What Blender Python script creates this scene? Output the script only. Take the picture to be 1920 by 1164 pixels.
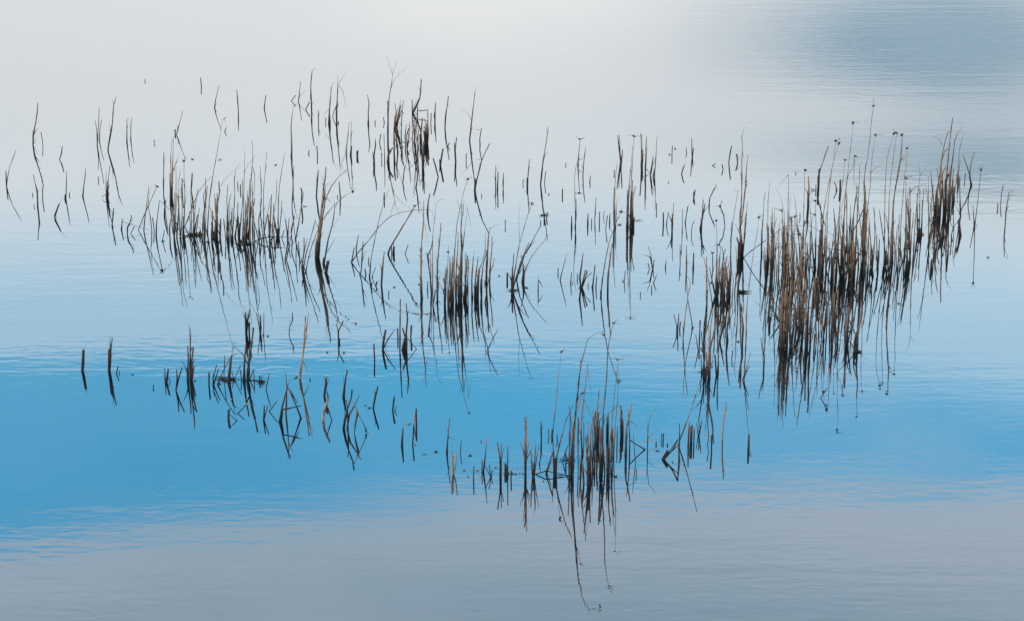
import bpy, bmesh, math, random
from mathutils import Vector
R = math.radians
sc = bpy.context.scene
for o in list(bpy.data.objects): bpy.data.objects.remove(o)

# ------------------------------------------------------------------ camera
CAM_H, PITCH, HFOV = 3.0, R(20), R(24)
cam = bpy.data.objects.new('camera', bpy.data.cameras.new('camera'))
sc.collection.objects.link(cam); sc.camera = cam
cam.location = (0, 0, CAM_H); cam.rotation_euler = (R(90) - PITCH, 0, 0)
cam.data.sensor_width = 36; cam.data.lens = 18 / math.tan(HFOV / 2)
cam.data.clip_start = .1; cam.data.clip_end = 5000
sc.render.resolution_x, sc.render.resolution_y = 1024, 620
sc.view_settings.view_transform = 'Standard'; sc.view_settings.look = 'None'
sc.cycles.sample_clamp_indirect = 3; sc.view_settings.exposure = 0.0; sc.view_settings.gamma = 1

# ------------------------------------------------------------------ node helper
class NT:
    def __init__(s, tree): s.t = tree; s.n = tree.nodes; s.l = tree.links; s.n.clear()
    def add(s, typ, **kw):
        n = s.n.new(typ)
        for k, v in kw.items(): setattr(n, k, v)
        return n
    def put(s, sock, v):
        if v is None: return
        if isinstance(v, bpy.types.NodeSocket): s.l.new(v, sock)
        else: sock.default_value = v
    def m(s, op, a, b=None, c=None, clamp=False):
        n = s.add('ShaderNodeMath', operation=op, use_clamp=clamp)
        for i, v in enumerate((a, b, c)): s.put(n.inputs[i], v)
        return n.outputs[0]
    def mix(s, f, a, b):
        n = s.add('ShaderNodeMix', data_type='RGBA')
        s.put(n.inputs[0], f); s.put(n.inputs[6], a); s.put(n.inputs[7], b)
        return n.outputs[2]
    def noise(s, vec, scale, detail=3, rough=.5, dist=0):
        n = s.add('ShaderNodeTexNoise'); s.put(n.inputs['Vector'], vec)
        n.inputs['Scale'].default_value = scale; n.inputs['Detail'].default_value = detail
        n.inputs['Roughness'].default_value = rough; n.inputs['Distortion'].default_value = dist
        return n.outputs['Fac']
    def vec(s, x, y, z=0.0):
        n = s.add('ShaderNodeCombineXYZ')
        for i, v in enumerate((x, y, z)): s.put(n.inputs[i], v)
        return n.outputs[0]
    def ramp(s, f, stops, interp='EASE'):
        n = s.add('ShaderNodeValToRGB'); s.put(n.inputs[0], f); e = n.color_ramp.elements
        n.color_ramp.interpolation = interp
        while len(e) > 1: e.remove(e[0])
        for i, (p, c) in enumerate(stops):
            el = e[0] if i == 0 else e.new(p)
            el.position = p; el.color = (*c, 1)
        return n.outputs[0]

def lin(r, g, b, k=1.0):
    f = lambda v: ((v/255 + .055) / 1.055) ** 2.4 if v > 10 else v/255/12.92
    return (f(r)*k, f(g)*k, f(b)*k)

# ------------------------------------------------------------------ sky: blue band between cloud decks
SUN_EL, SUN_AZ = R(34), R(-105)          # azimuth from +Y, clockwise positive
w = bpy.data.worlds.new('World'); sc.world = w; w.use_nodes = True
N = NT(w.node_tree)
tc = N.add('ShaderNodeTexCoord').outputs['Generated']
sep = N.add('ShaderNodeSeparateXYZ'); N.l.new(tc, sep.inputs[0])
el = N.m('MULTIPLY', N.m('ARCSINE', sep.outputs[2]), 180/math.pi)                    # degrees up
az = N.m('MULTIPLY', N.m('ARCTAN2', sep.outputs[0], sep.outputs[1]), 180/math.pi)    # degrees right
sky = N.add('ShaderNodeTexSky', sky_type='NISHITA', sun_disc=False)
sky.sun_elevation = SUN_EL; sky.sun_rotation = SUN_AZ; sky.air_density = 1.0; sky.dust_density = .6
tint = N.add('ShaderNodeMix', data_type='RGBA', blend_type='MULTIPLY'); tint.inputs[0].default_value = 1
N.l.new(sky.outputs[0], tint.inputs[6]); tint.inputs[7].default_value = (1.02, 3.05, 3.2, 1)
blue = tint.outputs[2]
p1 = N.vec(N.m('MULTIPLY', az, .055), N.m('MULTIPLY', el, .16))
n1 = N.noise(p1, 1.0, 4, .5, .3)
p2 = N.vec(N.m('MULTIPLY', az, .12), N.m('MULTIPLY', el, .35), 7.3)
n2 = N.noise(p2, 1.0, 5, .55, .2)
p3 = N.vec(N.m('MULTIPLY', az, .45), N.m('MULTIPLY', el, 2.4), 3.1)
n3 = N.noise(p3, 1.0, 3, .5, .3)
wob = N.m('ADD', N.m('MULTIPLY', N.m('SUBTRACT', n3, .5), .9), N.m('ADD', N.m('MULTIPLY', N.m('SUBTRACT', n1, .5), 2.6), N.m('MULTIPLY', N.m('SUBTRACT', n2, .5), 1.4)))
def smooth(v, a, b):
    n = N.add('ShaderNodeMapRange', interpolation_type='SMOOTHSTEP')
    N.put(n.inputs[0], v); n.inputs[1].default_value = a; n.inputs[2].default_value = b
    return n.outputs[0]
def blob(cx, cy, rx, ry, amp=1.0):
    dx = N.m('DIVIDE', N.m('SUBTRACT', az, cx), rx); dy = N.m('DIVIDE', N.m('SUBTRACT', N.m('ADD', el, N.m('MULTIPLY', wob, .5)), cy), ry)
    d2 = N.m('ADD', N.m('MULTIPLY', dx, dx), N.m('MULTIPLY', dy, dy))
    return N.m('MULTIPLY', N.m('POWER', 2.718, N.m('MULTIPLY', d2, -1.0)), amp)
# low cloud deck (reflected in the upper water): opacity falls off with elevation
edge = N.m('ADD', N.m('ADD', el, N.m('MULTIPLY', wob, .45)), N.m('MULTIPLY', az, -.02))
side = smooth(az, -3, 5)
step2 = N.m('ADD', N.m('MULTIPLY', smooth(edge, 20.7, 21.45), N.m('SUBTRACT', 1.0, side)), N.m('MULTIPLY', smooth(edge, 20.1, 22.2), side))
low = N.m('SUBTRACT', 1.0, N.m('ADD', N.m('MULTIPLY', smooth(edge, 16.4, 20.4), .5), N.m('MULTIPLY', step2, .5)))
edge2 = N.m('ADD', N.m('ADD', el, N.m('MULTIPLY', wob, .5)), N.m('MULTIPLY', az, .055))
high = smooth(edge2, 23.65, 25.2)
K = 17.0
cl_low = N.ramp(N.m('DIVIDE', N.m('SUBTRACT', el, 10), 15), [(0.0, (.70, .725, .735)), (.30, (.68, .705, .725)), (.6, (.645, .745, .80)), (1, (.64, .75, .82))], 'LINEAR')
dark = N.m('ADD', N.m('ADD', blob(9.5, 13.7, 4.2, 1.1, .9), blob(10.5, 16.1, 4.8, .8, .7)), N.m('ADD', blob(12, 15, 2.2, 2.5, .3), blob(10.5, 12.4, 4.4, 1.2, .6)), clamp=True)
cl_low = N.mix(blob(-.5, 12.6, 5.0, 1.6, .55), cl_low, (.86, .85, .835, 1))
cl_low = N.mix(dark, cl_low, (.25, .37, .46, 1))
cl_low = N.mix(N.m('MULTIPLY', smooth(n2, .35, .7), .18), cl_low, (.55, .62, .68, 1))
cl_high = N.ramp(N.m('DIVIDE', N.m('SUBTRACT', el, 22), 8), [(0.0, (.47, .54, .62)), (.4, (.33, .41, .48)), (.7, (.225, .31, .38)), (1, (.21, .29, .36))], 'LINEAR')
def scl(c, k):
    n = N.add('ShaderNodeVectorMath', operation='SCALE'); N.l.new(c, n.inputs[0]); n.inputs['Scale'].default_value = k
    return n.outputs[0]
dim = N.m('SUBTRACT', 1.0, N.m('MULTIPLY', N.m('SUBTRACT', 1.0, smooth(az, -11, 1)), .10))
dn = N.add('ShaderNodeVectorMath', operation='SCALE'); N.l.new(blue, dn.inputs[0]); N.l.new(dim, dn.inputs['Scale'])
veil = N.m('MULTIPLY', N.m('ADD', smooth(n2, .42, .72), N.m('MULTIPLY', smooth(n3, .5, .7), .35)), N.m('ADD', .04, N.m('MULTIPLY', smooth(az, -2, 9), .20)))
blue = N.mix(veil, dn.outputs[0], scl(cl_low, K*.8))
col = N.mix(low, blue, scl(cl_low, K))
patch = smooth(n2, .35, .65)
cl_high = N.mix(N.m('MULTIPLY', patch, .30), cl_high, (.40, .44, .52, 1))
col = N.mix(N.m('MULTIPLY', high, .93), col, scl(cl_high, K))
bg = N.add('ShaderNodeBackground'); N.l.new(col, bg.inputs[0]); bg.inputs[1].default_value = .15
wo = N.add('ShaderNodeOutputWorld'); N.l.new(bg.outputs[0], wo.inputs[0])

sun = bpy.data.objects.new('sun', bpy.data.lights.new('sun', 'SUN')); sc.collection.objects.link(sun)
sun.data.energy = 3.2; sun.data.angle = R(3); sun.data.color = (1, .93, .84)
sd = Vector((math.sin(SUN_AZ)*math.cos(SUN_EL), math.cos(SUN_AZ)*math.cos(SUN_EL), math.sin(SUN_EL)))
sun.rotation_euler = sd.to_track_quat('Z', 'Y').to_euler()

# ------------------------------------------------------------------ projection of the surveyed points onto the lake
TH = math.tan(HFOV / 2)
def ray(x, y):
    cx = (x - 960) / 960 * TH; cy = -(y - 582) / 960 * TH
    return Vector((cx, math.cos(PITCH) + math.sin(PITCH)*cy, -math.sin(PITCH) + math.cos(PITCH)*cy))
def ground(x, y):
    d = ray(x, y); t = -CAM_H / d.z
    return Vector((d.x*t, d.y*t, 0))
def upright(x, y, Y):                     # point seen at (x, y) standing at depth Y
    d = ray(x, y); t = Y / d.y
    return Vector((d.x*t, Y, CAM_H + d.z*t))
def px(x, y):                              # size of one photo pixel at that spot
    g = ground(x, y); return (g - Vector((0, 0, CAM_H))).length * TH / 960

# ------------------------------------------------------------------ materials
def mat(name): 
    m = bpy.data.materials.new(name); m.use_nodes = True; return m, NT(m.node_tree)
def reed_mat(name, a, b, wet, rough=.75, soak=.92):
    m, n = mat(name)
    geo = n.add('ShaderNodeNewGeometry'); tx = n.add('ShaderNodeTexCoord').outputs['Object']
    oi = n.add('ShaderNodeAttribute', attribute_name='tone').outputs['Fac']
    mp = n.add('ShaderNodeMapping'); n.l.new(geo.outputs['Position'], mp.inputs[0]); mp.inputs['Scale'].default_value = (60, 60, 14)
    f = n.noise(mp.outputs[0], 1, 4, .6)
    c = n.mix(f, (*a, 1), (*b, 1))
    c = n.mix(n.m('MULTIPLY', oi, .75, clamp=True), c, (*wet, 1))
    blot = n.noise(geo.outputs['Position'], 38, 3, .6)
    mr = n.add('ShaderNodeMapRange'); n.put(mr.inputs[0], blot); mr.inputs[1].default_value = .54; mr.inputs[2].default_value = .62
    c = n.mix(n.m('MULTIPLY', mr.outputs[0], .8), c, (*wet, 1))
    sp = n.add('ShaderNodeSeparateXYZ'); n.l.new(geo.outputs['Position'], sp.inputs[0])
    zz = n.m('ADD', sp.outputs[2], n.m('MULTIPLY', n.m('SUBTRACT', blot, .5), .12))
    wl = n.add('ShaderNodeMapRange'); n.put(wl.inputs[0], zz); wl.inputs[1].default_value = .02; wl.inputs[2].default_value = .10
    wl.inputs[3].default_value = soak; wl.inputs[4].default_value = 0
    c = n.mix(wl.outputs[0], c, (*wet, 1))          # water-soaked foot of the stalk
    p = n.add('ShaderNodeBsdfPrincipled'); n.l.new(c, p.inputs['Base Color']); p.inputs['Roughness'].default_value = rough
    p.inputs['Specular IOR Level'].default_value = .25
    o = n.add('ShaderNodeOutputMaterial'); n.l.new(p.outputs[0], o.inputs[0]); return m
M_REED = reed_mat('dry_reed', (.32, .20, .13), (.12, .066, .042), (.012, .008, .006))
M_TAN = reed_mat('tan_reed', (.33, .215, .13), (.20, .125, .075), (.10, .065, .04), soak=.15)
M_SEED = reed_mat('seed_husk', (.08, .04, .022), (.03, .018, .012), (.012, .008, .006), .9)
M_SCRAP = reed_mat('soaked_scrap', (.10, .085, .06), (.04, .035, .028), (.02, .016, .012), .6)

m, n = mat('lake_water'); M_WATER = m
geo = n.add('ShaderNodeNewGeometry'); pos = geo.outputs['Position']
def waves(sx, sy, rot, detail, dist=0.0, seed=0.0):
    mp = n.add('ShaderNodeMapping'); n.l.new(pos, mp.inputs[0])
    mp.inputs['Scale'].default_value = (sx, sy, 1); mp.inputs['Rotation'].default_value = (0, 0, R(rot)); mp.inputs['Location'].default_value = (seed, seed*.7, 0)
    return n.noise(mp.outputs[0], 1, detail, .5, dist)
h = n.m('MULTIPLY', waves(1.2, 10, 3, 2, .3), .00036)
h = n.m('ADD', h, n.m('MULTIPLY', waves(13, 34, -5, 1, .4, 3.1), .00015))
h = n.m('ADD', h, n.m('MULTIPLY', waves(28, 60, 9, 1, 0, 9.4), 0.0))
calm = n.noise(pos, .45, 2)                        # breeze patches
mr = n.add('ShaderNodeMapRange'); n.put(mr.inputs[0], calm); mr.inputs[1].default_value = .35; mr.inputs[2].default_value = .65
mr.inputs[3].default_value = .55; mr.inputs[4].default_value = 1.25
h = n.m('MULTIPLY', h, mr.outputs[0])
bump = n.add('ShaderNodeBump'); n.put(bump.inputs['Height'], h); bump.inputs['Strength'].default_value = 1; bump.inputs['Distance'].default_value = 1
p = n.add('ShaderNodeBsdfPrincipled'); p.inputs['Base Color'].default_value = (.002, .005, .007, 1)
p.inputs['Roughness'].default_value = .0; p.inputs['IOR'].default_value = 4.0
n.l.new(bump.outputs[0], p.inputs['Normal'])
o = n.add('ShaderNodeOutputMaterial'); n.l.new(p.outputs[0], o.inputs[0])

# ------------------------------------------------------------------ geometry helpers
def link_mesh(name, bm, material, parent=None):
    me = bpy.data.meshes.new(name); bm.to_mesh(me); bm.free()
    for p_ in me.polygons: p_.use_smooth = True
    for mm in (material if isinstance(material, (list, tuple)) else [material]): me.materials.append(mm)
    ob = bpy.data.objects.new(name, me); sc.collection.objects.link(ob)
    if parent: ob.parent = parent
    return ob
def catmull(P, step):
    if len(P) < 3: Q = P
    else:
        Q = []
        E_ = [P[0]*2 - P[1]] + P + [P[-1]*2 - P[-2]]
        for i in range(1, len(E_) - 2):
            a, b, c, d = E_[i-1:i+3]
            k = max(1, int((c - b).length / step))
            for j in range(k):
                t = j / k
                # tightened spline: kinks in a broken stalk stay kinks
                s = .5 * ((2*b) + (c-a)*t + (2*a-5*b+4*c-d)*t*t + (3*b-a-3*c+d)*t**3)
                Q.append(s.lerp(b.lerp(c, t), .45))
        Q.append(P[-1])
        return Q
    k = max(2, int((P[1] - P[0]).length / step))
    return [P[0].lerp(P[1], j / k) for j in range(k + 1)]
def tube(bm, P, r0, r1, rnd, flat=1.0, sides=6, knots=True, ragged=True, tone=None, jit=.13):
    lay = bm.verts.layers.float.get('tone') or bm.verts.layers.float.new('tone')
    tone = rnd.random() if tone is None else tone
    scraps = []
    P = catmull(P, .028); n_ = len(P); rings = []
    L = sum((P[i+1]-P[i]).length for i in range(n_-1)); acc = 0; kn = rnd.uniform(.03, .09); ang = rnd.uniform(0, 6.28)
    off = Vector((0, 0, 0))
    for i, c in enumerate(P):
        if i: acc += (P[i]-P[i-1]).length
        t = acc / max(L, 1e-6)
        r = r0 + (r1 - r0) * t ** 1.3
        if knots:
            r *= rnd.uniform(.84, 1.14)
            if acc > kn:
                r *= 1.38; kn += rnd.uniform(.04, .11)
                if rnd.random() < .55: scraps.append((i, r))
        d = (P[min(i+1, n_-1)] - P[max(i-1, 0)]).normalized()
        side = d.cross(Vector((0, 1, 0)))
        if side.length < .05: side = d.cross(Vector((1, 0, 0)))
        side.normalize(); up = side.cross(d).normalized()
        if i and jit: off = off*.7 + (side*rnd.uniform(-1, 1) + up*rnd.uniform(-1, 1)) * r0 * jit
        cc = c + off
        a0 = (ang*.15 + t * 1.2) if flat < 1 else 0
        s2 = side*math.cos(a0*.3) + up*math.sin(a0*.3); u2 = up*math.cos(a0*.3) - side*math.sin(a0*.3)
        ring = []
        for k in range(sides):
            th = 6.2832*k/sides
            v = bm.verts.new(cc + s2*math.cos(th)*r + u2*math.sin(th)*r*flat)
            if ragged and i == n_-1: v.co += d * rnd.uniform(-1.2, 2.2) * r
            v[lay] = tone; ring.append(v)
        rings.append(ring)
    for a, b in zip(rings, rings[1:]):
        for k in range(sides): bm.faces.new((a[k], a[(k+1) % sides], b[(k+1) % sides], b[k]))
    bm.faces.new(rings[-1]); bm.faces.new(rings[0][::-1])
    for i, r in scraps:                    # torn sheaths standing off the joints
        if i >= n_-1 or P[i].z < .02: continue
        d = (P[i+1]-P[i]).normalized(); s_ = Vector((rnd.choice((-1, 1)), rnd.uniform(-.6, .6), 0))
        l_ = rnd.uniform(5, 13) * r; a = P[i] + off*0
        b = a + d*l_ + s_*l_*rnd.uniform(.1, .5)
        tube(bm, [a - d*r, a.lerp(b, .5) - s_*l_*.04, b], r*.55, r*.15, rnd, flat=.5, sides=4, knots=False, ragged=False, tone=min(1, tone+.25), jit=0)
    return P[-1], (P[-1]-P[-2]).normalized()
def seedhead(bm, c, s, rnd):               # ragged umbel of spikelets with a couple of bracts
    for k in range(rnd.randint(7, 10)):
        d = Vector((rnd.uniform(-1, 1), rnd.uniform(-.8, .8), rnd.uniform(-.5, 1))).normalized()
        l_ = s * rnd.uniform(.5, 1.1)
        a = c + d*s*.1; b = c + d*l_
        mid = a.lerp(b, .5)
        tube(bm, [a, mid], s*.10, s*.30, rnd, sides=5, knots=False, ragged=False, tone=.2, jit=0)
        tube(bm, [mid, b], s*.30, s*.04, rnd, sides=5, knots=False, ragged=False, tone=.4, jit=0)
    for k in range(rnd.randint(1, 3)):
        d = Vector((rnd.uniform(-1, 1), rnd.uniform(-.3, .3), rnd.uniform(-.1, .7))).normalized()
        e = c + d*s*rnd.uniform(1.6, 3.0)
        tube(bm, [c, c.lerp(e, .6) + Vector((0, 0, s*.12)), e], s*.10, s*.03, rnd, knots=False, sides=4, ragged=False, tone=.3, jit=0)
        if rnd.random() < .4:
            tube(bm, [e, e + d*s*.45], s*.22, s*.1, rnd, knots=False, sides=5, ragged=False, tone=.4, jit=0)

def parse(s):
    P = []
    for q in s.split():
        g = None
        if '@' in q: q, g = q.split('@'); g = float(g)
        a, b = q.split(','); P.append((float(a), float(b), g))
    return P
def place(P, base=None, lean=0.0):
    base = base or (P[0][0], P[0][1] if P[0][2] is None else P[0][2])
    Y0 = ground(base[0], base[1]).y; out = []
    for x, y, g in P:
        Y = ground(x, g).y if g is not None else Y0 + lean * max(0.0, (base[1] - y)) * px(*base)
        out.append(upright(x, y, Y))
    return out
def new_bm(): return bmesh.new()

# ------------------------------------------------------------------ the setting: one sheet of lake
bm = bmesh.new()
xs = [-1500, -200, -30, 30, 200, 1500]; ys = [-300, -20, 0, 30, 200, 2500]
V = [[bm.verts.new((x, y, 0)) for x in xs] for y in ys]
for j in range(5):
    for i in range(5): bm.faces.new((V[j][i], V[j][i+1], V[j+1][i+1], V[j+1][i]))
wt = link_mesh('water', bm, M_WATER); wt['kind'] = 'structure'
bm = bmesh.new()
vs = [bm.verts.new(c) for c in ((-1500, -300, -1.6), (1500, -300, -1.6), (1500, 2500, -1.6), (-1500, 2500, -1.6))]; bm.faces.new(vs)
m_, nn = mat('lake_mud'); p = nn.add('ShaderNodeBsdfPrincipled')
nn.l.new(nn.mix(nn.noise(nn.add('ShaderNodeTexCoord').outputs['Object'], 3), (.03, .025, .018, 1), (.06, .05, .035, 1)), p.inputs[0])
o_ = nn.add('ShaderNodeOutputMaterial'); nn.l.new(p.outputs[0], o_.inputs[0])
gb = link_mesh('lake_bed', bm, m_); gb['kind'] = 'structure'

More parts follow.
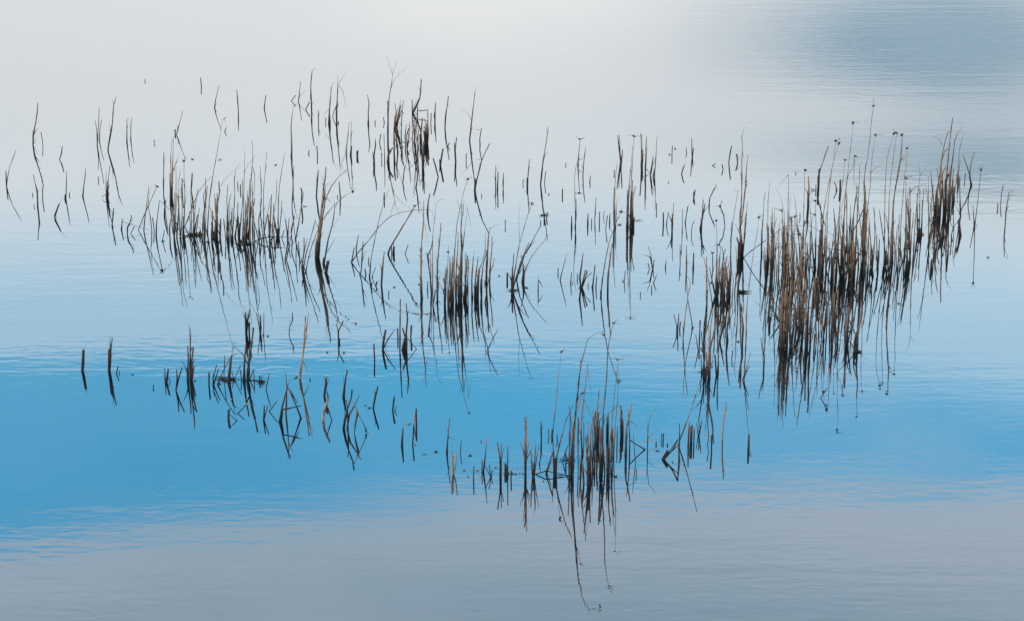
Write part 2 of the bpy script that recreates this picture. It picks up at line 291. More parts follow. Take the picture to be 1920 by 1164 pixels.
# ------------------------------------------------------------------ every stalk, leaf and scrap
DATA = '''R|2.1|61.9,273 62.2,253.7 66.2,233.1 70.1,210.8 70.8,193.6|reed_stalk|reed|lone reeds in open water|medium-high upright leafy reed stalk alone, far back row, far left
L|0.9|62.2,253.7 60.5,243.4
L|0.9|62.9,270.1 66,265.8 68.4,256.3
L|0.5|66.2,234.8 67.9,230.5 73.9,228
R|1.4|186.1,262.7 187.3,243.4 189.9,226.2|reed_stub|reed stub|lone reeds in open water|short thin upright reed stub alone, far back row, far left
R|2.2|202.4,282.4 202.8,276.1 206.2,257.2 210.5,231.4 211.7,212.5 213.1,197 218.3,179.8|reed_stalk|reed|lone reeds in open water|tall upright leafy reed stalk alone, far back row, left
L|0.7|213.1,197 211,190.2 208.8,183.3
L|0.5|207.1,250.3 206.2,240 205.4,224.5
R|1.7|238,266.6 238,241.7 238,226.2 238.5,222.8 240.9,222.3|reed_stub|reed stub|lone reeds in open water|short upright reed stub, first such from left alone, far back row, left
R|1.5|245.2,263.2 245.4,240 246.6,221.1|reed_stub|reed stub|lone reeds in open water|short upright reed stub, second such from left alone, far back row, left
R|1.7|79.9,375.4 79.9,352.7|reed_stub|reed stub|lone reeds in open water|short upright reed stub alone, back row, far left
R|2.2|103.1,408.6 103.1,404.3 110.8,382.8|reed_stub|reed stub|lone reeds in open water|short right-leaning leafy reed stub alone, back row, far left
L|0.7|110.8,382.8 117.7,370.8
L|0.9|103.6,410.3 106.6,406.9 105.7,403.4
R|2.6|200.4,372.1 201.9,339.8|reed_stub|reed stub|lone reeds in open water|short upright leafy reed stub, first such from left alone, back row, left
L|1.5|199.4,366.5 195.1,365.6 191.1,371.6
R|2.2|210,424.4 210.5,417.2 213.1,391.4|reed_stub|reed stub|lone reeds in open water|short upright leafy reed stub, second such from left alone, back row, left
L|0.7|210,424.4 214.5,423.7 216.9,427.5
R|1.9|227.7,430.9 228.6,420.6 228.9,411.2|reed_stub|reed stub|lone reeds in open water|tiny upright leafy reed stub alone, back row, left
L|0.9|228.9,415.5@430.9 257.8,424.9@433.5 288.7,435.4@435.7
R|2.1|238.7,439.2 239.1,425.8 243.2,417.2 246.1,408.6 245.8,404.3|reed_stub|reed stub|lone reeds in open water|short upright leafy reed stub, third such from left alone, back row, left
L|1.4|243.2,417.2 250.4,408.6
R|1.7|269.8,433 270.7,417.2 273.3,396.6 279.3,349.3|reed_stalk|reed|reeds of the left clump|medium-high upright leafy reed stalk in left clump, left side
L|0.7|273.3,396.6 281.8,358.7 286.7,343.3
R|0.9h|259.5,431.3 268.1,408.6 281.8,377.6 293.9,350.5|rush_stalk|rush|reeds of the left clump|medium-high thin right-leaning seed-headed rush in left clump, left side
R|2.1|308,405.8 308.4,391.7 310.9,375.4|reed_stub|reed stub|reeds of the left clump|short upright reed stub, first such from left in left clump, left side
R|1.7|320.6,369.4 320.9,331.6 319.9,290.3 322.8,262.3|reed_stalk|reed|reeds of the left clump|tall upright reed stalk, first such from left in left clump, left side
R|1.7|323,369.7 323.3,323 324.3,290.3 325.4,256.3|reed_stalk|reed|reeds of the left clump|tall upright reed stalk, second such from left in left clump, left side
R|2.2|326.1,446.2 326.1,400.3 327.3,362.5|reed_stalk|reed|reeds of the left clump|medium-high upright reed stalk, first such from left in left clump, left side
R|1.9|326.7,447 329.8,390 330.2,338.4 329.8,316.1|reed_stalk|reed|reeds of the left clump|tall upright leafy reed stalk in left clump, left side
L|0.5|330.2,321.2 326.4,320.4
R|2.2|331.6,445 335,390 331.6,362.5|reed_stalk|reed|reeds of the left clump|medium-high upright reed stalk, second such from left in left clump, left side
R|1.7|337.6,447 335.9,400.3 334.1,348.7 338.4,317.8|reed_stalk|reed|reeds of the left clump|tall upright reed stalk, third such from left in left clump, left side
R|1.5|341.9,362.8 341.5,335|reed_stub|reed stub|reeds of the left clump|short upright leafy reed stub in left clump, left side
L|1|341.9,355.6 339.3,353.9 335.9,358.2 340.2,362.8
L|0.9|341.5,335.9 346.2,345.3 350.5,363.4
R|1.2h|344.4,433 346.2,376.2 345,323 344.8,302.3|rush_stalk|rush|reeds of the left clump|tall thin upright seed-headed rush in left clump, left side
R|2.1|358.5,357.3 359.4,343.6 360.3,324.7|reed_stub|reed stub|lone reeds in open water|short upright reed stub alone, back row, left
R|3.4|343.6,445.8 343.9,426.1|reed_stub|reed stub|reeds of the left clump|tiny stout upright reed stub in left clump, left side
R|1.9|318.7,448.4 317.5,431.2 319.5,410.6|reed_stub|reed stub|reeds of the left clump|short upright reed stub, second such from left in left clump, left side
R|1.7|362.1,440.7 364.2,408.9 368.5,369.4 371.1,355.6|reed_stalk|reed|reeds of the left clump|medium-high upright reed stalk, first such from left in left clump, middle part
R|2.2|363.4,441.5 370.2,403.7|reed_stub|reed stub|reeds of the left clump|short upright reed stub, first such from left in left clump, middle part
R|2.1|382.3,445.8 383.1,400.3 386.6,369.4 388.6,348.7|reed_stalk|reed|reeds of the left clump|tall upright reed stalk, second such from left in left clump, middle part
R|1.5|378.8,442.4 381.4,400.3 385.2,369.4 385.2,333.3|reed_stalk|reed|reeds of the left clump|tall upright reed stalk, first such from left in left clump, middle part
R|1.7|384,445 383.1,390 381.4,365.9 385.2,355.6|reed_stalk|reed|reeds of the left clump|medium-high upright reed stalk, third such from left in left clump, middle part
R|1.5|388.8,435.5 392.6,376.2 399.4,329.8 408,280 415.8,233.6 417,225.3|reed_stalk|reed|reeds of the left clump|very tall upright leafy reed stalk in left clump, middle part
L|1.5|417,225.3 421.3,221.6 426.1,220.7
L|1.2|420.1,222.4 423.5,230.2
R|2.6|402.5,445.8 404.6,417.5 408,393.4 407.2,363.4|reed_stalk|reed|reeds of the left clump|medium-high upright reed stalk, fifth such from left in left clump, middle part
R|2.4|404.1,447.6 408,383.1 411.5,360.8 410.3,341.9|reed_stalk|reed|reeds of the left clump|tall upright leafy reed stalk, first such from left in left clump, middle part
L|0.7|414,348.7 420.9,336.7 439.8,318.7
R|2.6|412.3,445.8 413.7,410.6|reed_stub|reed stub|reeds of the left clump|short upright reed stub, third such from left in left clump, middle part
R|1.2|398.6,428.7 398.2,400.3|reed_stub|reed stub|reeds of the left clump|short thin upright reed stub, second such from left in left clump, middle part
R|1.7|425.2,445.8 426.1,400.3 425.2,374.5 426.9,347.9|reed_stalk|reed|reeds of the left clump|tall upright reed stalk, third such from left in left clump, middle part
R|1.7|423.5,449.3 419.5,410.6|reed_stub|reed stub|reeds of the left clump|short upright reed stub, fourth such from left in left clump, middle part
R|1.9|434.2,450.5 437.3,417.5 440.2,365.9 439,340.2 441.5,319.5 445.8,312.7|reed_stalk|reed|reeds of the left clump|tall upright leafy reed stalk, second such from left in left clump, middle part
L|1|445.8,312.7 450.1,307.5
R|1.5|449.3,445.8 451.9,410.6 455,376.2 454.4,338.4|reed_stalk|reed|reeds of the left clump|tall upright reed stalk, first such from left in left clump, right side
R|1.4|455,441.5 457,390 457,362.5 457.9,323 459.1,283.4|reed_stalk|reed|reeds of the left clump|tall thin upright leafy reed stalk in left clump, right side
L|0.7|458.7,323 465.6,307.5 481.9,288.6
R|2.1|462.2,445.8 465.3,390 469,335|reed_stalk|reed|reeds of the left clump|tall upright reed stalk, second such from left in left clump, right side
R|1.7|466.5,445 469,376.2 472.5,314.4 473.9,300.6 472.8,264|reed_stalk|reed|reeds of the left clump|very tall upright leafy reed stalk in left clump, right side
L|1.4|473.2,312.7 477.6,328.1 476.8,369.4
R|2.1|474.2,445.8 473.3,400.3 477.6,372.8|reed_stalk|reed|reeds of the left clump|medium-high upright reed stalk, second such from left in left clump, right side
R|2.2|464.7,442.4 470.8,400.3 474.2,362.5|reed_stalk|reed|reeds of the left clump|medium-high upright reed stalk, first such from left in left clump, right side
R|1.5|477.6,452.7 475.9,410.6 473.3,362.5 474.2,340.2|reed_stalk|reed|reeds of the left clump|tall upright reed stalk, third such from left in left clump, right side
R|4.1|447.7,445.8 448.1,420.9|reed_stub|reed stub|reeds of the left clump|short stout upright reed stub in left clump, right side
R|3.1|459.6,462.2 451.9,450.1|reed_stub|reed stub|reeds of the left clump|tiny stout left-leaning reed stub in left clump, right side
R|3.1|458.7,458.7 461.3,434.7 459.6,400.3 460.5,381.4|reed_stalk|reed|reeds of the left clump|medium-high stout upright reed stalk in left clump, right side
R|1.5|494.8,445.8 494,357.3 497.4,319.5 500,285.2|reed_stalk|reed|reeds of the left clump|tall upright leafy reed stalk in left clump, right side
L|1|497.4,319.5 501.2,307.5
R|1.9|509.4,457 512.9,400.3 518,372.8 518.5,336.7|reed_stalk|reed|reeds of the left clump|tall upright reed stalk, fourth such from left in left clump, right side
R|2.4|519.7,440.7 512.9,403.7 512,382.3|reed_stalk|reed|reeds of the left clump|medium-high upright reed stalk, third such from left in left clump, right side
R|1.5|521.5,418.3 522.3,376.2 524,348.7 529.2,314.4 533.5,287.7|reed_stalk|reed|reeds of the left clump|tall upright reed stalk, fifth such from left in left clump, right side
R|2.9|520.9,445.8 520.6,428.7|reed_stub|reed stub|reeds of the left clump|tiny stout upright reed stub in left clump, right side
R|1.4|539.5,445.3 542.1,410.6|reed_stub|reed stub|reeds of the left clump|short thin upright reed stub, second such from left in left clump, right side
R|1.7|548.1,454.4 545.5,434.7 551.5,407.2|reed_stub|reed stub|reeds of the left clump|short upright reed stub, fifth such from left in left clump, right side
R|2.1|565.3,385.3 566.1,359.1 564.4,353.9|reed_stub|reed stub|lone reeds in open water|short upright reed stub, first such from left alone, back row, centre left
R|1.4|477.6,452.7@452.7 493.1,446.2@453.9 520.6,444.1@454.4 541.2,445.3@454.4 550.7,453.9@454.4|reed_stub|reed stub|reeds of the left clump|tiny thin bent-over reed stub in left clump, right side
R|1.2|490.5,453.6 485.4,424.4|reed_stub|reed stub|reeds of the left clump|short thin upright reed stub, first such from left in left clump, right side
D|2.4|305.8,451.9|plant_scrap|plant scrap|plant scraps floating on the water|small dark floating plant scrap in left clump, left side
D|2.4|353.9,440.7|plant_scrap|plant scrap|plant scraps floating on the water|small dark floating plant scrap, first such from left in left clump, middle part
D|2.4|383.1,440.7|plant_scrap|plant scrap|plant scraps floating on the water|small dark floating plant scrap, third such from left in left clump, middle part
D|2.4|365.9,441.5|plant_scrap|plant scrap|plant scraps floating on the water|small dark floating plant scrap, second such from left in left clump, middle part
D|2.4|448.4,450.1|plant_scrap|plant scrap|plant scraps floating on the water|small dark floating plant scrap, first such from left in left clump, right side
D|2.4|453.6,453.6|plant_scrap|plant scrap|plant scraps floating on the water|small dark floating plant scrap, second such from left in left clump, right side
D|2.4|390,453.6|plant_scrap|plant scrap|plant scraps floating on the water|small dark floating plant scrap, fourth such from left in left clump, middle part
D|2.4|570.4,387.9|plant_scrap|plant scrap|plant scraps floating on the water|small dark floating plant scrap alone, back row, centre left
R|0.9|330.8,252.9 342.5,209.1|reed_stub|reed stub|lone reeds in open water|short thin upright reed stub alone, far back row, left
R|1.2|402.3,202.2 403.5,190.2 410.9,160.9|reed_stub|reed stub|lone reeds in open water|short thin upright leafy reed stub, first such from left alone, far back row, left
L|0.9|402.3,200.5 407.5,192.2
R|1.7|447,207.7 445.6,188.4 443.9,168.7|reed_stub|reed stub|lone reeds in open water|short upright reed stub, third such from left alone, far back row, left
R|1.2|559.4,190.2 561.1,178.1 563.3,154.1|reed_stub|reed stub|lone reeds in open water|short thin upright leafy reed stub, second such from left alone, far back row, left
L|0.7|559.4,188.4 563.3,179.8 573.6,168.7
R|2.6|546.7,295 546.1,256.3|reed_stub|reed stub|lone reeds in open water|short upright reed stub, fourth such from left alone, far back row, left
R|1.7|546.7,305.6 547.3,272.6 545.3,240 548.7,207.3 550.4,198.7 555.6,194.4|reed_stalk|reed|lone reeds in open water|tall upright reed stalk alone, far back row, left
D|2.4|516.1,310.1|plant_scrap|plant scrap|plant scraps floating on the water|small dark floating plant scrap, third such from left alone, far back row, left
D|2.4|360.2,299.3|plant_scrap|plant scrap|plant scraps floating on the water|small dark floating plant scrap, first such from left alone, far back row, left
D|2.4|410.9,300.1|plant_scrap|plant scrap|plant scraps floating on the water|small dark floating plant scrap, second such from left alone, far back row, left
R|1|555,491.9 555.3,451.6|reed_stub|reed stub|reeds of the left clump|short thin upright reed stub, third such from left in left clump, right side
R|2.2|584.3,204.8 583,182.5 582.6,160.2 585,134.4|reed_stalk|reed|lone reeds in open water|medium-high upright leafy reed stalk, first such from left alone, far back row, centre left
L|0.7|585,134.4 587.3,130.1 593.3,128.4
L|1.5|584.3,201.4 585.5,193.7 588.5,189.4
L|1.4|583.8,185.9 581.8,180.8
R|1.5|597.2,231.8 596.7,207.4|reed_stub|reed stub|lone reeds in open water|short upright leafy reed stub alone, far back row, centre left
L|1|597.1,220.3 600.2,210
R|2.1|617.9,232 617.3,213.4 619.1,189.4 621.1,163.6|reed_stalk|reed|lone reeds in open water|medium-high upright leafy reed stalk, second such from left alone, far back row, centre left
L|0.9|621.1,163.6 625.9,154.1 634.5,155.9
L|0.7|617.3,204 606.2,216.9
R|3.8|617.7,232 617.3,215.1|reed_stub|reed stub|lone reeds in open water|tiny stout upright reed stub, first such from left alone, far back row, centre left
R|2.1|631.1,232.3 631.1,213.4 631.9,196.2 633.7,158.4|reed_stalk|reed|lone reeds in open water|medium-high upright leafy reed stalk, third such from left alone, far back row, centre left
L|0.7|633.7,158.4 633.7,139.5
L|0.9|633.7,158.4 648.3,137.8
L|0.5|636.2,160.2 643.1,172.2 649.1,203.1
R|2.7|631.4,232 631.1,210.8|reed_stub|reed stub|lone reeds in open water|tiny stout upright reed stub, second such from left alone, far back row, centre left
R|2.4|657.4,291.3 658.6,275.3|reed_stub|reed stub|lone reeds in open water|tiny upright reed stub alone, far back row, centre left
R|2.4|701.2,308.5 701.5,292.5 704.1,273.6 704.1,261.5|reed_stub|reed stub|reeds of the back middle clump|short upright reed stub, second such from left in the back middle clump
R|1.5|700.9,308.3 699,284.7|reed_stub|reed stub|reeds of the back middle clump|short upright reed stub, first such from left in the back middle clump
R|2.2|727,262.4 727.3,230.6 728.2,203.1 729.9,182.5 733.3,160.2 736.8,134.4|reed_stalk|reed|reeds of the back middle clump|tall upright leafy reed stalk in the back middle clump
L|0.5|736.8,134.4 745.4,112.9
L|0.7|735.9,139.5 731.6,127.5 724.7,106
L|0.7|733.3,165.3 739.4,149.8 749.7,137.8 769.4,122
R|2.1|727.7,262.9 727,190.2|reed_stalk|reed|reeds of the back middle clump|medium-high upright reed stalk in the back middle clump
R|3.1|727,304.5 728.2,290.8 735.1,278.7|reed_stub|reed stub|reeds of the back middle clump|short stout right-leaning reed stub in the back middle clump
R|3.4|740.2,240.9 744.5,227.2 748.8,206.6 749.7,198.8|reed_stub|reed stub|reeds of the back middle clump|short stout upright leafy reed stub in the back middle clump
L|1|749.7,199.7 751.4,185.9
R|2.4|743.7,240.1 747.1,220.3 753.1,206.6|reed_stub|reed stub|reeds of the back middle clump|short right-leaning leafy reed stub in the back middle clump
L|1|747.9,230.6 754.8,237.5
R|1.7|739.4,240.1 742.8,220.3 745.4,203.1|reed_stub|reed stub|reeds of the back middle clump|short upright reed stub, fourth such from left in the back middle clump
R|1.2|740.4,237.8 742.8,210 740.7,193.7|reed_stub|reed stub|reeds of the back middle clump|short thin upright reed stub, first such from left in the back middle clump
R|1.5|741.9,240.6 749.7,218.6 756.9,211.7|reed_stub|reed stub|reeds of the back middle clump|short right-leaning reed stub in the back middle clump
R|2.1|739,265 738.5,242.6 739.9,218.6|reed_stub|reed stub|reeds of the back middle clump|short upright reed stub, third such from left in the back middle clump
R|2.4|739.4,299.4 739,278.7 740.2,261.5|reed_stub|reed stub|reeds of the back middle clump|short upright reed stub, fifth such from left in the back middle clump
R|1.9|760.3,269.3 759.6,254.7 761.7,234|reed_stub|reed stub|reeds of the back middle clump|short upright leafy reed stub, second such from left in the back middle clump
L|1|762.6,247.8 773.7,265
R|2.4|774.1,212.7 782.3,196.2 787.5,183.4 788.9,173.9 790.1,149.8|reed_stalk|reed|reeds of the back middle clump|medium-high upright leafy reed stalk in the back middle clump
L|1.4|774.1,211.7 775.4,203.1 782.3,185.9
R|2.1|782.3,218.9 783.2,201.4|reed_stub|reed stub|reeds of the back middle clump|tiny upright reed stub, first such from left in the back middle clump
R|1.7|802.1,216.2 802.1,206.6 785.8,207.9|reed_stub|reed stub|reeds of the back middle clump|tiny bent-over reed stub in the back middle clump
R|2.2|775.8,267.6 778,251.2 775.4,227.2|reed_stub|reed stub|reeds of the back middle clump|short upright reed stub, seventh such from left in the back middle clump
R|4.1|799.5,269.3 799.5,244.4 801.6,227.2|reed_stub|reed stub|reeds of the back middle clump|short stout upright reed stub, first such from left in the back middle clump
R|3.1|797.4,269.6 795.7,247.8|reed_stub|reed stub|reeds of the back middle clump|tiny stout upright reed stub in the back middle clump
R|2.7|801.2,268.9 802.9,240.9|reed_stub|reed stub|reeds of the back middle clump|short stout upright reed stub, second such from left in the back middle clump
R|2.4|792.3,314.8 791.4,271.9|reed_stub|reed stub|reeds of the back middle clump|short upright reed stub, eighth such from left in the back middle clump
R|2.4|815.5,228.9 815,216.9 817,192.8|reed_stub|reed stub|reeds of the back middle clump|short upright reed stub, ninth such from left in the back middle clump
R|2.7|825.6,310 827,299.4 830.4,280.5|reed_stub|reed stub|reeds of the back middle clump|short stout upright reed stub, third such from left in the back middle clump
R|4.5|592.9,483.6 595,460.8 599.3,424.7 602.7,398.9 606.2,373.1 607,352.5 609.6,335.3 611.3,314.7|reed_stalk|reed|tall pair of reeds beside the left clump|very tall stout upright leafy reed stalk of the pair beside left clump
L|0.9|607,338.7 600.2,326.7
L|1|609.6,338.7 612.2,328.4
R|2.7|595,483.3 601.9,424.7 608.7,381.7 609.6,352.5|reed_stalk|reed|tall pair of reeds beside the left clump|tall stout upright leafy reed stalk of the pair beside left clump
L|1.2|609.6,354.2 611.3,347.3 616.5,343
R|2.1|596.7,476.2 608.7,380 613,368 620.8,350.8 636.2,330.2 651.7,318.1|reed_stalk|reed|tall pair of reeds beside the left clump|tall right-leaning leafy reed stalk, first such from left of the pair beside left clump
L|1.5|612.2,371.4 621.6,380.5
R|1.2h|597.1,482.4 601,419.5 612.2,402.3 625.9,385.1 639.7,373.1 647.4,366.2 661.2,359.4|rush_stalk|rush|tall pair of reeds beside the left clump|tall thin right-leaning seed-headed rush of the pair beside left clump
L|1.7|611.3,402.3 621.6,391.2
L|1.5|639.7,373.1 649.1,365.4
R|1.9|638.3,371.7 635.9,341.3|reed_stub|reed stub|lone reeds in open water|short upright reed stub, second such from left alone, back row, centre left
R|2.4|607.5,494.4 613,464.2 615.6,448.7 622.5,424.7 625.9,407.5 627.6,390.3 632.8,380|reed_stalk|reed|tall pair of reeds beside the left clump|tall upright leafy reed stalk of the pair beside left clump
L|1|627,390.3 626.8,374.8
L|0.9|622.5,426.4 636.2,408.3
L|1.4|613.9,473 628.5,446.3
R|1.2|755.2,343 756.9,325 760.8,309.5|reed_stub|reed stub|lone reeds in open water|short thin upright leafy reed stub alone, back row, centre left
L|0.9|755.7,338.7 759.1,330.2
R|2.1|801.6,398.9 802.9,380 806,364.5|reed_stub|reed stub|lone reeds in open water|short upright reed stub, first such from left alone, back row, centre
R|1|811.2,543.3 811.2,441.9 815,410.9 817.6,381.7|reed_stalk|reed|reeds of the central clump|tall thin upright leafy reed stalk in central clump, left side
L|0.5|817.6,381.7 823.6,375.7 834.7,372.8
R|1.4|572.7,509.1 565.8,490.2 564.9,483.3|reed_stub|reed stub|tall pair of reeds beside the left clump|short thin left-leaning reed stub of the pair beside left clump
R|1.7|568.4,507.3 574.4,473 580.4,454.1 591.6,412.8|reed_stalk|reed|tall pair of reeds beside the left clump|medium-high upright reed stalk of the pair beside left clump
R|3.4|611,510.8 614.2,490.2|reed_stub|reed stub|tall pair of reeds beside the left clump|tiny stout upright reed stub of the pair beside left clump
R|2.1|613,510.8 616.5,490.2|reed_stub|reed stub|tall pair of reeds beside the left clump|tiny upright reed stub of the pair beside left clump
R|1.5|668.5,470.4 668,464.4 672.3,440.3|reed_stub|reed stub|tall pair of reeds beside the left clump|short upright reed stub, second such from left of the pair beside left clump
R|1.9|658.9,491.9 661.2,479.8 664.1,464.4|reed_stub|reed stub|tall pair of reeds beside the left clump|short upright reed stub, first such from left of the pair beside left clump
R|1.5|658.9,492.2 670.6,474.7 691.2,450.6 707.6,429.1 729,407.7 754.8,397.3 780.6,393.6 802.9,392.9|reed_stalk|reed|tall pair of reeds beside the left clump|tall right-leaning leafy reed stalk, second such from left of the pair beside left clump
L|0.9|802.9,392.9 810.7,397.3 815,414.5
R|1.2|693.3,518.5 695.5,486.7 706.7,430 713.6,400.8 719.6,380.2 730.8,350.9|reed_stalk|reed|tall pair of reeds beside the left clump|very tall thin upright reed stalk of the pair beside left clump
R|2.6|715,535.2 716.2,510.8 718.4,490.2 720.5,472.1|reed_stalk|reed|small reed group left of the centre|medium-high upright reed stalk just left of central clump
R|2.4h|727.7,476.4 730.8,466.1 738.5,452.3 760,416.3 778,387|rush_stalk|rush|small reed group left of the centre|medium-high right-leaning seed-headed rush just left of central clump
L|1.2|738.5,452.3 737.6,464.4
R|3.4|737.6,475.7 738.5,463.5|reed_stub|reed stub|small reed group left of the centre|tiny stout upright reed stub just left of central clump
D|2.4|739.4,538.3|plant_scrap|plant scrap|plant scraps floating on the water|small dark floating plant scrap just left of central clump
R|2.7|789.8,558.6 789,525.9 789.5,474.4 791.6,440 793.8,414.2 794.3,376.4|reed_stalk|reed|reeds of the central clump|very tall stout upright leafy reed stalk in central clump, left side
L|0.9|794.3,410.8 787.4,379.8 784,376.4
L|0.7|796,419.4 802.9,458.9
R|2.4|791.2,558.6 789.8,517.3 791.6,488.1|reed_stalk|reed|reeds of the central clump|medium-high upright reed stalk, first such from left in central clump, left side
R|2.4|808.7,551.7 807,522.5 803.6,496.7 800.2,474.4|reed_stalk|reed|reeds of the central clump|medium-high upright leafy reed stalk in central clump, left side
L|3.4|803.9,493.3 802.2,479.5 808.7,465.8 812.2,443.4
R|2.7|819.9,545.2 820.4,491.6 823.4,460.6 825.4,440 826.4,419.4|reed_stalk|reed|reeds of the central clump|tall stout upright leafy reed stalk in central clump, left side
L|1.5|820.8,512.2 825.1,506.2
L|1.5|822.5,524.2 826.8,514.8
L|1|819.1,489.8 816.5,477.8
L|0.5|826.4,433.1 829.4,424.5
R|2.1|832.8,571.5 833.7,525.9 836.2,501|reed_stalk|reed|reeds of the central clump|medium-high upright reed stalk, second such from left in central clump, left side
R|2.7|834.5,571.8 835.4,536.2 838.3,503.6|reed_stalk|reed|reeds of the central clump|medium-high stout upright reed stalk, first such from left in central clump, left side
R|1.2h|839.7,571 839.3,500.2 840.5,472.7|rush_stalk|rush|reeds of the central clump|tall thin upright seed-headed rush in central clump, left side
R|3.4|841.4,571.6 842.8,546.6|reed_stub|reed stub|reeds of the central clump|short stout upright reed stub in central clump, left side
R|2.7|845.7,570.6 844.8,525.9 845.7,491.6|reed_stalk|reed|reeds of the central clump|medium-high stout upright reed stalk, second such from left in central clump, left side
R|2.7|847.8,567.5 847.4,525.9 849.1,481.2|reed_stalk|reed|reeds of the central clump|medium-high stout upright reed stalk, third such from left in central clump, left side
R|1.5h|854.3,564.6 851.7,489 856.7,420.2 863.6,385.9 870.4,356.6 877.3,336|rush_stalk|rush|reeds of the central clump|very tall upright seed-headed rush in central clump, right side
R|2.4|855.1,564.9 855.5,508.7 858.6,465.8 859.3,435.7|reed_stalk|reed|reeds of the central clump|tall upright reed stalk in central clump, right side
R|3.4|860.3,565.1 861.2,517.3 865.5,474.4 864.1,431.4 865.8,405.6 866.3,383.3|reed_stalk|reed|reeds of the central clump|very tall stout upright leafy reed stalk in central clump, right side
L|0.9|861.8,392.7 856.7,372.1
L|1.5|868,405.6 870.1,374.7
R|4.1|862.9,564.8 862.4,508.7 867.2,465.8 871.3,435.7|reed_stalk|reed|reeds of the central clump|tall stout upright leafy reed stalk in central clump, right side
L|0.9|871.3,434.8 875.6,397 875.6,385
L|0.5|875.6,388.4 884,428.8
R|3.1|865.1,564.1 866.3,491.6 866.3,440|reed_stalk|reed|reeds of the central clump|tall stout upright reed stalk in central clump, right side
R|2.4|874,563.7 873.2,525.9 874.9,503.6|reed_stalk|reed|reeds of the central clump|medium-high upright reed stalk, first such from left in central clump, right side
R|2.4|885.2,558.6 884.7,525.9 887.5,483|reed_stalk|reed|reeds of the central clump|medium-high upright leafy reed stalk, second such from left in central clump, right side
L|1.4|887.5,488.1 889.2,468.4
R|2.4|889.9,558.8 891.2,525.9 896.4,482.1|reed_stalk|reed|reeds of the central clump|medium-high upright reed stalk, second such from left in central clump, right side
R|1.7|891.2,558.9 895.5,522.5|reed_stub|reed stub|reeds of the central clump|short upright reed stub, second such from left in central clump, right side
R|2.7|896,558.6 897.3,522.5 899,501.9|reed_stalk|reed|reeds of the central clump|medium-high stout upright reed stalk, first such from left in central clump, right side
R|1.4|895.5,558.2 897.3,508.7 905,489.8 909.3,470.9 910,440|reed_stalk|reed|reeds of the central clump|tall thin upright leafy reed stalk in central clump, right side
L|0.5|910,440 912.7,434.8
R|2.1|903.3,557.7 903.3,522.5 905.3,500.2 911.9,472.7 915.3,462.3 916.2,440 918.6,425.4|reed_stalk|reed|reeds of the central clump|tall upright leafy reed stalk in central clump, right side
L|0.5|919.2,430.5 927.2,422.8 940.9,421.1
R|3.1|911.9,529.7 913.2,491.6 915,465.8 916,443.4|reed_stalk|reed|reeds of the central clump|medium-high stout upright reed stalk, second such from left in central clump, right side
R|2.2|917.9,529.4 919.6,491.6 922.2,469.2 922.5,445.2|reed_stalk|reed|reeds of the central clump|medium-high upright leafy reed stalk, third such from left in central clump, right side
L|0.7|922.5,460.6 927.3,452
R|2.7|951,526.3 951,513.9|reed_stub|reed stub|leaning fan of reeds|tiny stout upright reed stub in fan beside central clump
R|2.7|960.5,544 970.3,515.6 982.1,482.1 997.6,452.9 1013.1,423.7|reed_stalk|reed|leaning fan of reeds|tall stout right-leaning reed stalk in fan beside central clump
R|1.4h|960.8,543.5 965.1,508.7 972,465.8 973.6,458 990.7,399.6 997.6,382.4|rush_stalk|rush|leaning fan of reeds|tall thin upright seed-headed rush in fan beside central clump
L|0.9|974.4,454.6 972.7,420.2 973.6,397.9 975.3,379
R|3.8|960.5,542.8 960.8,501.9|reed_stub|reed stub|leaning fan of reeds|short stout upright reed stub in fan beside central clump
R|1.2|961,508.7 963.4,476.1|reed_stub|reed stub|leaning fan of reeds|short thin upright reed stub in fan beside central clump
R|2.2|968.9,525.9 974.6,496.7 987.5,464.1 991.8,455.5|reed_stalk|reed|leaning fan of reeds|medium-high right-leaning reed stalk in fan beside central clump
R|2.4|981.5,529.4 982.3,512.2 980.6,496.7|reed_stub|reed stub|leaning fan of reeds|short upright reed stub in fan beside central clump
R|1.7|1009,545.9 1009,525.9|reed_stub|reed stub|leaning fan of reeds|tiny upright leafy reed stub in fan beside central clump
L|0.9|1009,525.9 1010.3,516.5
L|2.1|1009.8,525.9 1013.3,531.1 1017.6,539.7
D|2.4|965.1,544|plant_scrap|plant scrap|plant scraps floating on the water|small dark floating plant scrap, second such from left in fan beside central clump
D|2.4|987.5,539.7|plant_scrap|plant scrap|plant scraps floating on the water|small dark floating plant scrap, third such from left in fan beside central clump
D|2.4|935.1,518.2|plant_scrap|plant scrap|plant scraps floating on the water|small dark floating plant scrap, first such from left in fan beside central clump
D|2.4|784.7,533.7|plant_scrap|plant scrap|plant scraps floating on the water|small dark floating plant scrap in central clump, left side
R|2.1|854.7,303.5 853.6,280.6 855.9,258.3|reed_stub|reed stub|reeds of the back middle clump|short upright reed stub, eleventh such from left in the back middle clump
R|1.5|854.1,303 851.6,268.6|reed_stub|reed stub|reeds of the back middle clump|short upright reed stub, tenth such from left in the back middle clump
R|2.1|821.7,332.5 816.3,309.8 812.4,298.1|reed_stub|reed stub|lone reeds in open water|short upright reed stub, second such from left alone, back row, centre
R|2.1|880.4,264.3 882.5,246.2 884.2,227.3 887.6,198.1 890.7,170.6|reed_stalk|reed|lone reeds in open water|medium-high upright leafy reed stalk alone, far back row, centre
L|0.5|891.6,169.8 894.5,164.6
L|0.5|884.2,225.6 877.3,213.6 863.6,201.6
R|1.7|900.2,271.2 899.7,260 902.6,241.1|reed_stub|reed stub|lone reeds in open water|short upright leafy reed stub alone, far back row, centre
L|0.5|899.7,244.2 889.4,243.1
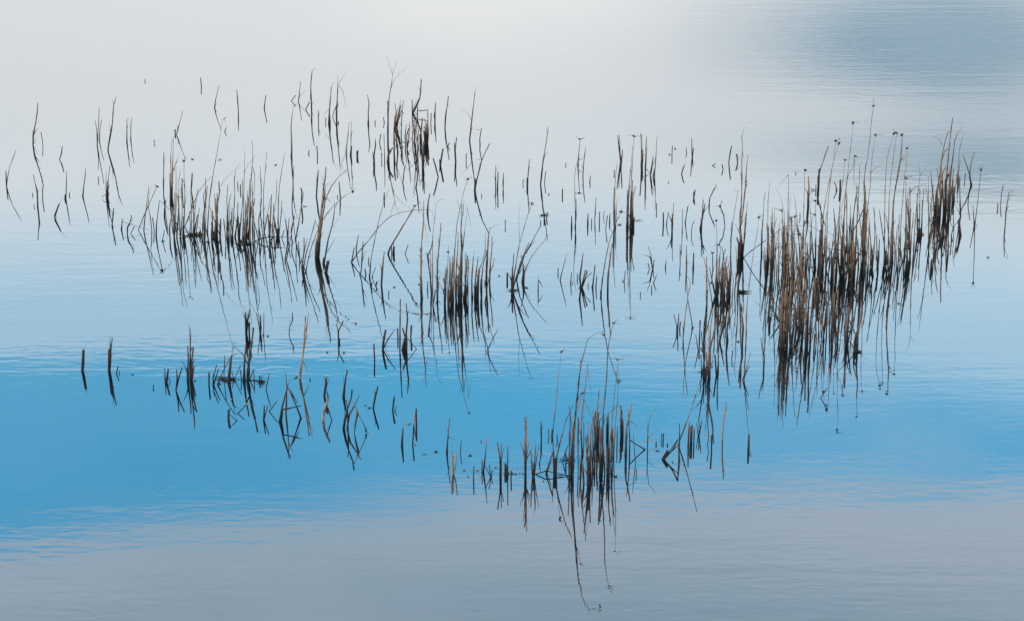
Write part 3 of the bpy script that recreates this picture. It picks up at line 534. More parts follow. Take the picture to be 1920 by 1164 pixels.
R|2.2|890.2,357.4 893.7,339 903.1,301.2 917.7,270.3|reed_stalk|reed|lone reeds in open water|medium-high right-leaning reed stalk alone, back row, centre
R|2.4|889.9,357.9 891.1,335.6|reed_stub|reed stub|lone reeds in open water|short upright reed stub, third such from left alone, back row, centre
R|0.7h|1083.6,310.9 1085.3,287.5 1087.5,261.7|rush_stalk|rush|lone reeds in open water|medium-high thin upright seed-headed rush alone, far back row, centre
R|1.2|929.2,350.2 929.2,310.3|reed_stub|reed stub|lone reeds in open water|short thin upright leafy reed stub, first such from left alone, back row, centre
L|0.7|929.8,322.3 934.9,308.6
R|1.5|932.7,355.9 934,322.3|reed_stub|reed stub|lone reeds in open water|short upright reed stub, fourth such from left alone, back row, centre
R|1.4|943.5,353.6 944,324.9|reed_stub|reed stub|lone reeds in open water|short thin upright leafy reed stub, second such from left alone, back row, centre
L|1.2|943,349.8 941.8,335.2
R|2.7|988.7,349.2 988.7,334.4|reed_stub|reed stub|lone reeds in open water|tiny stout upright reed stub alone, back row, centre
R|2.1|1013.6,346.4 1015.7,324.1 1018.3,300 1023.4,270.3 1028.2,238.5|reed_stalk|reed|lone reeds in open water|tall upright leafy reed stalk alone, back row, centre
L|0.5|1026,250.2 1024.3,238.1
R|1.4|1079.3,426.3 1078.4,385.9 1077,334.4 1081.8,301.7|reed_stalk|reed|lone reeds in open water|tall thin upright reed stalk alone, back row, centre
R|2.1|1071.9,427.3 1071.9,404.8|reed_stub|reed stub|lone reeds in open water|short upright reed stub, fifth such from left alone, back row, centre
R|2.1|1102.1,421.7 1102.5,401.1|reed_stub|reed stub|lone reeds in open water|tiny upright reed stub, first such from left alone, back row, centre right
R|1.4|1115,413.8 1117.6,370.5|reed_stub|reed stub|lone reeds in open water|short thin upright reed stub, first such from left alone, back row, centre right
R|2.1|1151.7,426.3 1150.8,377.8 1151.7,352|reed_stalk|reed|slim reeds behind the right clump|medium-high upright reed stalk, first such from left in slim back-right group
R|1.4|1154.3,426.3 1155.5,389|reed_stub|reed stub|slim reeds behind the right clump|short thin upright leafy reed stub in slim back-right group
L|0.5|1155.5,389 1156.9,374.4 1161.2,364
R|1.9|1164.1,316.8 1167.5,281.6|reed_stub|reed stub|slim reeds behind the right clump|short upright reed stub, first such from left in slim back-right group
R|0.9h|1182.6,425.6 1183.5,341.7 1186.1,302.2 1188.5,255.8|rush_stalk|rush|slim reeds behind the right clump|very tall thin upright seed-headed rush in slim back-right group
R|3.1|1176.6,426.3 1177.5,384.7 1180.1,346.9|reed_stalk|reed|slim reeds behind the right clump|medium-high stout upright reed stalk, first such from left in slim back-right group
R|2.1|1174.9,426.3 1176.6,357.2|reed_stalk|reed|slim reeds behind the right clump|medium-high upright reed stalk, second such from left in slim back-right group
R|2.4|1182.6,426.3 1184.4,384.7 1186.1,338.3|reed_stalk|reed|slim reeds behind the right clump|medium-high upright reed stalk, fourth such from left in slim back-right group
R|2.4|1185.2,425.9 1186.1,376.1 1190.9,350.3|reed_stalk|reed|slim reeds behind the right clump|medium-high upright reed stalk, fifth such from left in slim back-right group
R|1.7|1186.9,425.9 1186.9,395|reed_stub|reed stub|slim reeds behind the right clump|short upright reed stub, third such from left in slim back-right group
R|2.1|1188.1,424.5 1189.2,407.9|reed_stub|reed stub|slim reeds behind the right clump|tiny upright reed stub, first such from left in slim back-right group
R|2.4|1181.8,426.3 1186.1,395|reed_stub|reed stub|slim reeds behind the right clump|short upright reed stub, second such from left in slim back-right group
R|1.7|1180.9,426.3 1183.5,331.4|reed_stalk|reed|slim reeds behind the right clump|medium-high upright reed stalk, third such from left in slim back-right group
F|2.4|1197.3,413.9|floating_leaf|leaf|plant scraps floating on the water|flat grey floating leaf in slim back-right group
D|2.4|1162,422.1|plant_scrap|plant scrap|plant scraps floating on the water|small dark floating plant scrap in slim back-right group
R|3.1|1202.7,310.1 1202.9,274.7 1202.1,252.3|reed_stalk|reed|slim reeds behind the right clump|medium-high stout upright reed stalk, second such from left in slim back-right group
R|2.1|1204.1,310.8 1205,281.6|reed_stub|reed stub|slim reeds behind the right clump|short upright reed stub, fourth such from left in slim back-right group
R|1.7|1210.5,324 1212.7,276.4|reed_stub|reed stub|slim reeds behind the right clump|short upright leafy reed stub in slim back-right group
L|1.5|1210.1,316.3 1220.1,324.9
R|2.2|1219.6,329.2 1224.7,294.4|reed_stub|reed stub|slim reeds behind the right clump|short upright reed stub, fifth such from left in slim back-right group
R|2.1|1224.7,331.7 1227.7,315.9|reed_stub|reed stub|slim reeds behind the right clump|tiny upright reed stub, second such from left in slim back-right group
D|2.4|1255.7,290.2|plant_scrap|plant scrap|plant scraps floating on the water|small dark floating plant scrap, first such from left alone, far back row, centre right
D|2.4|1266,279.5|plant_scrap|plant scrap|plant scraps floating on the water|small dark floating plant scrap, second such from left alone, far back row, centre right
R|1.7|1297.8,295.6 1296.9,259.2|reed_stub|reed stub|lone reeds in open water|short upright reed stub, first such from left alone, far back row, centre right
R|1.7|1329.6,385.7 1330.4,372.6 1343.3,345.1|reed_stub|reed stub|lone reeds in open water|short right-leaning reed stub alone, back row, centre right
R|1.7|1243.7,421.1 1243.7,400.1|reed_stub|reed stub|lone reeds in open water|tiny upright reed stub, second such from left alone, back row, centre right
R|2.4|1260,433.1 1260.8,401.9|reed_stub|reed stub|lone reeds in open water|short upright reed stub alone, back row, centre right
R|0.9|1279.2,435.5 1279.7,391.5|reed_stub|reed stub|lone reeds in open water|short thin upright reed stub, second such from left alone, back row, centre right
R|1.7|1284.9,417.5 1289.5,388.1|reed_stub|reed stub|lone reeds in open water|short upright leafy reed stub alone, back row, centre right
L|0.5|1289.5,388.1 1292.3,381.2
R|3.1|1313.6,429.7 1317.6,401.9 1321.8,381.2|reed_stalk|reed|fringe reeds of the right clump|medium-high stout upright reed stalk, first such from left in right clump, left fringe
R|0.9h|1343.3,554.7 1344.2,451.6 1343.8,414.6|rush_stalk|rush|fringe reeds of the right clump|tall thin upright seed-headed rush in right clump, left fringe
R|2.4|1089,540.4 1087.3,520.3 1090.7,496.2 1093.3,474.8|reed_stalk|reed|lone reeds in open water|medium-high upright reed stalk alone, middle row, centre
R|2.1|1089.8,540.4 1093.3,523.7 1097.6,506.6|reed_stub|reed stub|lone reeds in open water|short upright reed stub alone, middle row, centre
R|2.1|1090.7,540.4 1095.9,523.7 1101,509.1|reed_stub|reed stub|lone reeds in open water|short right-leaning reed stub alone, middle row, centre
D|2.4|1086.7,540.1|plant_scrap|plant scrap|plant scraps floating on the water|small dark floating plant scrap alone, middle row, centre
R|2.1|1110.8,539.4 1113,520.3 1115.6,498.8|reed_stub|reed stub|lone reeds in open water|short upright reed stub, first such from left alone, middle row, centre right
R|1.9|1117.3,539.4 1119.1,516|reed_stub|reed stub|lone reeds in open water|short upright reed stub, second such from left alone, middle row, centre right
D|2.4|1110.5,538.3|plant_scrap|plant scrap|plant scraps floating on the water|small dark floating plant scrap, first such from left alone, middle row, centre right
R|1.9h|1126.8,553.3 1129.4,525.5 1135.4,485.9 1143.1,449.8 1150,432.7 1156.9,412 1164.1,397.6|rush_stalk|rush|lone reeds in open water|tall upright seed-headed rush alone, middle row, centre right
R|2.7|1139.3,540.4 1140.5,511.7 1144,485.9 1147.4,456.7|reed_stalk|reed|lone reeds in open water|medium-high stout upright leafy reed stalk alone, middle row, centre right
L|1.7|1147.4,457.6 1149.6,468.7
D|2.4|1168,527.7|plant_scrap|plant scrap|plant scraps floating on the water|small dark floating plant scrap, second such from left alone, middle row, centre right
R|2.1|1223.9,504.3 1219.6,482.5 1216.2,480.8|reed_stub|reed stub|lone reeds in open water|short left-leaning reed stub alone, middle row, centre right
R|1.2|1223.5,504.1 1220.5,479.1 1215.3,461.9|reed_stub|reed stub|lone reeds in open water|short thin upright reed stub alone, middle row, centre right
R|1.4|1275.4,494.5 1275.1,460.2|reed_stub|reed stub|lone reeds in open water|short thin upright leafy reed stub alone, middle row, centre right
L|0.7|1275.8,475.6 1277.5,468.7
R|2.2|1287.1,506.6 1287.1,460.2|reed_stub|reed stub|fringe reeds of the right clump|short upright leafy reed stub in right clump, left fringe
L|0.5|1287.5,494.5 1296.1,490.2
R|2.1|1299.8,504.1 1300.9,475.6|reed_stub|reed stub|fringe reeds of the right clump|short upright reed stub, first such from left in right clump, left fringe
R|1.2h|1336.5,504.1 1335.9,474.8|rush_stalk|rush|fringe reeds of the right clump|short thin upright seed-headed rush, first such from left in right clump, left fringe
R|1.5|1280.6,633.6 1283.2,604.4 1289.2,559.7 1295.2,528.7|reed_stalk|reed|lone reeds in open water|tall upright leafy reed stalk alone, front row, centre right
L|0.9|1295.2,528.7 1288.4,519.3
R|1.5|1298.2,615.5 1296.9,602.6 1289.2,556.2 1287.5,525.3 1287.2,485.8|reed_stalk|reed|fringe reeds of the right clump|tall upright reed stalk in right clump, left fringe
R|2.7|1342.5,556.6 1344.2,520.2 1344.2,494.4 1344.6,458.3|reed_stalk|reed|fringe reeds of the right clump|tall stout upright reed stalk in right clump, left fringe
R|2.1|1344.2,556.2 1349.4,475.5|reed_stalk|reed|fringe reeds of the right clump|medium-high upright reed stalk, first such from left in right clump, left fringe
R|2.7|1353.7,542.5 1356.2,511.6 1360.5,494.4 1363.1,480.6|reed_stalk|reed|fringe reeds of the right clump|medium-high stout upright reed stalk, second such from left in right clump, left fringe
R|2.1|1356.2,541.1 1355.4,482.3 1360.5,466.9|reed_stalk|reed|fringe reeds of the right clump|medium-high upright reed stalk, second such from left in right clump, left fringe
R|2.7|1365.7,556.6 1364,520.2 1361.4,499.5|reed_stalk|reed|fringe reeds of the right clump|medium-high stout upright reed stalk, third such from left in right clump, left fringe
R|2.4|1368.3,556.6 1371.7,492.7|reed_stalk|reed|fringe reeds of the right clump|medium-high upright reed stalk, fourth such from left in right clump, left fringe
R|1.4|1372.6,557.1 1375.1,525.3 1372.6,511.6|reed_stub|reed stub|fringe reeds of the right clump|short thin upright reed stub, second such from left in right clump, left fringe
R|1.5|1364.8,553.1 1356.2,516.7|reed_stub|reed stub|fringe reeds of the right clump|short upright reed stub, eighth such from left in right clump, left fringe
R|2.1|1358,549.4 1358.8,511.6|reed_stub|reed stub|fringe reeds of the right clump|short upright reed stub, fifth such from left in right clump, left fringe
R|1.7|1361.4,553.7 1370,511.6|reed_stub|reed stub|fringe reeds of the right clump|short upright reed stub, seventh such from left in right clump, left fringe
R|2.4|1389.2,483.5 1388.4,427.3 1389.2,393 1390.9,350 1390.6,298.4 1391.8,281.3 1390.9,255.8|reed_stalk|reed|reeds of the dense right clump|very tall upright leafy reed stalk in right clump, leftmost part
L|0.7|1390.9,255.8 1396.9,235.7
L|0.5|1391.5,281.3 1396.1,303.6
R|2.6|1392.7,483.5 1390.1,446.2 1387.5,427.3 1392.7,401.6 1395.2,375.8 1397.8,350 1399.5,315.6 1402.6,289.8|reed_stalk|reed|reeds of the dense right clump|very tall upright reed stalk in right clump, leftmost part
R|2.1|1391.8,483.5 1394.4,453.1 1396.9,418.7 1398.7,399.8|reed_stalk|reed|reeds of the dense right clump|medium-high upright reed stalk, second such from left in right clump, leftmost part
R|1.4|1392.7,482.3 1398.7,418.7 1401.2,380.1|reed_stalk|reed|reeds of the dense right clump|tall thin upright reed stalk in right clump, leftmost part
R|3.4|1384.9,484.4 1384.9,456.6 1381.5,446.2|reed_stub|reed stub|fringe reeds of the right clump|short stout upright reed stub in right clump, left fringe
R|3.1|1387.5,485.3 1388.4,453.1|reed_stub|reed stub|reeds of the dense right clump|short stout upright reed stub, first such from left in right clump, leftmost part
R|1.7|1388.4,483.2 1386.6,401.6 1388.4,389.5|reed_stalk|reed|reeds of the dense right clump|medium-high upright reed stalk, first such from left in right clump, leftmost part
R|1|1369.5,504.7 1370.3,453.1 1376.3,401.6 1383.2,360.3|reed_stalk|reed|fringe reeds of the right clump|tall thin upright leafy reed stalk in right clump, left fringe
L|0.5|1383.2,360.3 1376.3,356
L|0.5|1383.2,360.3 1386.1,355.2
R|2.1|1370.3,504.7 1370.3,453.1 1372,417|reed_stalk|reed|fringe reeds of the right clump|medium-high upright reed stalk, fifth such from left in right clump, left fringe
R|1.9|1427.9,479.2 1428.7,435.9 1431.3,401.6 1433,372.3 1435.6,360.3|reed_stalk|reed|reeds of the dense right clump|tall upright reed stalk in right clump, leftmost part
R|2.7|1427.9,479.6 1428.4,432.5|reed_stub|reed stub|reeds of the dense right clump|short stout upright reed stub, second such from left in right clump, leftmost part
R|1.4|1435.6,515.3 1438.2,470.3 1439.4,418.7 1439.9,380.9 1442.1,353.4 1444.2,340|reed_stalk|reed|reeds of the dense right clump|very tall thin upright reed stalk in right clump, leftmost part
R|3.1|1439.1,489.5 1439.9,422.2|reed_stalk|reed|reeds of the dense right clump|medium-high stout upright reed stalk in right clump, leftmost part
R|2.7|1440.8,489.5 1440.8,427.3|reed_stalk|reed|reeds of the dense right clump|medium-high stout upright reed stalk in right clump, left-middle part
R|2.7|1445.9,515.3 1446.8,461.7 1445.9,418.7|reed_stalk|reed|reeds of the dense right clump|tall stout upright reed stalk, first such from left in right clump, left-middle part
R|2.4|1448.5,506.7 1449.4,470.3 1448.5,415.3|reed_stalk|reed|reeds of the dense right clump|medium-high upright reed stalk, first such from left in right clump, left-middle part
R|1.4|1447.6,496.4 1449.4,435.9 1447.3,393|rush_stalk|rush|reeds of the dense right clump|tall thin upright seed-headed rush in right clump, left-middle part
L|1.2h|1447.6,390.9 1453.7,390.9 1465.7,396.1
R|4.5|1471.7,530.8 1472.6,470.3 1470.8,425.6|reed_stalk|reed|reeds of the dense right clump|tall stout upright leafy reed stalk in right clump, left-middle part
L|1.5|1470.8,460 1447.6,469.4 1416.7,496.9
R|3.1|1469.1,522.2 1469.1,425.6|reed_stalk|reed|reeds of the dense right clump|tall stout upright reed stalk, second such from left in right clump, left-middle part
R|3.1|1475.1,530.8 1476,470.3 1475.1,427.3|reed_stalk|reed|reeds of the dense right clump|tall stout upright reed stalk, third such from left in right clump, left-middle part
R|1.4|1471.7,505 1470.8,423.9 1470.5,399.8|reed_stalk|reed|reeds of the dense right clump|tall thin upright leafy reed stalk, second such from left in right clump, left-middle part
L|0.7|1470.5,399.8 1463.1,367.2 1452.8,350
R|1|1476,505 1477.4,401.6 1478.8,327.7|reed_stalk|reed|reeds of the dense right clump|very tall thin upright leafy reed stalk, third such from left in right clump, left-middle part
L|0.7|1478.8,327.7 1458,350.9
R|1.5|1478.6,505 1479.4,401.6 1482.4,370.6|reed_stalk|reed|reeds of the dense right clump|tall upright reed stalk, second such from left in right clump, left-middle part
R|2.4|1480.3,539.4 1478.6,490.9 1487.2,470.3|reed_stalk|reed|reeds of the dense right clump|medium-high upright reed stalk, second such from left in right clump, left-middle part
R|2.1|1483.7,539.4 1486.3,470.3|reed_stalk|reed|reeds of the dense right clump|medium-high upright reed stalk, third such from left in right clump, left-middle part
R|1h|1487.2,505 1490.6,453.1 1480.3,425.6 1484.6,415.3|rush_stalk|rush|reeds of the dense right clump|medium-high thin upright seed-headed rush, first such from left in right clump, left-middle part
R|1h|1488,505 1483.7,435.9 1484.1,410.2|rush_stalk|rush|reeds of the dense right clump|medium-high thin upright seed-headed rush, second such from left in right clump, left-middle part
R|1h|1502.6,489.5 1494,423.9 1491.5,406.7|rush_stalk|rush|reeds of the dense right clump|medium-high thin upright seed-headed rush, first such from left in right clump, middle part
R|1h|1504.4,486.1 1501.8,453.1 1499.2,439.4|rush_stalk|rush|reeds of the dense right clump|short thin upright seed-headed rush in right clump, middle part
R|1.7|1487.2,522.2 1486.3,487.5 1488,432.5|reed_stalk|reed|reeds of the dense right clump|medium-high upright reed stalk, fourth such from left in right clump, left-middle part
R|3.1|1502.6,522.2 1504.4,470.3 1506.1,427.3 1508.7,413.6|reed_stalk|reed|reeds of the dense right clump|tall stout upright reed stalk, first such from left in right clump, middle part
R|2.1|1509.5,522.2 1509.5,453.1 1512.1,432.5|reed_stalk|reed|reeds of the dense right clump|medium-high upright reed stalk, first such from left in right clump, middle part
R|4.5|1500.9,523.9 1497.5,504.7 1493.2,497.8|reed_stub|reed stub|reeds of the dense right clump|short stout left-leaning reed stub in right clump, middle part
R|4.5|1500.9,536 1502.6,496.1 1506.1,466.9|reed_stalk|reed|reeds of the dense right clump|medium-high stout upright reed stalk, first such from left in right clump, middle part
R|0.9h|1506.1,505 1506.9,401.6 1508.8,319.9|rush_stalk|rush|reeds of the dense right clump|very tall thin upright seed-headed rush, first such from left in right clump, middle part
R|2.7|1515.5,389.2 1515.5,367.2 1517.3,350 1515.7,331.4|reed_stalk|reed|lone reeds in open water|medium-high stout upright reed stalk alone, back row, far right
R|2.4|1514.7,389.5 1515.5,360.3|reed_stub|reed stub|lone reeds in open water|short upright reed stub, first such from left alone, back row, far right
R|1.2h|1529.3,505 1529.8,418.7 1528.9,377.5|rush_stalk|rush|reeds of the dense right clump|tall thin upright seed-headed rush in right clump, middle part
R|2.4|1528.4,505 1529.3,446.2|reed_stalk|reed|reeds of the dense right clump|medium-high upright reed stalk, second such from left in right clump, middle part
R|1h|1519,453.5 1522.4,410.2 1527.6,403.3|rush_stalk|rush|reeds of the dense right clump|medium-high thin upright seed-headed rush, second such from left in right clump, middle part
R|5.2|1537.9,515.3 1537.9,470.3 1539.6,432.5|reed_stalk|reed|reeds of the dense right clump|medium-high stout upright reed stalk, third such from left in right clump, middle part
R|2.7|1533.6,515.3 1535.3,460|reed_stalk|reed|reeds of the dense right clump|medium-high stout upright reed stalk, second such from left in right clump, middle part
R|2.7|1542.2,505 1540.5,435.9 1539.6,413.6 1538.7,380.9|reed_stalk|reed|reeds of the dense right clump|tall stout upright reed stalk, second such from left in right clump, middle part
R|1.7|1541.3,496.4 1543.9,406.7|reed_stalk|reed|reeds of the dense right clump|medium-high upright leafy reed stalk, second such from left in right clump, middle part
L|0.9|1543,470.3 1546.5,446.2
R|1.2|1394.4,483.2@483.2 1416.7,464.3@490.9 1449.4,441.1@499.5 1473.4,423@504.7 1497.5,423@508.1 1521.5,424.8@511.5 1537.9,434.2@513.3|reed_stalk|reed|reeds of the dense right clump|medium-high thin bent-over reed stalk in right clump, leftmost part
R|1.2|1617.8,518.8 1616.1,477.2 1557.6,466.9 1514.7,458.3 1451.1,457.4|reed_stalk|reed|reeds of the dense right clump|medium-high thin left-leaning reed stalk in right clump, right-middle part
R|2.7|1548.2,522.2 1549,487.5 1549.9,461.7|reed_stalk|reed|reeds of the dense right clump|medium-high stout upright reed stalk, fifth such from left in right clump, middle part
R|1.5|1548.2,522.2 1548.2,470.3 1550.8,427.3|reed_stalk|reed|reeds of the dense right clump|medium-high upright reed stalk, third such from left in right clump, middle part
R|1.2h|1538.7,505 1542.2,418.7 1546.5,384.4 1554.4,341.8 1563,298.8 1567.3,264.4|rush_stalk|rush|reeds of the dense right clump|very tall thin upright seed-headed rush, second such from left in right clump, middle part
R|1.2h|1548.2,520.5 1550.8,427.3 1552.7,375.8 1558.7,326.3 1563,298.8 1573.3,269.6|rush_stalk|rush|reeds of the dense right clump|very tall thin upright seed-headed rush, third such from left in right clump, middle part
R|1.5|1562.8,518.8 1566.2,446.2 1573.1,405 1587.7,353.4|reed_stalk|reed|reeds of the dense right clump|very tall upright reed stalk in right clump, middle part
R|2.7|1559.4,520.5 1561.9,484 1567.9,453.1|reed_stalk|reed|reeds of the dense right clump|medium-high stout upright reed stalk, sixth such from left in right clump, middle part
R|2.4|1566.2,520.5 1569.7,470.3 1571.4,432.5|reed_stalk|reed|reeds of the dense right clump|medium-high upright reed stalk, fourth such from left in right clump, middle part
R|2.4|1574.8,519.6 1571.4,470.3 1574.8,405|reed_stalk|reed|reeds of the dense right clump|tall upright reed stalk, first such from left in right clump, right-middle part
R|2.7|1576.5,519.6 1577.4,470.3 1581.7,418.7|reed_stalk|reed|reeds of the dense right clump|tall stout upright reed stalk, first such from left in right clump, right-middle part
R|2.4|1581.7,519.6 1579.1,487.5 1580.8,418.7 1585.1,384.4|reed_stalk|reed|reeds of the dense right clump|tall upright reed stalk, second such from left in right clump, right-middle part
R|1.7|1583.4,519.6 1586.9,453.1 1588.6,367.2|reed_stalk|reed|reeds of the dense right clump|tall upright reed stalk, third such from left in right clump, right-middle part
R|2.4|1592,519.6 1591.1,487.5 1592,446.2 1595.4,384.4|reed_stalk|reed|reeds of the dense right clump|tall upright reed stalk, fifth such from left in right clump, right-middle part
R|5.2|1599.7,520.5 1600.6,487.5 1600.6,453.1|reed_stalk|reed|reeds of the dense right clump|medium-high stout upright reed stalk in right clump, right-middle part
R|3.1|1598,519.6 1598,435.9 1607.5,418.7 1621.2,384.4|reed_stalk|reed|reeds of the dense right clump|tall stout upright reed stalk, second such from left in right clump, right-middle part
R|2.1|1602.3,519.6 1605.8,444.5|reed_stalk|reed|reeds of the dense right clump|medium-high upright reed stalk, third such from left in right clump, right-middle part
R|2.1|1591.1,505 1598.9,410.2 1607.5,350|reed_stalk|reed|reeds of the dense right clump|tall upright reed stalk, fourth such from left in right clump, right-middle part
R|1.2h|1581.7,519.6 1583.4,384.4 1588.7,333.2 1592.2,298.8 1596.5,264.4 1599.9,230.6|rush_stalk|rush|reeds of the dense right clump|very tall thin upright seed-headed rush, first such from left in right clump, right-middle part
R|1.2h|1566.2,519.6 1573.3,401.9 1576.7,367.5 1581.9,326.3 1584.4,300.5|rush_stalk|rush|reeds of the dense right clump|very tall thin upright seed-headed rush, fourth such from left in right clump, middle part
R|1.4h|1591.1,519.6 1586.2,348.3 1597.2,315.6 1603.4,293.6|rush_stalk|rush|reeds of the dense right clump|very tall thin upright seed-headed rush, second such from left in right clump, right-middle part
L|1.2|1602.3,298.4 1600.6,332.8 1603.2,355.2
R|1.2|1600.6,505 1610.9,350 1611.9,310.8 1616.2,303.9|reed_stalk|reed|reeds of the dense right clump|very tall thin upright reed stalk in right clump, right-middle part
R|2.1|1602.3,519.6 1607.5,401.6 1605.9,343.5|reed_stalk|reed|reeds of the dense right clump|very tall upright reed stalk, second such from left in right clump, right-middle part
R|2.1|1598.9,518.8 1600.6,401.6 1610.1,348.3|reed_stalk|reed|reeds of the dense right clump|very tall upright reed stalk, first such from left in right clump, right-middle part
R|1.4h|1359.3,424.2 1356.7,401.9 1349.8,386.7|rush_stalk|rush|fringe reeds of the right clump|short thin upright seed-headed rush, second such from left in right clump, left fringe
R|2.4|1534.6,350.6 1534.1,333.1 1538,317.6 1552.6,275.5|reed_stalk|reed|lone reeds in open water|medium-high upright reed stalk alone, back row, far right
R|2.7|1534.8,350.8 1535.8,319.4|reed_stub|reed stub|lone reeds in open water|short stout upright reed stub alone, back row, far right
R|2.4|1575.5,357.5 1575.8,338.6|reed_stub|reed stub|lone reeds in open water|tiny upright reed stub alone, back row, far right
R|1.7|1366.5,304.8 1368.7,290.2 1371.7,275|reed_stub|reed stub|lone reeds in open water|short upright reed stub, second such from left alone, far back row, centre right
R|3.1|1618.9,490.2 1616.3,450.3 1618.9,407.3 1620.6,373 1618.9,338.6|reed_stalk|reed|reeds of the dense right clump|tall stout upright reed stalk, third such from left in right clump, right-middle part
R|3.1|1620.6,490.2 1621.5,415.9 1622.3,364.4|reed_stalk|reed|reeds of the dense right clump|tall stout upright reed stalk, fourth such from left in right clump, right-middle part
R|2.4|1622.3,491 1624.1,398.7 1621.5,347.2|reed_stalk|reed|reeds of the dense right clump|tall upright reed stalk, eighth such from left in right clump, right-middle part
R|1.2h|1618.9,485 1621,330 1625.8,300.3 1630.9,262.5 1634.4,222.9 1637.8,198.9|rush_stalk|rush|reeds of the dense right clump|very tall thin upright seed-headed rush, third such from left in right clump, right-middle part
R|1.2h|1622.3,490.2 1625.8,398.7 1631.8,347.2 1633.5,308.9 1636.9,283.1 1641.2,253.9|rush_stalk|rush|reeds of the dense right clump|very tall thin upright seed-headed rush, fourth such from left in right clump, right-middle part
L|0.7|1635.2,307.1 1640.9,302.5
L|0.7|1633.5,323.1 1643,314.5 1653.3,310.2
R|1.4h|1657.6,493.6 1659.3,364.4 1661,326.6 1663.6,295.6 1668.7,273.3 1676.5,250.9|rush_stalk|rush|reeds of the dense right clump|very tall thin upright seed-headed rush, first such from left in right clump, rightmost part
R|1.2h|1665.3,493.6 1667,373 1671.3,326.6 1675.6,292.2 1681.6,250.1|rush_stalk|rush|reeds of the dense right clump|very tall thin upright seed-headed rush, second such from left in right clump, rightmost part
R|2.4h|1672.2,493.6 1673.9,398.7 1677.3,364.4 1684.2,321.4 1688.5,297.3 1691.6,253.5|rush_stalk|rush|reeds of the dense right clump|very tall upright seed-headed rush in right clump, rightmost part
L|1|1688.5,301.6 1696.2,297.3 1706.2,287.9
L|1.4|1689.4,301.6 1696.2,289.6
R|1.5|1673.9,493.6 1675.6,381.6 1682.5,338.6 1689.4,299.1 1692.8,256.1|reed_stalk|reed|reeds of the dense right clump|very tall upright reed stalk in right clump, rightmost part
R|1.2h|1687.6,493.6 1689.4,415.9 1693.7,364.4 1696.2,330 1699.7,309.4 1700.9,278.4|rush_stalk|rush|reeds of the dense right clump|very tall thin upright seed-headed rush, third such from left in right clump, rightmost part
R|1.5h|1697.6,448.9 1698.3,381.6 1698.8,334.3|rush_stalk|rush|reeds of the dense right clump|tall upright seed-headed rush in right clump, rightmost part
L|0.5|1698.8,334.3 1703.1,330 1718.6,329.1
R|2.1|1705.7,430 1706.6,398.7 1705.7,349.8|reed_stalk|reed|reeds of the dense right clump|medium-high upright leafy reed stalk, third such from left in right clump, rightmost part
L|1.5|1705.7,362.7 1711.7,354.1 1720.3,348.9 1737.5,345.5
R|1.7|1712.6,476.4 1716,415.9 1720.3,373 1722.9,343.7 1724.6,330 1726.3,326.6|reed_stalk|reed|reeds of the dense right clump|tall upright leafy reed stalk, fourth such from left in right clump, rightmost part
L|0.7|1725.1,331.7 1724.6,312.8 1718.6,298.2
L|0.9|1726.3,327.4 1735.8,317.1
R|2.4|1720.3,441.2 1719.4,364.4|reed_stalk|reed|reeds of the dense right clump|medium-high upright reed stalk, first such from left in right clump, rightmost part
R|3.1|1722.9,442.1 1722.9,429.7|reed_stub|reed stub|reeds of the dense right clump|tiny stout upright reed stub, first such from left in right clump, rightmost part
R|3.4|1725.5,442.1 1726.3,428.8|reed_stub|reed stub|reeds of the dense right clump|tiny stout upright reed stub, second such from left in right clump, rightmost part
R|1.7|1727.2,441.2 1728.9,398.7 1732.3,354.1|reed_stalk|reed|reeds of the dense right clump|medium-high upright reed stalk, third such from left in right clump, rightmost part
R|1.7|1723.7,441.2 1724.6,364.4 1723.7,352.3|reed_stalk|reed|reeds of the dense right clump|medium-high upright reed stalk, second such from left in right clump, rightmost part
R|1.7|1740.9,473 1740.9,412.5 1740.1,381.6 1735.8,348.9|reed_stalk|reed|reeds of the far right clump|tall upright reed stalk, first such from left in the far right clump
R|1|1740.9,472.6 1740.9,364.4 1740.9,330|reed_stalk|reed|reeds of the far right clump|tall thin upright reed stalk in the far right clump
R|1.2|1745.2,428.3 1746.9,385|reed_stub|reed stub|reeds of the far right clump|short thin upright reed stub, first such from left in the far right clump
R|2.4|1745.7,505.6 1746.9,486.4|reed_stub|reed stub|reeds of the far right clump|tiny upright reed stub, first such from left in the far right clump
R|2.1|1757.3,459.2 1754.7,426.2|reed_stub|reed stub|reeds of the far right clump|short upright reed stub, first such from left in the far right clump
R|2.4|1754.7,400.8 1757.3,355.8 1762.4,330 1765,304.2 1767.6,287 1771.9,264.7 1777.9,247.5|reed_stalk|reed|reeds of the far right clump|tall upright leafy reed stalk, first such from left in the far right clump
L|0.9|1767,273.3 1761.5,261.3 1745.2,253.5
R|2.7|1773.6,399.1 1774.4,330 1777,304.2 1780.5,269.8 1783,247.5 1786.5,221.7|reed_stalk|reed|reeds of the far right clump|very tall stout upright reed stalk in the far right clump
R|2.4|1780.5,397.4 1781.3,347.2 1783,321.4 1786.5,295.6 1789.9,264.7 1794.2,252.7|reed_stalk|reed|reeds of the far right clump|tall upright leafy reed stalk, second such from left in the far right clump
L|0.5|1794.2,252.7 1805.4,238.1
L|1.4|1778.7,278.4 1766.7,289.6
R|1.5|1786.5,378.5 1795.9,321.4 1799.4,278.4 1805.4,254.4|reed_stalk|reed|reeds of the far right clump|tall upright reed stalk, third such from left in the far right clump
R|1.4|1795.1,340.7 1800.2,300.8|reed_stub|reed stub|reeds of the far right clump|short thin upright reed stub, second such from left in the far right clump
R|2.7|1786.5,375 1786.5,336|reed_stub|reed stub|reeds of the far right clump|short stout upright reed stub, first such from left in the far right clump
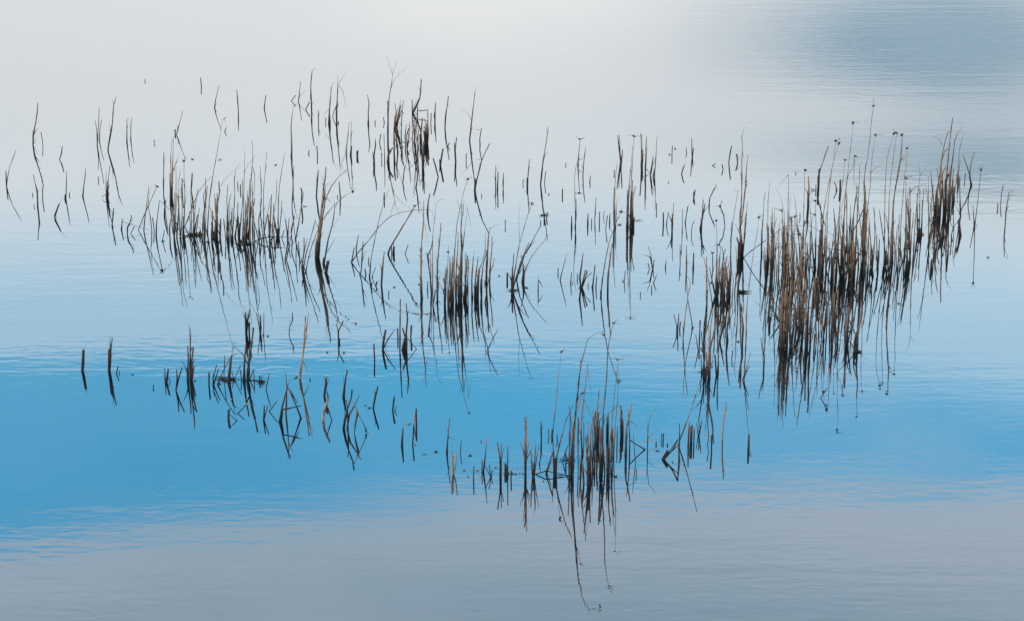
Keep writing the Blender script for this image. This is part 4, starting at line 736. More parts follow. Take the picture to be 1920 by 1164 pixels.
R|3.1|1788.2,376.7 1789.9,352.3|reed_stub|reed stub|reeds of the far right clump|short stout upright reed stub, second such from left in the far right clump
R|2.7|1761.5,404.2 1763.3,364.4 1765,305.9|reed_stalk|reed|reeds of the far right clump|tall stout upright reed stalk in the far right clump
R|2.1|1757.3,404.2 1759,347.2 1765,305.9 1771.9,281.9|reed_stalk|reed|reeds of the far right clump|tall upright reed stalk, second such from left in the far right clump
R|3.4|1771.9,402.5 1772.7,338.6 1777,326.6|reed_stalk|reed|reeds of the far right clump|medium-high stout upright reed stalk in the far right clump
R|2.4|1769.3,404.2 1768.4,364.4 1766.7,328.3 1771.9,314.5|reed_stalk|reed|reeds of the far right clump|medium-high upright reed stalk, second such from left in the far right clump
R|2.1|1777,399.1 1779.6,355.8 1779.6,312.8|reed_stalk|reed|reeds of the far right clump|medium-high upright reed stalk, third such from left in the far right clump
R|2.4|1758.1,406 1759.8,373|reed_stub|reed stub|reeds of the far right clump|short upright reed stub, second such from left in the far right clump
R|2.4|1777,481.6 1778.7,453.7|reed_stub|reed stub|reeds of the far right clump|short upright reed stub, third such from left in the far right clump
R|2.4|1764.6,450.6 1763.3,436.6|reed_stub|reed stub|reeds of the far right clump|tiny upright reed stub, second such from left in the far right clump
R|2.4|1770.1,443.8 1769.3,426.2|reed_stub|reed stub|reeds of the far right clump|tiny upright reed stub, third such from left in the far right clump
R|4.1|1800.2,442.6 1799.4,426.2 1797.6,415.1|reed_stub|reed stub|reeds of the far right clump|short stout upright reed stub, third such from left in the far right clump
R|2.4|1820.8,348.4 1818.3,330 1813.1,312.8 1805.4,291.8|reed_stalk|reed|reeds of the far right clump|medium-high upright reed stalk, fifth such from left in the far right clump
R|1.2h|1827.7,424 1833.7,373 1838,330 1839.2,319.7|rush_stalk|rush|reeds of the far right clump|tall thin upright seed-headed rush in the far right clump
R|1.9|1827.2,424 1824.3,385|reed_stub|reed stub|reeds of the far right clump|short upright leafy reed stub in the far right clump
L|1|1829.4,424.5 1833.7,419.4
R|1.5|1877,376.7 1877.6,364.4 1881,348|reed_stub|reed stub|lone reeds in open water|short upright reed stub, second such from left alone, back row, far right
D|2.4|1852.6,483|plant_scrap|plant scrap|plant scraps floating on the water|small dark floating plant scrap in the far right clump
R|1.2|1269.4,622.1 1269,610.9 1263.4,590.3|reed_stub|reed stub|lone reeds in open water|short thin upright reed stub alone, front row, centre right
R|2.2|1311.5,636.2 1312.8,602|reed_stub|reed stub|front tail of the right clump|short upright reed stub, fifth such from left in right clump's front tail
R|1.2|1309.4,658.4 1304.6,627.3|reed_stub|reed stub|front tail of the right clump|short thin upright reed stub, second such from left in right clump's front tail
R|2.1|1319.5,625.5 1320.9,605.8 1323.2,586.5|reed_stub|reed stub|front tail of the right clump|short upright reed stub, seventh such from left in right clump's front tail
R|2.7|1331.2,706.8 1331.2,648.7 1332.1,614.4 1335.5,588.6 1333.8,573.1|reed_stalk|reed|front tail of the right clump|tall stout upright reed stalk, second such from left in right clump's front tail
R|3.4|1328.7,706.5 1330.4,657.3 1338.1,628.1 1343.3,597.2 1345,576.6|reed_stalk|reed|front tail of the right clump|tall stout upright reed stalk, first such from left in right clump's front tail
R|1.7|1322.6,706.8 1325.2,676.2|reed_stub|reed stub|front tail of the right clump|short upright reed stub, eighth such from left in right clump's front tail
R|2.4|1345.8,649.1 1345,635|reed_stub|reed stub|front tail of the right clump|tiny upright reed stub, first such from left in right clump's front tail
R|3.1|1363.9,639.8 1363,619.5 1366.5,593.7 1369,580 1372.5,563.2|reed_stalk|reed|front tail of the right clump|medium-high stout upright reed stalk, first such from left in right clump's front tail
R|2.1|1346.7,620.7 1345.8,600.6|reed_stub|reed stub|front tail of the right clump|tiny upright reed stub, second such from left in right clump's front tail
R|3.1|1391.7,640.8 1393.1,614.4 1390.5,590.3 1389.7,569.7|reed_stalk|reed|front tail of the right clump|medium-high stout upright reed stalk, second such from left in right clump's front tail
R|1.5h|1398.6,640.8 1400,580 1404.3,537.4 1413.2,470.4 1418.4,444.6 1422.7,408.1|rush_stalk|rush|front tail of the right clump|very tall upright seed-headed rush in right clump's front tail
R|1.5|1392.8,712.3 1405.5,684.8|reed_stub|reed stub|front tail of the right clump|short right-leaning reed stub in right clump's front tail
R|2.6|1388.8,702.5 1388.8,678|reed_stub|reed stub|front tail of the right clump|short upright reed stub, twelfth such from left in right clump's front tail
R|1.4|1432.3,691.2 1433.5,669.4 1431.8,651.3|reed_stub|reed stub|lone reeds in open water|short thin upright reed stub alone, front row, far right
D|2.4|1298.2,615.6|plant_scrap|plant scrap|plant scraps floating on the water|small dark floating plant scrap in right clump, left fringe
D|2.4|1383.7,640.5|plant_scrap|plant scrap|plant scraps floating on the water|small dark floating plant scrap, second such from left in right clump's front tail
D|2.4|1310.6,697.7|plant_scrap|plant scrap|plant scraps floating on the water|small dark floating plant scrap, first such from left in right clump's front tail
R|1.9|1272.3,832.9 1275.8,821.4 1289.5,785.3 1305,738.9 1314.1,709.7|reed_stalk|reed|lone reeds in open water|tall right-leaning reed stalk alone, front row, centre right
R|3.4|1241.4,860.9 1250.8,846.8|reed_stub|reed stub|lone reeds in open water|tiny stout right-leaning reed stub alone, front row, centre right
R|2.2|1243.1,861.3 1260.3,843.7 1270.6,824.8|reed_stub|reed stub|lone reeds in open water|short right-leaning reed stub, first such from left alone, front row, centre right
R|2.1|1244,861.6 1256.9,848 1274,831.7|reed_stub|reed stub|lone reeds in open water|short right-leaning reed stub, second such from left alone, front row, centre right
R|1.2|1244.8,859.5 1260.3,838.6 1269.8,824|reed_stub|reed stub|lone reeds in open water|short thin right-leaning reed stub alone, front row, centre right
R|2.4|1273.7,866.1 1272.3,833.4|reed_stub|reed stub|lone reeds in open water|short upright reed stub, first such from left alone, front row, centre right
R|1.7|1274,836.9 1274,793.9|reed_stub|reed stub|lone reeds in open water|short upright reed stub, second such from left alone, front row, centre right
R|2.4|1290.4,832.9 1292.1,793|reed_stub|reed stub|front tail of the right clump|short upright reed stub, first such from left in right clump's front tail
R|4.5|1295.5,827.2 1296,800.8|reed_stub|reed stub|front tail of the right clump|short stout upright reed stub, first such from left in right clump's front tail
R|2.1|1300.7,831.9 1301.5,804.2|reed_stub|reed stub|front tail of the right clump|short upright reed stub, second such from left in right clump's front tail
R|1.5|1311,817.8 1316.2,787|reed_stub|reed stub|front tail of the right clump|short upright reed stub, fourth such from left in right clump's front tail
R|1.5|1310.5,817.6 1311,790.5|reed_stub|reed stub|front tail of the right clump|short upright reed stub, third such from left in right clump's front tail
R|1.4|1309.3,818 1306.4,793|reed_stub|reed stub|front tail of the right clump|short thin upright reed stub, first such from left in right clump's front tail
R|2.6|1334.2,847.7 1334.2,818|reed_stub|reed stub|front tail of the right clump|short upright reed stub, tenth such from left in right clump's front tail
R|2.4t|1354.3,824.1 1355.7,797.3 1360.8,755.2|reed_stalk|reed|front tail of the right clump|medium-high upright tan reed stalk in right clump's front tail
R|2.7|1403.3,841.3 1404.1,815.7|reed_stub|reed stub|front tail of the right clump|short stout upright reed stub, second such from left in right clump's front tail
R|2.1|1209.6,842.5@842.5 1195.9,834.3@844.6 1182.1,825.2@847.2|reed_stub|reed stub|reeds of the front clump|tiny bent-over reed stub in front clump, right part
R|3.1|1173.5,851.8 1175.2,802.5 1180.4,780.2 1184.7,756.1|reed_stalk|reed|reeds of the front clump|tall stout upright leafy reed stalk in front clump, right part
L|1.5|1181.2,789.6 1187.3,793 1195,799.4
R|2.1|1180.4,851.6 1180.9,823.1 1179.2,788.7 1177.5,766.4|reed_stalk|reed|reeds of the front clump|medium-high upright reed stalk, fifth such from left in front clump, right part
R|2.7|1164.1,816.6 1164.1,760.4|reed_stalk|reed|reeds of the front clump|medium-high stout upright reed stalk, sixth such from left in front clump, right part
R|2.4|1166.6,816.8 1166.6,769.8|reed_stub|reed stub|reeds of the front clump|short upright reed stub, seventh such from left in front clump, right part
R|1.7|1168.5,816.4 1168.5,788.7|reed_stub|reed stub|reeds of the front clump|short upright reed stub, eighth such from left in front clump, right part
D|2.4|1155.1,893.6|plant_scrap|plant scrap|plant scraps floating on the water|small dark floating plant scrap, third such from left in front clump, right part
D|2.4|1232.8,845.5|plant_scrap|plant scrap|plant scraps floating on the water|small dark floating plant scrap, first such from left alone, front row, centre right
D|2.4|1260.3,866.1|plant_scrap|plant scrap|plant scraps floating on the water|small dark floating plant scrap, second such from left alone, front row, centre right
R|3.4|985,887.7 985,859.7 986.4,811.6 984.3,783.2|reed_stalk|reed|row of reeds left of the front clump|tall stout upright reed stalk in row left of front clump
R|2.1|985.7,887.9 986.1,858.8 987.3,811.6 988.1,781.5|reed_stalk|reed|row of reeds left of the front clump|tall upright reed stalk in row left of front clump
R|2.4|984.3,887.5 983.8,837.3 982.4,813.3|reed_stalk|reed|row of reeds left of the front clump|medium-high upright reed stalk, second such from left in row left of front clump
R|1.2|986.4,887.3 986.4,863.1 994.7,843.4|reed_stub|reed stub|row of reeds left of the front clump|short thin upright reed stub in row left of front clump
R|2.7|951.7,888.5 952,833.9|reed_stalk|reed|row of reeds left of the front clump|medium-high stout upright reed stalk, second such from left in row left of front clump
R|4.8|947.7,887.3 948.2,870.8|reed_stub|reed stub|row of reeds left of the front clump|tiny stout upright reed stub, second such from left in row left of front clump
R|2.2|958.4,900.6 958.6,882.9|reed_stub|reed stub|row of reeds left of the front clump|tiny upright reed stub in row left of front clump
D|2.4|953.7,887.5|plant_scrap|plant scrap|plant scraps floating on the water|small dark floating plant scrap, tenth such from left in row left of front clump
D|2.4|960.6,888|plant_scrap|plant scrap|plant scraps floating on the water|small dark floating plant scrap, eleventh such from left in row left of front clump
D|2.4|967.5,887.7|plant_scrap|plant scrap|plant scraps floating on the water|small dark floating plant scrap, twelfth such from left in row left of front clump
D|2.4|974.4,887.9|plant_scrap|plant scrap|plant scraps floating on the water|small dark floating plant scrap, thirteenth such from left in row left of front clump
D|2.4|980.4,888|plant_scrap|plant scrap|plant scraps floating on the water|small dark floating plant scrap, fourteenth such from left in row left of front clump
R|2.4|1000.5,894.7 1003.6,845.9 1003.9,828.7|reed_stalk|reed|row of reeds left of the front clump|medium-high upright leafy reed stalk, second such from left in row left of front clump
L|0.7|1003.8,833.9 1000.5,815
R|2.4|1024.2,887.5 1025.1,881.2 1036.2,848.5|reed_stub|reed stub|reeds of the front clump|short right-leaning reed stub, first such from left in front clump, left part
R|2.1|1004.4,888.4@888.9 1024.2,882.4@890.6 1043.1,886.3@891.5 1067.2,892.3@892.3|reed_stub|reed stub|row of reeds left of the front clump|tiny bent-over reed stub in row left of front clump
F|2.4|1053.4,892|floating_leaf|leaf|plant scraps floating on the water|flat grey floating leaf in front clump, left part
R|2.4|1015.1,825.8 1014.2,790.6|reed_stub|reed stub|reeds of the front clump|short upright leafy reed stub in front clump, left part
L|1|1015.3,804.7 1019.4,794.4
R|1.5h|1035.7,818.6 1038,794.4 1042.3,754.7 1046.6,706.6 1052.6,660.2|rush_stalk|rush|reeds of the front clump|tall upright seed-headed rush in front clump, left part
L|0.7|1052.6,660.2 1062,647.3
R|2.1|1043.1,887.5 1044,856.2 1050,828.7 1060.3,790.9 1068.9,770.3 1073.7,759.1|reed_stalk|reed|reeds of the front clump|tall upright reed stalk in front clump, left part
R|4.5|1040,887.9 1039.7,859.7|reed_stub|reed stub|reeds of the front clump|short stout upright reed stub, first such from left in front clump, left part
R|2.4|1041.4,888.2 1043.1,863.1|reed_stub|reed stub|reeds of the front clump|short upright reed stub, first such from left in front clump, left part
R|1.7|1068.9,818.8 1068.9,773.7|reed_stub|reed stub|reeds of the front clump|short upright reed stub, second such from left in front clump, left part
R|2.4|1067.2,891 1068,837.3 1066.8,809.8|reed_stalk|reed|reeds of the front clump|medium-high upright reed stalk in front clump, left part
R|3.4|1071,881.2@881.2 1073.2,818.4@884.1 1077.5,785.8@885.5 1082.6,737.5@887.2 1089.5,682.5@888.9 1102.4,636.1@890.6|rush_stalk|rush|reeds of the front clump|very tall stout upright seed-headed rush in front clump, left part
L|1h|1102.4,636.1@890.6 1111.9,628.5@890.6 1121.3,623.2@888.9 1132.5,628.4@888
R|1.4h|1074.9,894.4 1077.5,815 1080.9,777.2 1092.1,737.5|rush_stalk|rush|reeds of the front clump|tall thin upright seed-headed rush in front clump, left part
R|1.5|1055.1,866.9 1060.3,845.9 1068,827|reed_stub|reed stub|reeds of the front clump|short right-leaning reed stub, second such from left in front clump, left part
R|2.4|1061.2,867.1 1061.2,849.4|reed_stub|reed stub|reeds of the front clump|tiny upright reed stub in front clump, left part
R|2.1|1075.8,851.4 1075.8,816.7|reed_stub|reed stub|reeds of the front clump|short upright reed stub, third such from left in front clump, left part
R|2.1|1084,817.7 1084.7,784.1|reed_stub|reed stub|reeds of the front clump|short upright reed stub, fourth such from left in front clump, left part
R|2.7|1092.1,853.1 1089.5,815 1089.5,794.4 1093,760 1097.3,725.6 1099.8,703.3 1101.9,683.4|reed_stalk|reed|reeds of the front clump|very tall stout upright leafy reed stalk in front clump, left part
L|1|1102.1,694.7 1105.8,720.5 1109.8,744.2
L|1.5|1094.7,748 1101.5,763.4 1111,783.2
L|1.4|1091.2,785.8 1096.4,778
R|1.2|1094.7,822.2 1094.3,790.9|reed_stub|reed stub|reeds of the front clump|short thin upright reed stub in front clump, left part
R|3.1|1102.4,906.4 1100.7,856.2 1097.3,820.2|reed_stalk|reed|reeds of the front clump|medium-high stout upright reed stalk, first such from left in front clump, left part
R|4.1|1103.3,906.6 1104.1,856.2|reed_stalk|reed|reeds of the front clump|medium-high stout upright reed stalk, second such from left in front clump, left part
R|2.7|1107.6,888.4 1106.7,842.5 1109.3,794.4|reed_stalk|reed|reeds of the front clump|medium-high stout upright reed stalk, first such from left in front clump, right part
R|2.7|1094.7,906.4 1092.1,863.1|reed_stub|reed stub|reeds of the front clump|short stout upright reed stub, second such from left in front clump, left part
R|2.1|1111.9,856.6 1111.9,811.6 1112.4,766|reed_stalk|reed|reeds of the front clump|medium-high upright reed stalk, first such from left in front clump, right part
R|4.1|1119.6,829.1 1119.6,794.4 1120.5,775.5|reed_stalk|reed|reeds of the front clump|medium-high stout upright reed stalk, second such from left in front clump, right part
R|2.4|1117.9,822.2 1118.7,782.3 1123.9,727.3|reed_stalk|reed|reeds of the front clump|medium-high upright reed stalk, second such from left in front clump, right part
R|2.2h|1129.9,853.1@853.1 1130.8,777.2@854.5 1134.2,746.1@855.6 1137.6,703.1@856.6 1139.4,656.7@857.6 1144.5,625.8@858.3 1150.5,606@858.8|rush_stalk|rush|reeds of the front clump|very tall upright seed-headed rush, first such from left in front clump, right part
L|0.7|1150.5,606 1165.1,607
R|1.7|1122.2,829.1 1124.7,786.6 1142.8,772 1160.8,758.6|reed_stalk|reed|reeds of the front clump|medium-high right-leaning reed stalk in front clump, right part
R|1.5h|1150.5,853.1 1154,794.4 1158.3,737.5 1159.1,674.1|rush_stalk|rush|reeds of the front clump|very tall upright seed-headed rush, second such from left in front clump, right part
L|0.5|1159.1,674.1 1153.1,671.5
L|0.5|1159.1,674.1 1170.3,668.6
R|1.4|1145.4,853.1 1147.9,785.8 1154,720.3 1158.3,684.4|reed_stalk|reed|reeds of the front clump|very tall thin upright reed stalk in front clump, right part
R|2.7|1124.7,888.4 1125.6,854.5 1124.7,799.5|reed_stalk|reed|reeds of the front clump|medium-high stout upright reed stalk, third such from left in front clump, right part
R|2.7|1127.3,888.4 1129,845.9 1127.3,803|reed_stalk|reed|reeds of the front clump|medium-high stout upright reed stalk, fourth such from left in front clump, right part
R|2.1|1134.2,887.5 1130.8,828.7 1126.5,799.5|reed_stalk|reed|reeds of the front clump|medium-high upright reed stalk, third such from left in front clump, right part
R|2.4|1137.6,817.9 1138.5,782.3|reed_stub|reed stub|reeds of the front clump|short upright reed stub, second such from left in front clump, right part
R|2.4|1140.2,817.9 1140.2,775.5|reed_stub|reed stub|reeds of the front clump|short upright reed stub, fourth such from left in front clump, right part
R|2.4|1138.5,887.5 1138.5,842.5|reed_stub|reed stub|reeds of the front clump|short upright reed stub, third such from left in front clump, right part
R|2.7|1141.9,887.5 1142.8,828.7 1147.9,796.1|reed_stalk|reed|reeds of the front clump|medium-high stout upright reed stalk, fifth such from left in front clump, right part
R|2.4|1147.9,888.2 1148.8,845.9 1154,813.3|reed_stalk|reed|reeds of the front clump|medium-high upright reed stalk, fourth such from left in front clump, right part
R|1.7|1156.9,834.1 1157.4,799.5|reed_stub|reed stub|reeds of the front clump|short upright reed stub, sixth such from left in front clump, right part
R|2.1|1148.8,834.2 1147.9,803|reed_stub|reed stub|reeds of the front clump|short upright reed stub, fifth such from left in front clump, right part
R|2.4|1114.4,886.8 1115,861.4|reed_stub|reed stub|reeds of the front clump|short upright reed stub, first such from left in front clump, right part
R|1.4|1117.9,888.2 1120.5,856.2|reed_stub|reed stub|reeds of the front clump|short thin upright reed stub in front clump, right part
D|2.4|1154.8,893.2|plant_scrap|plant scrap|plant scraps floating on the water|small dark floating plant scrap, second such from left in front clump, right part
D|2.4|1129,883.7|plant_scrap|plant scrap|plant scraps floating on the water|small dark floating plant scrap, first such from left in front clump, right part
R|2.4|837.5,848.6 840.4,812.2 843,784.7|reed_stalk|reed|row of reeds left of the front clump|medium-high upright leafy reed stalk, first such from left in row left of front clump
L|0.9|840.4,808.7 832.7,795.9
L|0.5|840.6,819.1 855,824.2
R|2.9|837.8,847.8 837.8,836.2|reed_stub|reed stub|row of reeds left of the front clump|tiny stout upright reed stub, first such from left in row left of front clump
R|2.9t|849.5,888.3 848.1,867.2 846.7,848.6|reed_stub|reed stub|row of reeds left of the front clump|short upright tan reed stub, first such from left in row left of front clump
R|2.1t|849.8,888.1 854.1,874 856.7,846.6|reed_stub|reed stub|row of reeds left of the front clump|short upright tan reed stub, second such from left in row left of front clump
R|2.1|888,900 888.3,874.4|reed_stub|reed stub|row of reeds left of the front clump|short upright reed stub in row left of front clump
R|2.6|906.2,884.9 910,851.7 912.6,819.9|reed_stalk|reed|row of reeds left of the front clump|medium-high upright reed stalk, first such from left in row left of front clump
R|2.7|938.3,892.4 937.5,860.3 933.2,830.2|reed_stalk|reed|row of reeds left of the front clump|medium-high stout upright reed stalk, first such from left in row left of front clump
D|2.4|901.9,828.5|plant_scrap|plant scrap|plant scraps floating on the water|small dark floating plant scrap, eighth such from left in row left of front clump
D|2.4|881.6,853.4|plant_scrap|plant scrap|plant scraps floating on the water|small dark floating plant scrap, fifth such from left in row left of front clump
D|2.4|817.2,846.9|plant_scrap|plant scrap|plant scraps floating on the water|small dark floating plant scrap, second such from left in row left of front clump
D|2.4|868.7,881.8|plant_scrap|plant scrap|plant scraps floating on the water|small dark floating plant scrap, third such from left in row left of front clump
D|2.4|896.2,882.6|plant_scrap|plant scrap|plant scraps floating on the water|small dark floating plant scrap, seventh such from left in row left of front clump
D|2.4|877.3,893|plant_scrap|plant scrap|plant scraps floating on the water|small dark floating plant scrap, fourth such from left in row left of front clump
D|2.4|1018.3,902.4|plant_scrap|plant scrap|plant scraps floating on the water|small dark floating plant scrap in front clump, left part
D|2.4|930.6,876.6|plant_scrap|plant scrap|plant scraps floating on the water|small dark floating plant scrap, ninth such from left in row left of front clump
R|3.1|1518.6,651.1 1520.3,603.1 1523.7,568.7 1525.5,534.4|reed_stalk|reed|front edge reeds of the right clump|tall stout upright reed stalk, sixth such from left in right clump, front edge
R|2.4|1526.3,650.9 1528,627.2|reed_stub|reed stub|front edge reeds of the right clump|short upright reed stub, first such from left in right clump, front edge
R|2.7|1510,650.9 1511.7,585.9 1510,543 1507.4,500|reed_stalk|reed|front edge reeds of the right clump|tall stout upright reed stalk, fourth such from left in right clump, front edge
R|5.2|1528.9,549 1528.9,522.3|reed_stub|reed stub|reeds of the dense right clump|short stout upright reed stub, first such from left in right clump, middle part
R|3.4|1539.2,527 1538.3,500 1540.9,465.6|reed_stalk|reed|reeds of the dense right clump|medium-high stout upright reed stalk, fourth such from left in right clump, middle part
R|2.7|1547.8,527 1548.7,503.4 1551.2,482.8|reed_stub|reed stub|reeds of the dense right clump|short stout upright reed stub, second such from left in right clump, middle part
R|4.1|1482.5,651.1 1480.8,585.9 1483.4,524.1|reed_stalk|reed|front edge reeds of the right clump|tall stout upright reed stalk, third such from left in right clump, front edge
R|3.4|1475.6,650.9 1475.6,603.1 1477.3,558.4|reed_stalk|reed|front edge reeds of the right clump|medium-high stout upright reed stalk, second such from left in right clump, front edge
R|3.1|1467,651.2 1466.2,603.1 1468.7,551.6 1470.5,525.8|reed_stalk|reed|front edge reeds of the right clump|tall stout upright reed stalk, first such from left in right clump, front edge
R|2.7|1464.4,650.9 1463.6,585.9 1466.2,568.7|reed_stalk|reed|front edge reeds of the right clump|medium-high stout upright reed stalk, first such from left in right clump, front edge
R|3.4|1469.6,651.1 1471.3,585.9 1475.6,517.2|reed_stalk|reed|front edge reeds of the right clump|tall stout upright reed stalk, second such from left in right clump, front edge
R|2.4|1473.9,650.7 1473.9,585.9 1479.1,517.2|reed_stalk|reed|front edge reeds of the right clump|tall upright reed stalk, first such from left in right clump, front edge
R|3.1|1504.8,637.8 1503.1,603.1 1510,551.6|reed_stalk|reed|front edge reeds of the right clump|medium-high stout upright reed stalk, fourth such from left in right clump, front edge
R|2.7|1503.1,638 1506.6,582.5|reed_stalk|reed|front edge reeds of the right clump|medium-high stout upright reed stalk, third such from left in right clump, front edge
R|3.1|1513.4,651.1 1515.1,585.9 1518.6,543|reed_stalk|reed|front edge reeds of the right clump|tall stout upright reed stalk, fifth such from left in right clump, front edge
R|3.8|1442.1,610.3 1443.8,593.7|reed_stub|reed stub|reeds of the dense right clump|tiny stout upright reed stub in right clump, left-middle part
R|2.4|1440.4,596.6 1445.5,573.9|reed_stub|reed stub|reeds of the dense right clump|short upright reed stub in right clump, left-middle part
R|1.7|1462.7,606.9 1455,591.1 1446.4,577.3|reed_stub|reed stub|reeds of the dense right clump|short left-leaning reed stub in right clump, left-middle part
R|1.7|1435.2,618.9 1436.4,580.8|reed_stub|reed stub|reeds of the dense right clump|short upright reed stub in right clump, leftmost part
R|2.7|1460.2,644.7 1462.7,621.2|reed_stub|reed stub|front edge reeds of the right clump|short stout upright reed stub in right clump, front edge
R|2.1|1475.6,646.4 1468.7,635.8 1461.9,622.4|reed_stub|reed stub|front edge reeds of the right clump|short left-leaning reed stub, first such from left in right clump, front edge
R|1.5|1518.6,620.6 1510,608.3 1485.9,591.9|reed_stub|reed stub|front edge reeds of the right clump|short left-leaning reed stub, second such from left in right clump, front edge
R|2.2|1559.8,650.2 1561.9,615.1|reed_stub|reed stub|front edge reeds of the right clump|short upright reed stub, second such from left in right clump, front edge
R|2.4|1570.1,650.5 1569.3,620.3|reed_stub|reed stub|front edge reeds of the right clump|short upright leafy reed stub in right clump, front edge
L|1.4|1569.8,637.5 1579.6,637.5 1578.7,653
R|3.1|1584.7,650.4 1587.3,616.9 1591.6,568.7|reed_stalk|reed|front edge reeds of the right clump|medium-high stout upright reed stalk, fifth such from left in right clump, front edge
R|5.8|1604.5,659.3 1605.4,647.8|reed_stub|reed stub|front edge reeds of the right clump|tiny stout upright reed stub in right clump, front edge
R|3.1|1607.1,659.5 1608.8,628.9 1614.8,596.2 1615.7,565.3|reed_stalk|reed|front edge reeds of the right clump|medium-high stout upright reed stalk, seventh such from left in right clump, front edge
R|2.7|1601.9,659.1 1603.7,628.9 1613.1,603.1|reed_stalk|reed|front edge reeds of the right clump|medium-high stout upright reed stalk, sixth such from left in right clump, front edge
R|1.5|1602.8,658.5 1597.6,646.1 1572.7,618.6|reed_stub|reed stub|front edge reeds of the right clump|short left-leaning reed stub, third such from left in right clump, front edge
D|2.4|1593.3,621.2|plant_scrap|plant scrap|plant scraps floating on the water|small dark floating plant scrap in right clump, front edge
R|4.1|154.4,695.2 155.2,682.5 156.1,658.4|reed_stub|reed stub|lone reeds in open water|short stout upright leafy reed stub alone, front row, far left
L|0.9|156.1,659.3 154.4,647.3
L|0.9|156.4,659.3 161.2,645
R|4.1|204.7,695.4 205.1,656.7|reed_stub|reed stub|lone reeds in open water|short stout upright reed stub, first such from left alone, front row, left
R|2.7|205.9,695.2 207.6,656.7 210.2,635.2|reed_stalk|reed|lone reeds in open water|medium-high stout upright leafy reed stalk alone, front row, left
L|1.4|207,656.7 206.8,627.5
L|1.4|206.6,655 204.6,637.8
L|1.5|206.8,672.2 211.1,663.6
D|2.4|248.5,702.3|plant_scrap|plant scrap|plant scraps floating on the water|small dark floating plant scrap, first such from left alone, front row, left
R|2.7|312.1,717 315.1,692.8|reed_stub|reed stub|lone reeds in open water|short stout upright reed stub, second such from left alone, front row, left
R|1.7|309.9,715.5 309,690.2|reed_stub|reed stub|lone reeds in open water|short upright reed stub, first such from left alone, front row, left
R|2.1|330,731.6 332.2,710 331,691.9|reed_stub|reed stub|lone reeds in open water|short upright reed stub, second such from left alone, front row, left
R|2.1|330,732 334.8,710 341.7,688.5|reed_stub|reed stub|lone reeds in open water|short upright reed stub, third such from left alone, front row, left
R|3.1|352,712.4 352.9,668.7 351.7,649.8|reed_stalk|reed|lone reeds in open water|medium-high stout upright reed stalk, first such from left alone, front row, left
R|3.4|358.4,712.4 359.7,677.3 362.3,652.4|reed_stalk|reed|lone reeds in open water|medium-high stout upright reed stalk, second such from left alone, front row, left
R|3.1|357.2,712.2 356.8,651.6 357.2,634.4 356.3,614.6|reed_stalk|reed|lone reeds in open water|tall stout upright leafy reed stalk alone, front row, left
L|0.7|356.3,615.5 351.1,606
L|3.1|357.2,658.4 360.6,649.8
R|2.4|360.6,712.6 364,685.1|reed_stub|reed stub|lone reeds in open water|short upright reed stub, fourth such from left alone, front row, left
R|3.8|358,712.1 358.9,696.2|reed_stub|reed stub|lone reeds in open water|tiny stout upright reed stub, first such from left alone, front row, left
D|2.4|364,713.8|plant_scrap|plant scrap|plant scraps floating on the water|small dark floating plant scrap, second such from left alone, front row, left
R|2.6|391.9,722.2 391.9,699.7|reed_stub|reed stub|reeds of the front left clump|short upright reed stub, first such from left in the front left clump
R|2.1|400.1,721.3 399.8,710 406.1,684.2|reed_stub|reed stub|reeds of the front left clump|short upright reed stub, second such from left in the front left clump
R|2.2|400.5,721.5 409.6,691.9|reed_stub|reed stub|reeds of the front left clump|short right-leaning reed stub, first such from left in the front left clump
R|4.8|429.3,715.9 432.7,680.3 434.4,666.6|reed_stalk|reed|reeds of the front left clump|medium-high stout upright leafy reed stalk in the front left clump
L|2.1|433.9,668.3 440.5,664 447.3,663.1
L|1.5|435,664.8 436.2,647.6 440.5,653.7
R|2.1|426.7,715 431.9,680.3|reed_stub|reed stub|reeds of the front left clump|short upright reed stub, fourth such from left in the front left clump
R|1.5|419.8,711.6 421,667.4|reed_stub|reed stub|reeds of the front left clump|short upright reed stub, third such from left in the front left clump
R|4.1|464.2,713.6 466.2,683.7 469.3,656.2 473.1,633.9 475.2,615|reed_stalk|reed|reeds of the front left clump|tall stout upright leafy reed stalk in the front left clump
L|2.7|464.5,682 455.9,664.8 438.7,648.5
L|1.5|470.5,651.1 477.9,649.7
L|1.7|468.8,676.9 474,664
R|3.8|457.6,713.6 458.5,680.3 461.1,645.9|reed_stalk|reed|reeds of the front left clump|medium-high stout upright reed stalk in the front left clump
R|2.7|461.1,626 461.1,604.7 460.2,585.8|reed_stub|reed stub|lone reeds in open water|short stout upright reed stub, third such from left alone, front row, left
R|3.8|461.9,625.8 463.7,603 468.8,579.8|reed_stub|reed stub|lone reeds in open water|short stout upright leafy reed stub alone, front row, left
L|1.2|463.7,603 464.5,584.1
R|3.1|467.1,625.8 467.1,605.5|reed_stub|reed stub|lone reeds in open water|tiny stout upright reed stub, third such from left alone, front row, left
R|2.4|488.2,624.8 488.6,592.7|reed_stub|reed stub|lone reeds in open water|short upright reed stub, sixth such from left alone, front row, left
R|1.5|487.7,624.6 485.1,608.1 480.8,587.5|reed_stub|reed stub|lone reeds in open water|short upright reed stub, fifth such from left alone, front row, left
R|1.5|494.3,631.8 494.9,584.9|reed_stub|reed stub|lone reeds in open water|short upright reed stub, seventh such from left alone, front row, left
D|2.4|501.5,630.5|plant_scrap|plant scrap|plant scraps floating on the water|small dark floating plant scrap, fourth such from left alone, front row, left
D|2.4|493.4,628.7|plant_scrap|plant scrap|plant scraps floating on the water|small dark floating plant scrap, third such from left alone, front row, left
R|1.4|541.9,625 543.6,611.6 548.7,600.4 548.7,584.9|reed_stub|reed stub|lone reeds in open water|short thin upright leafy reed stub alone, front row, left
L|0.9|543.9,613.3 543.2,594.4
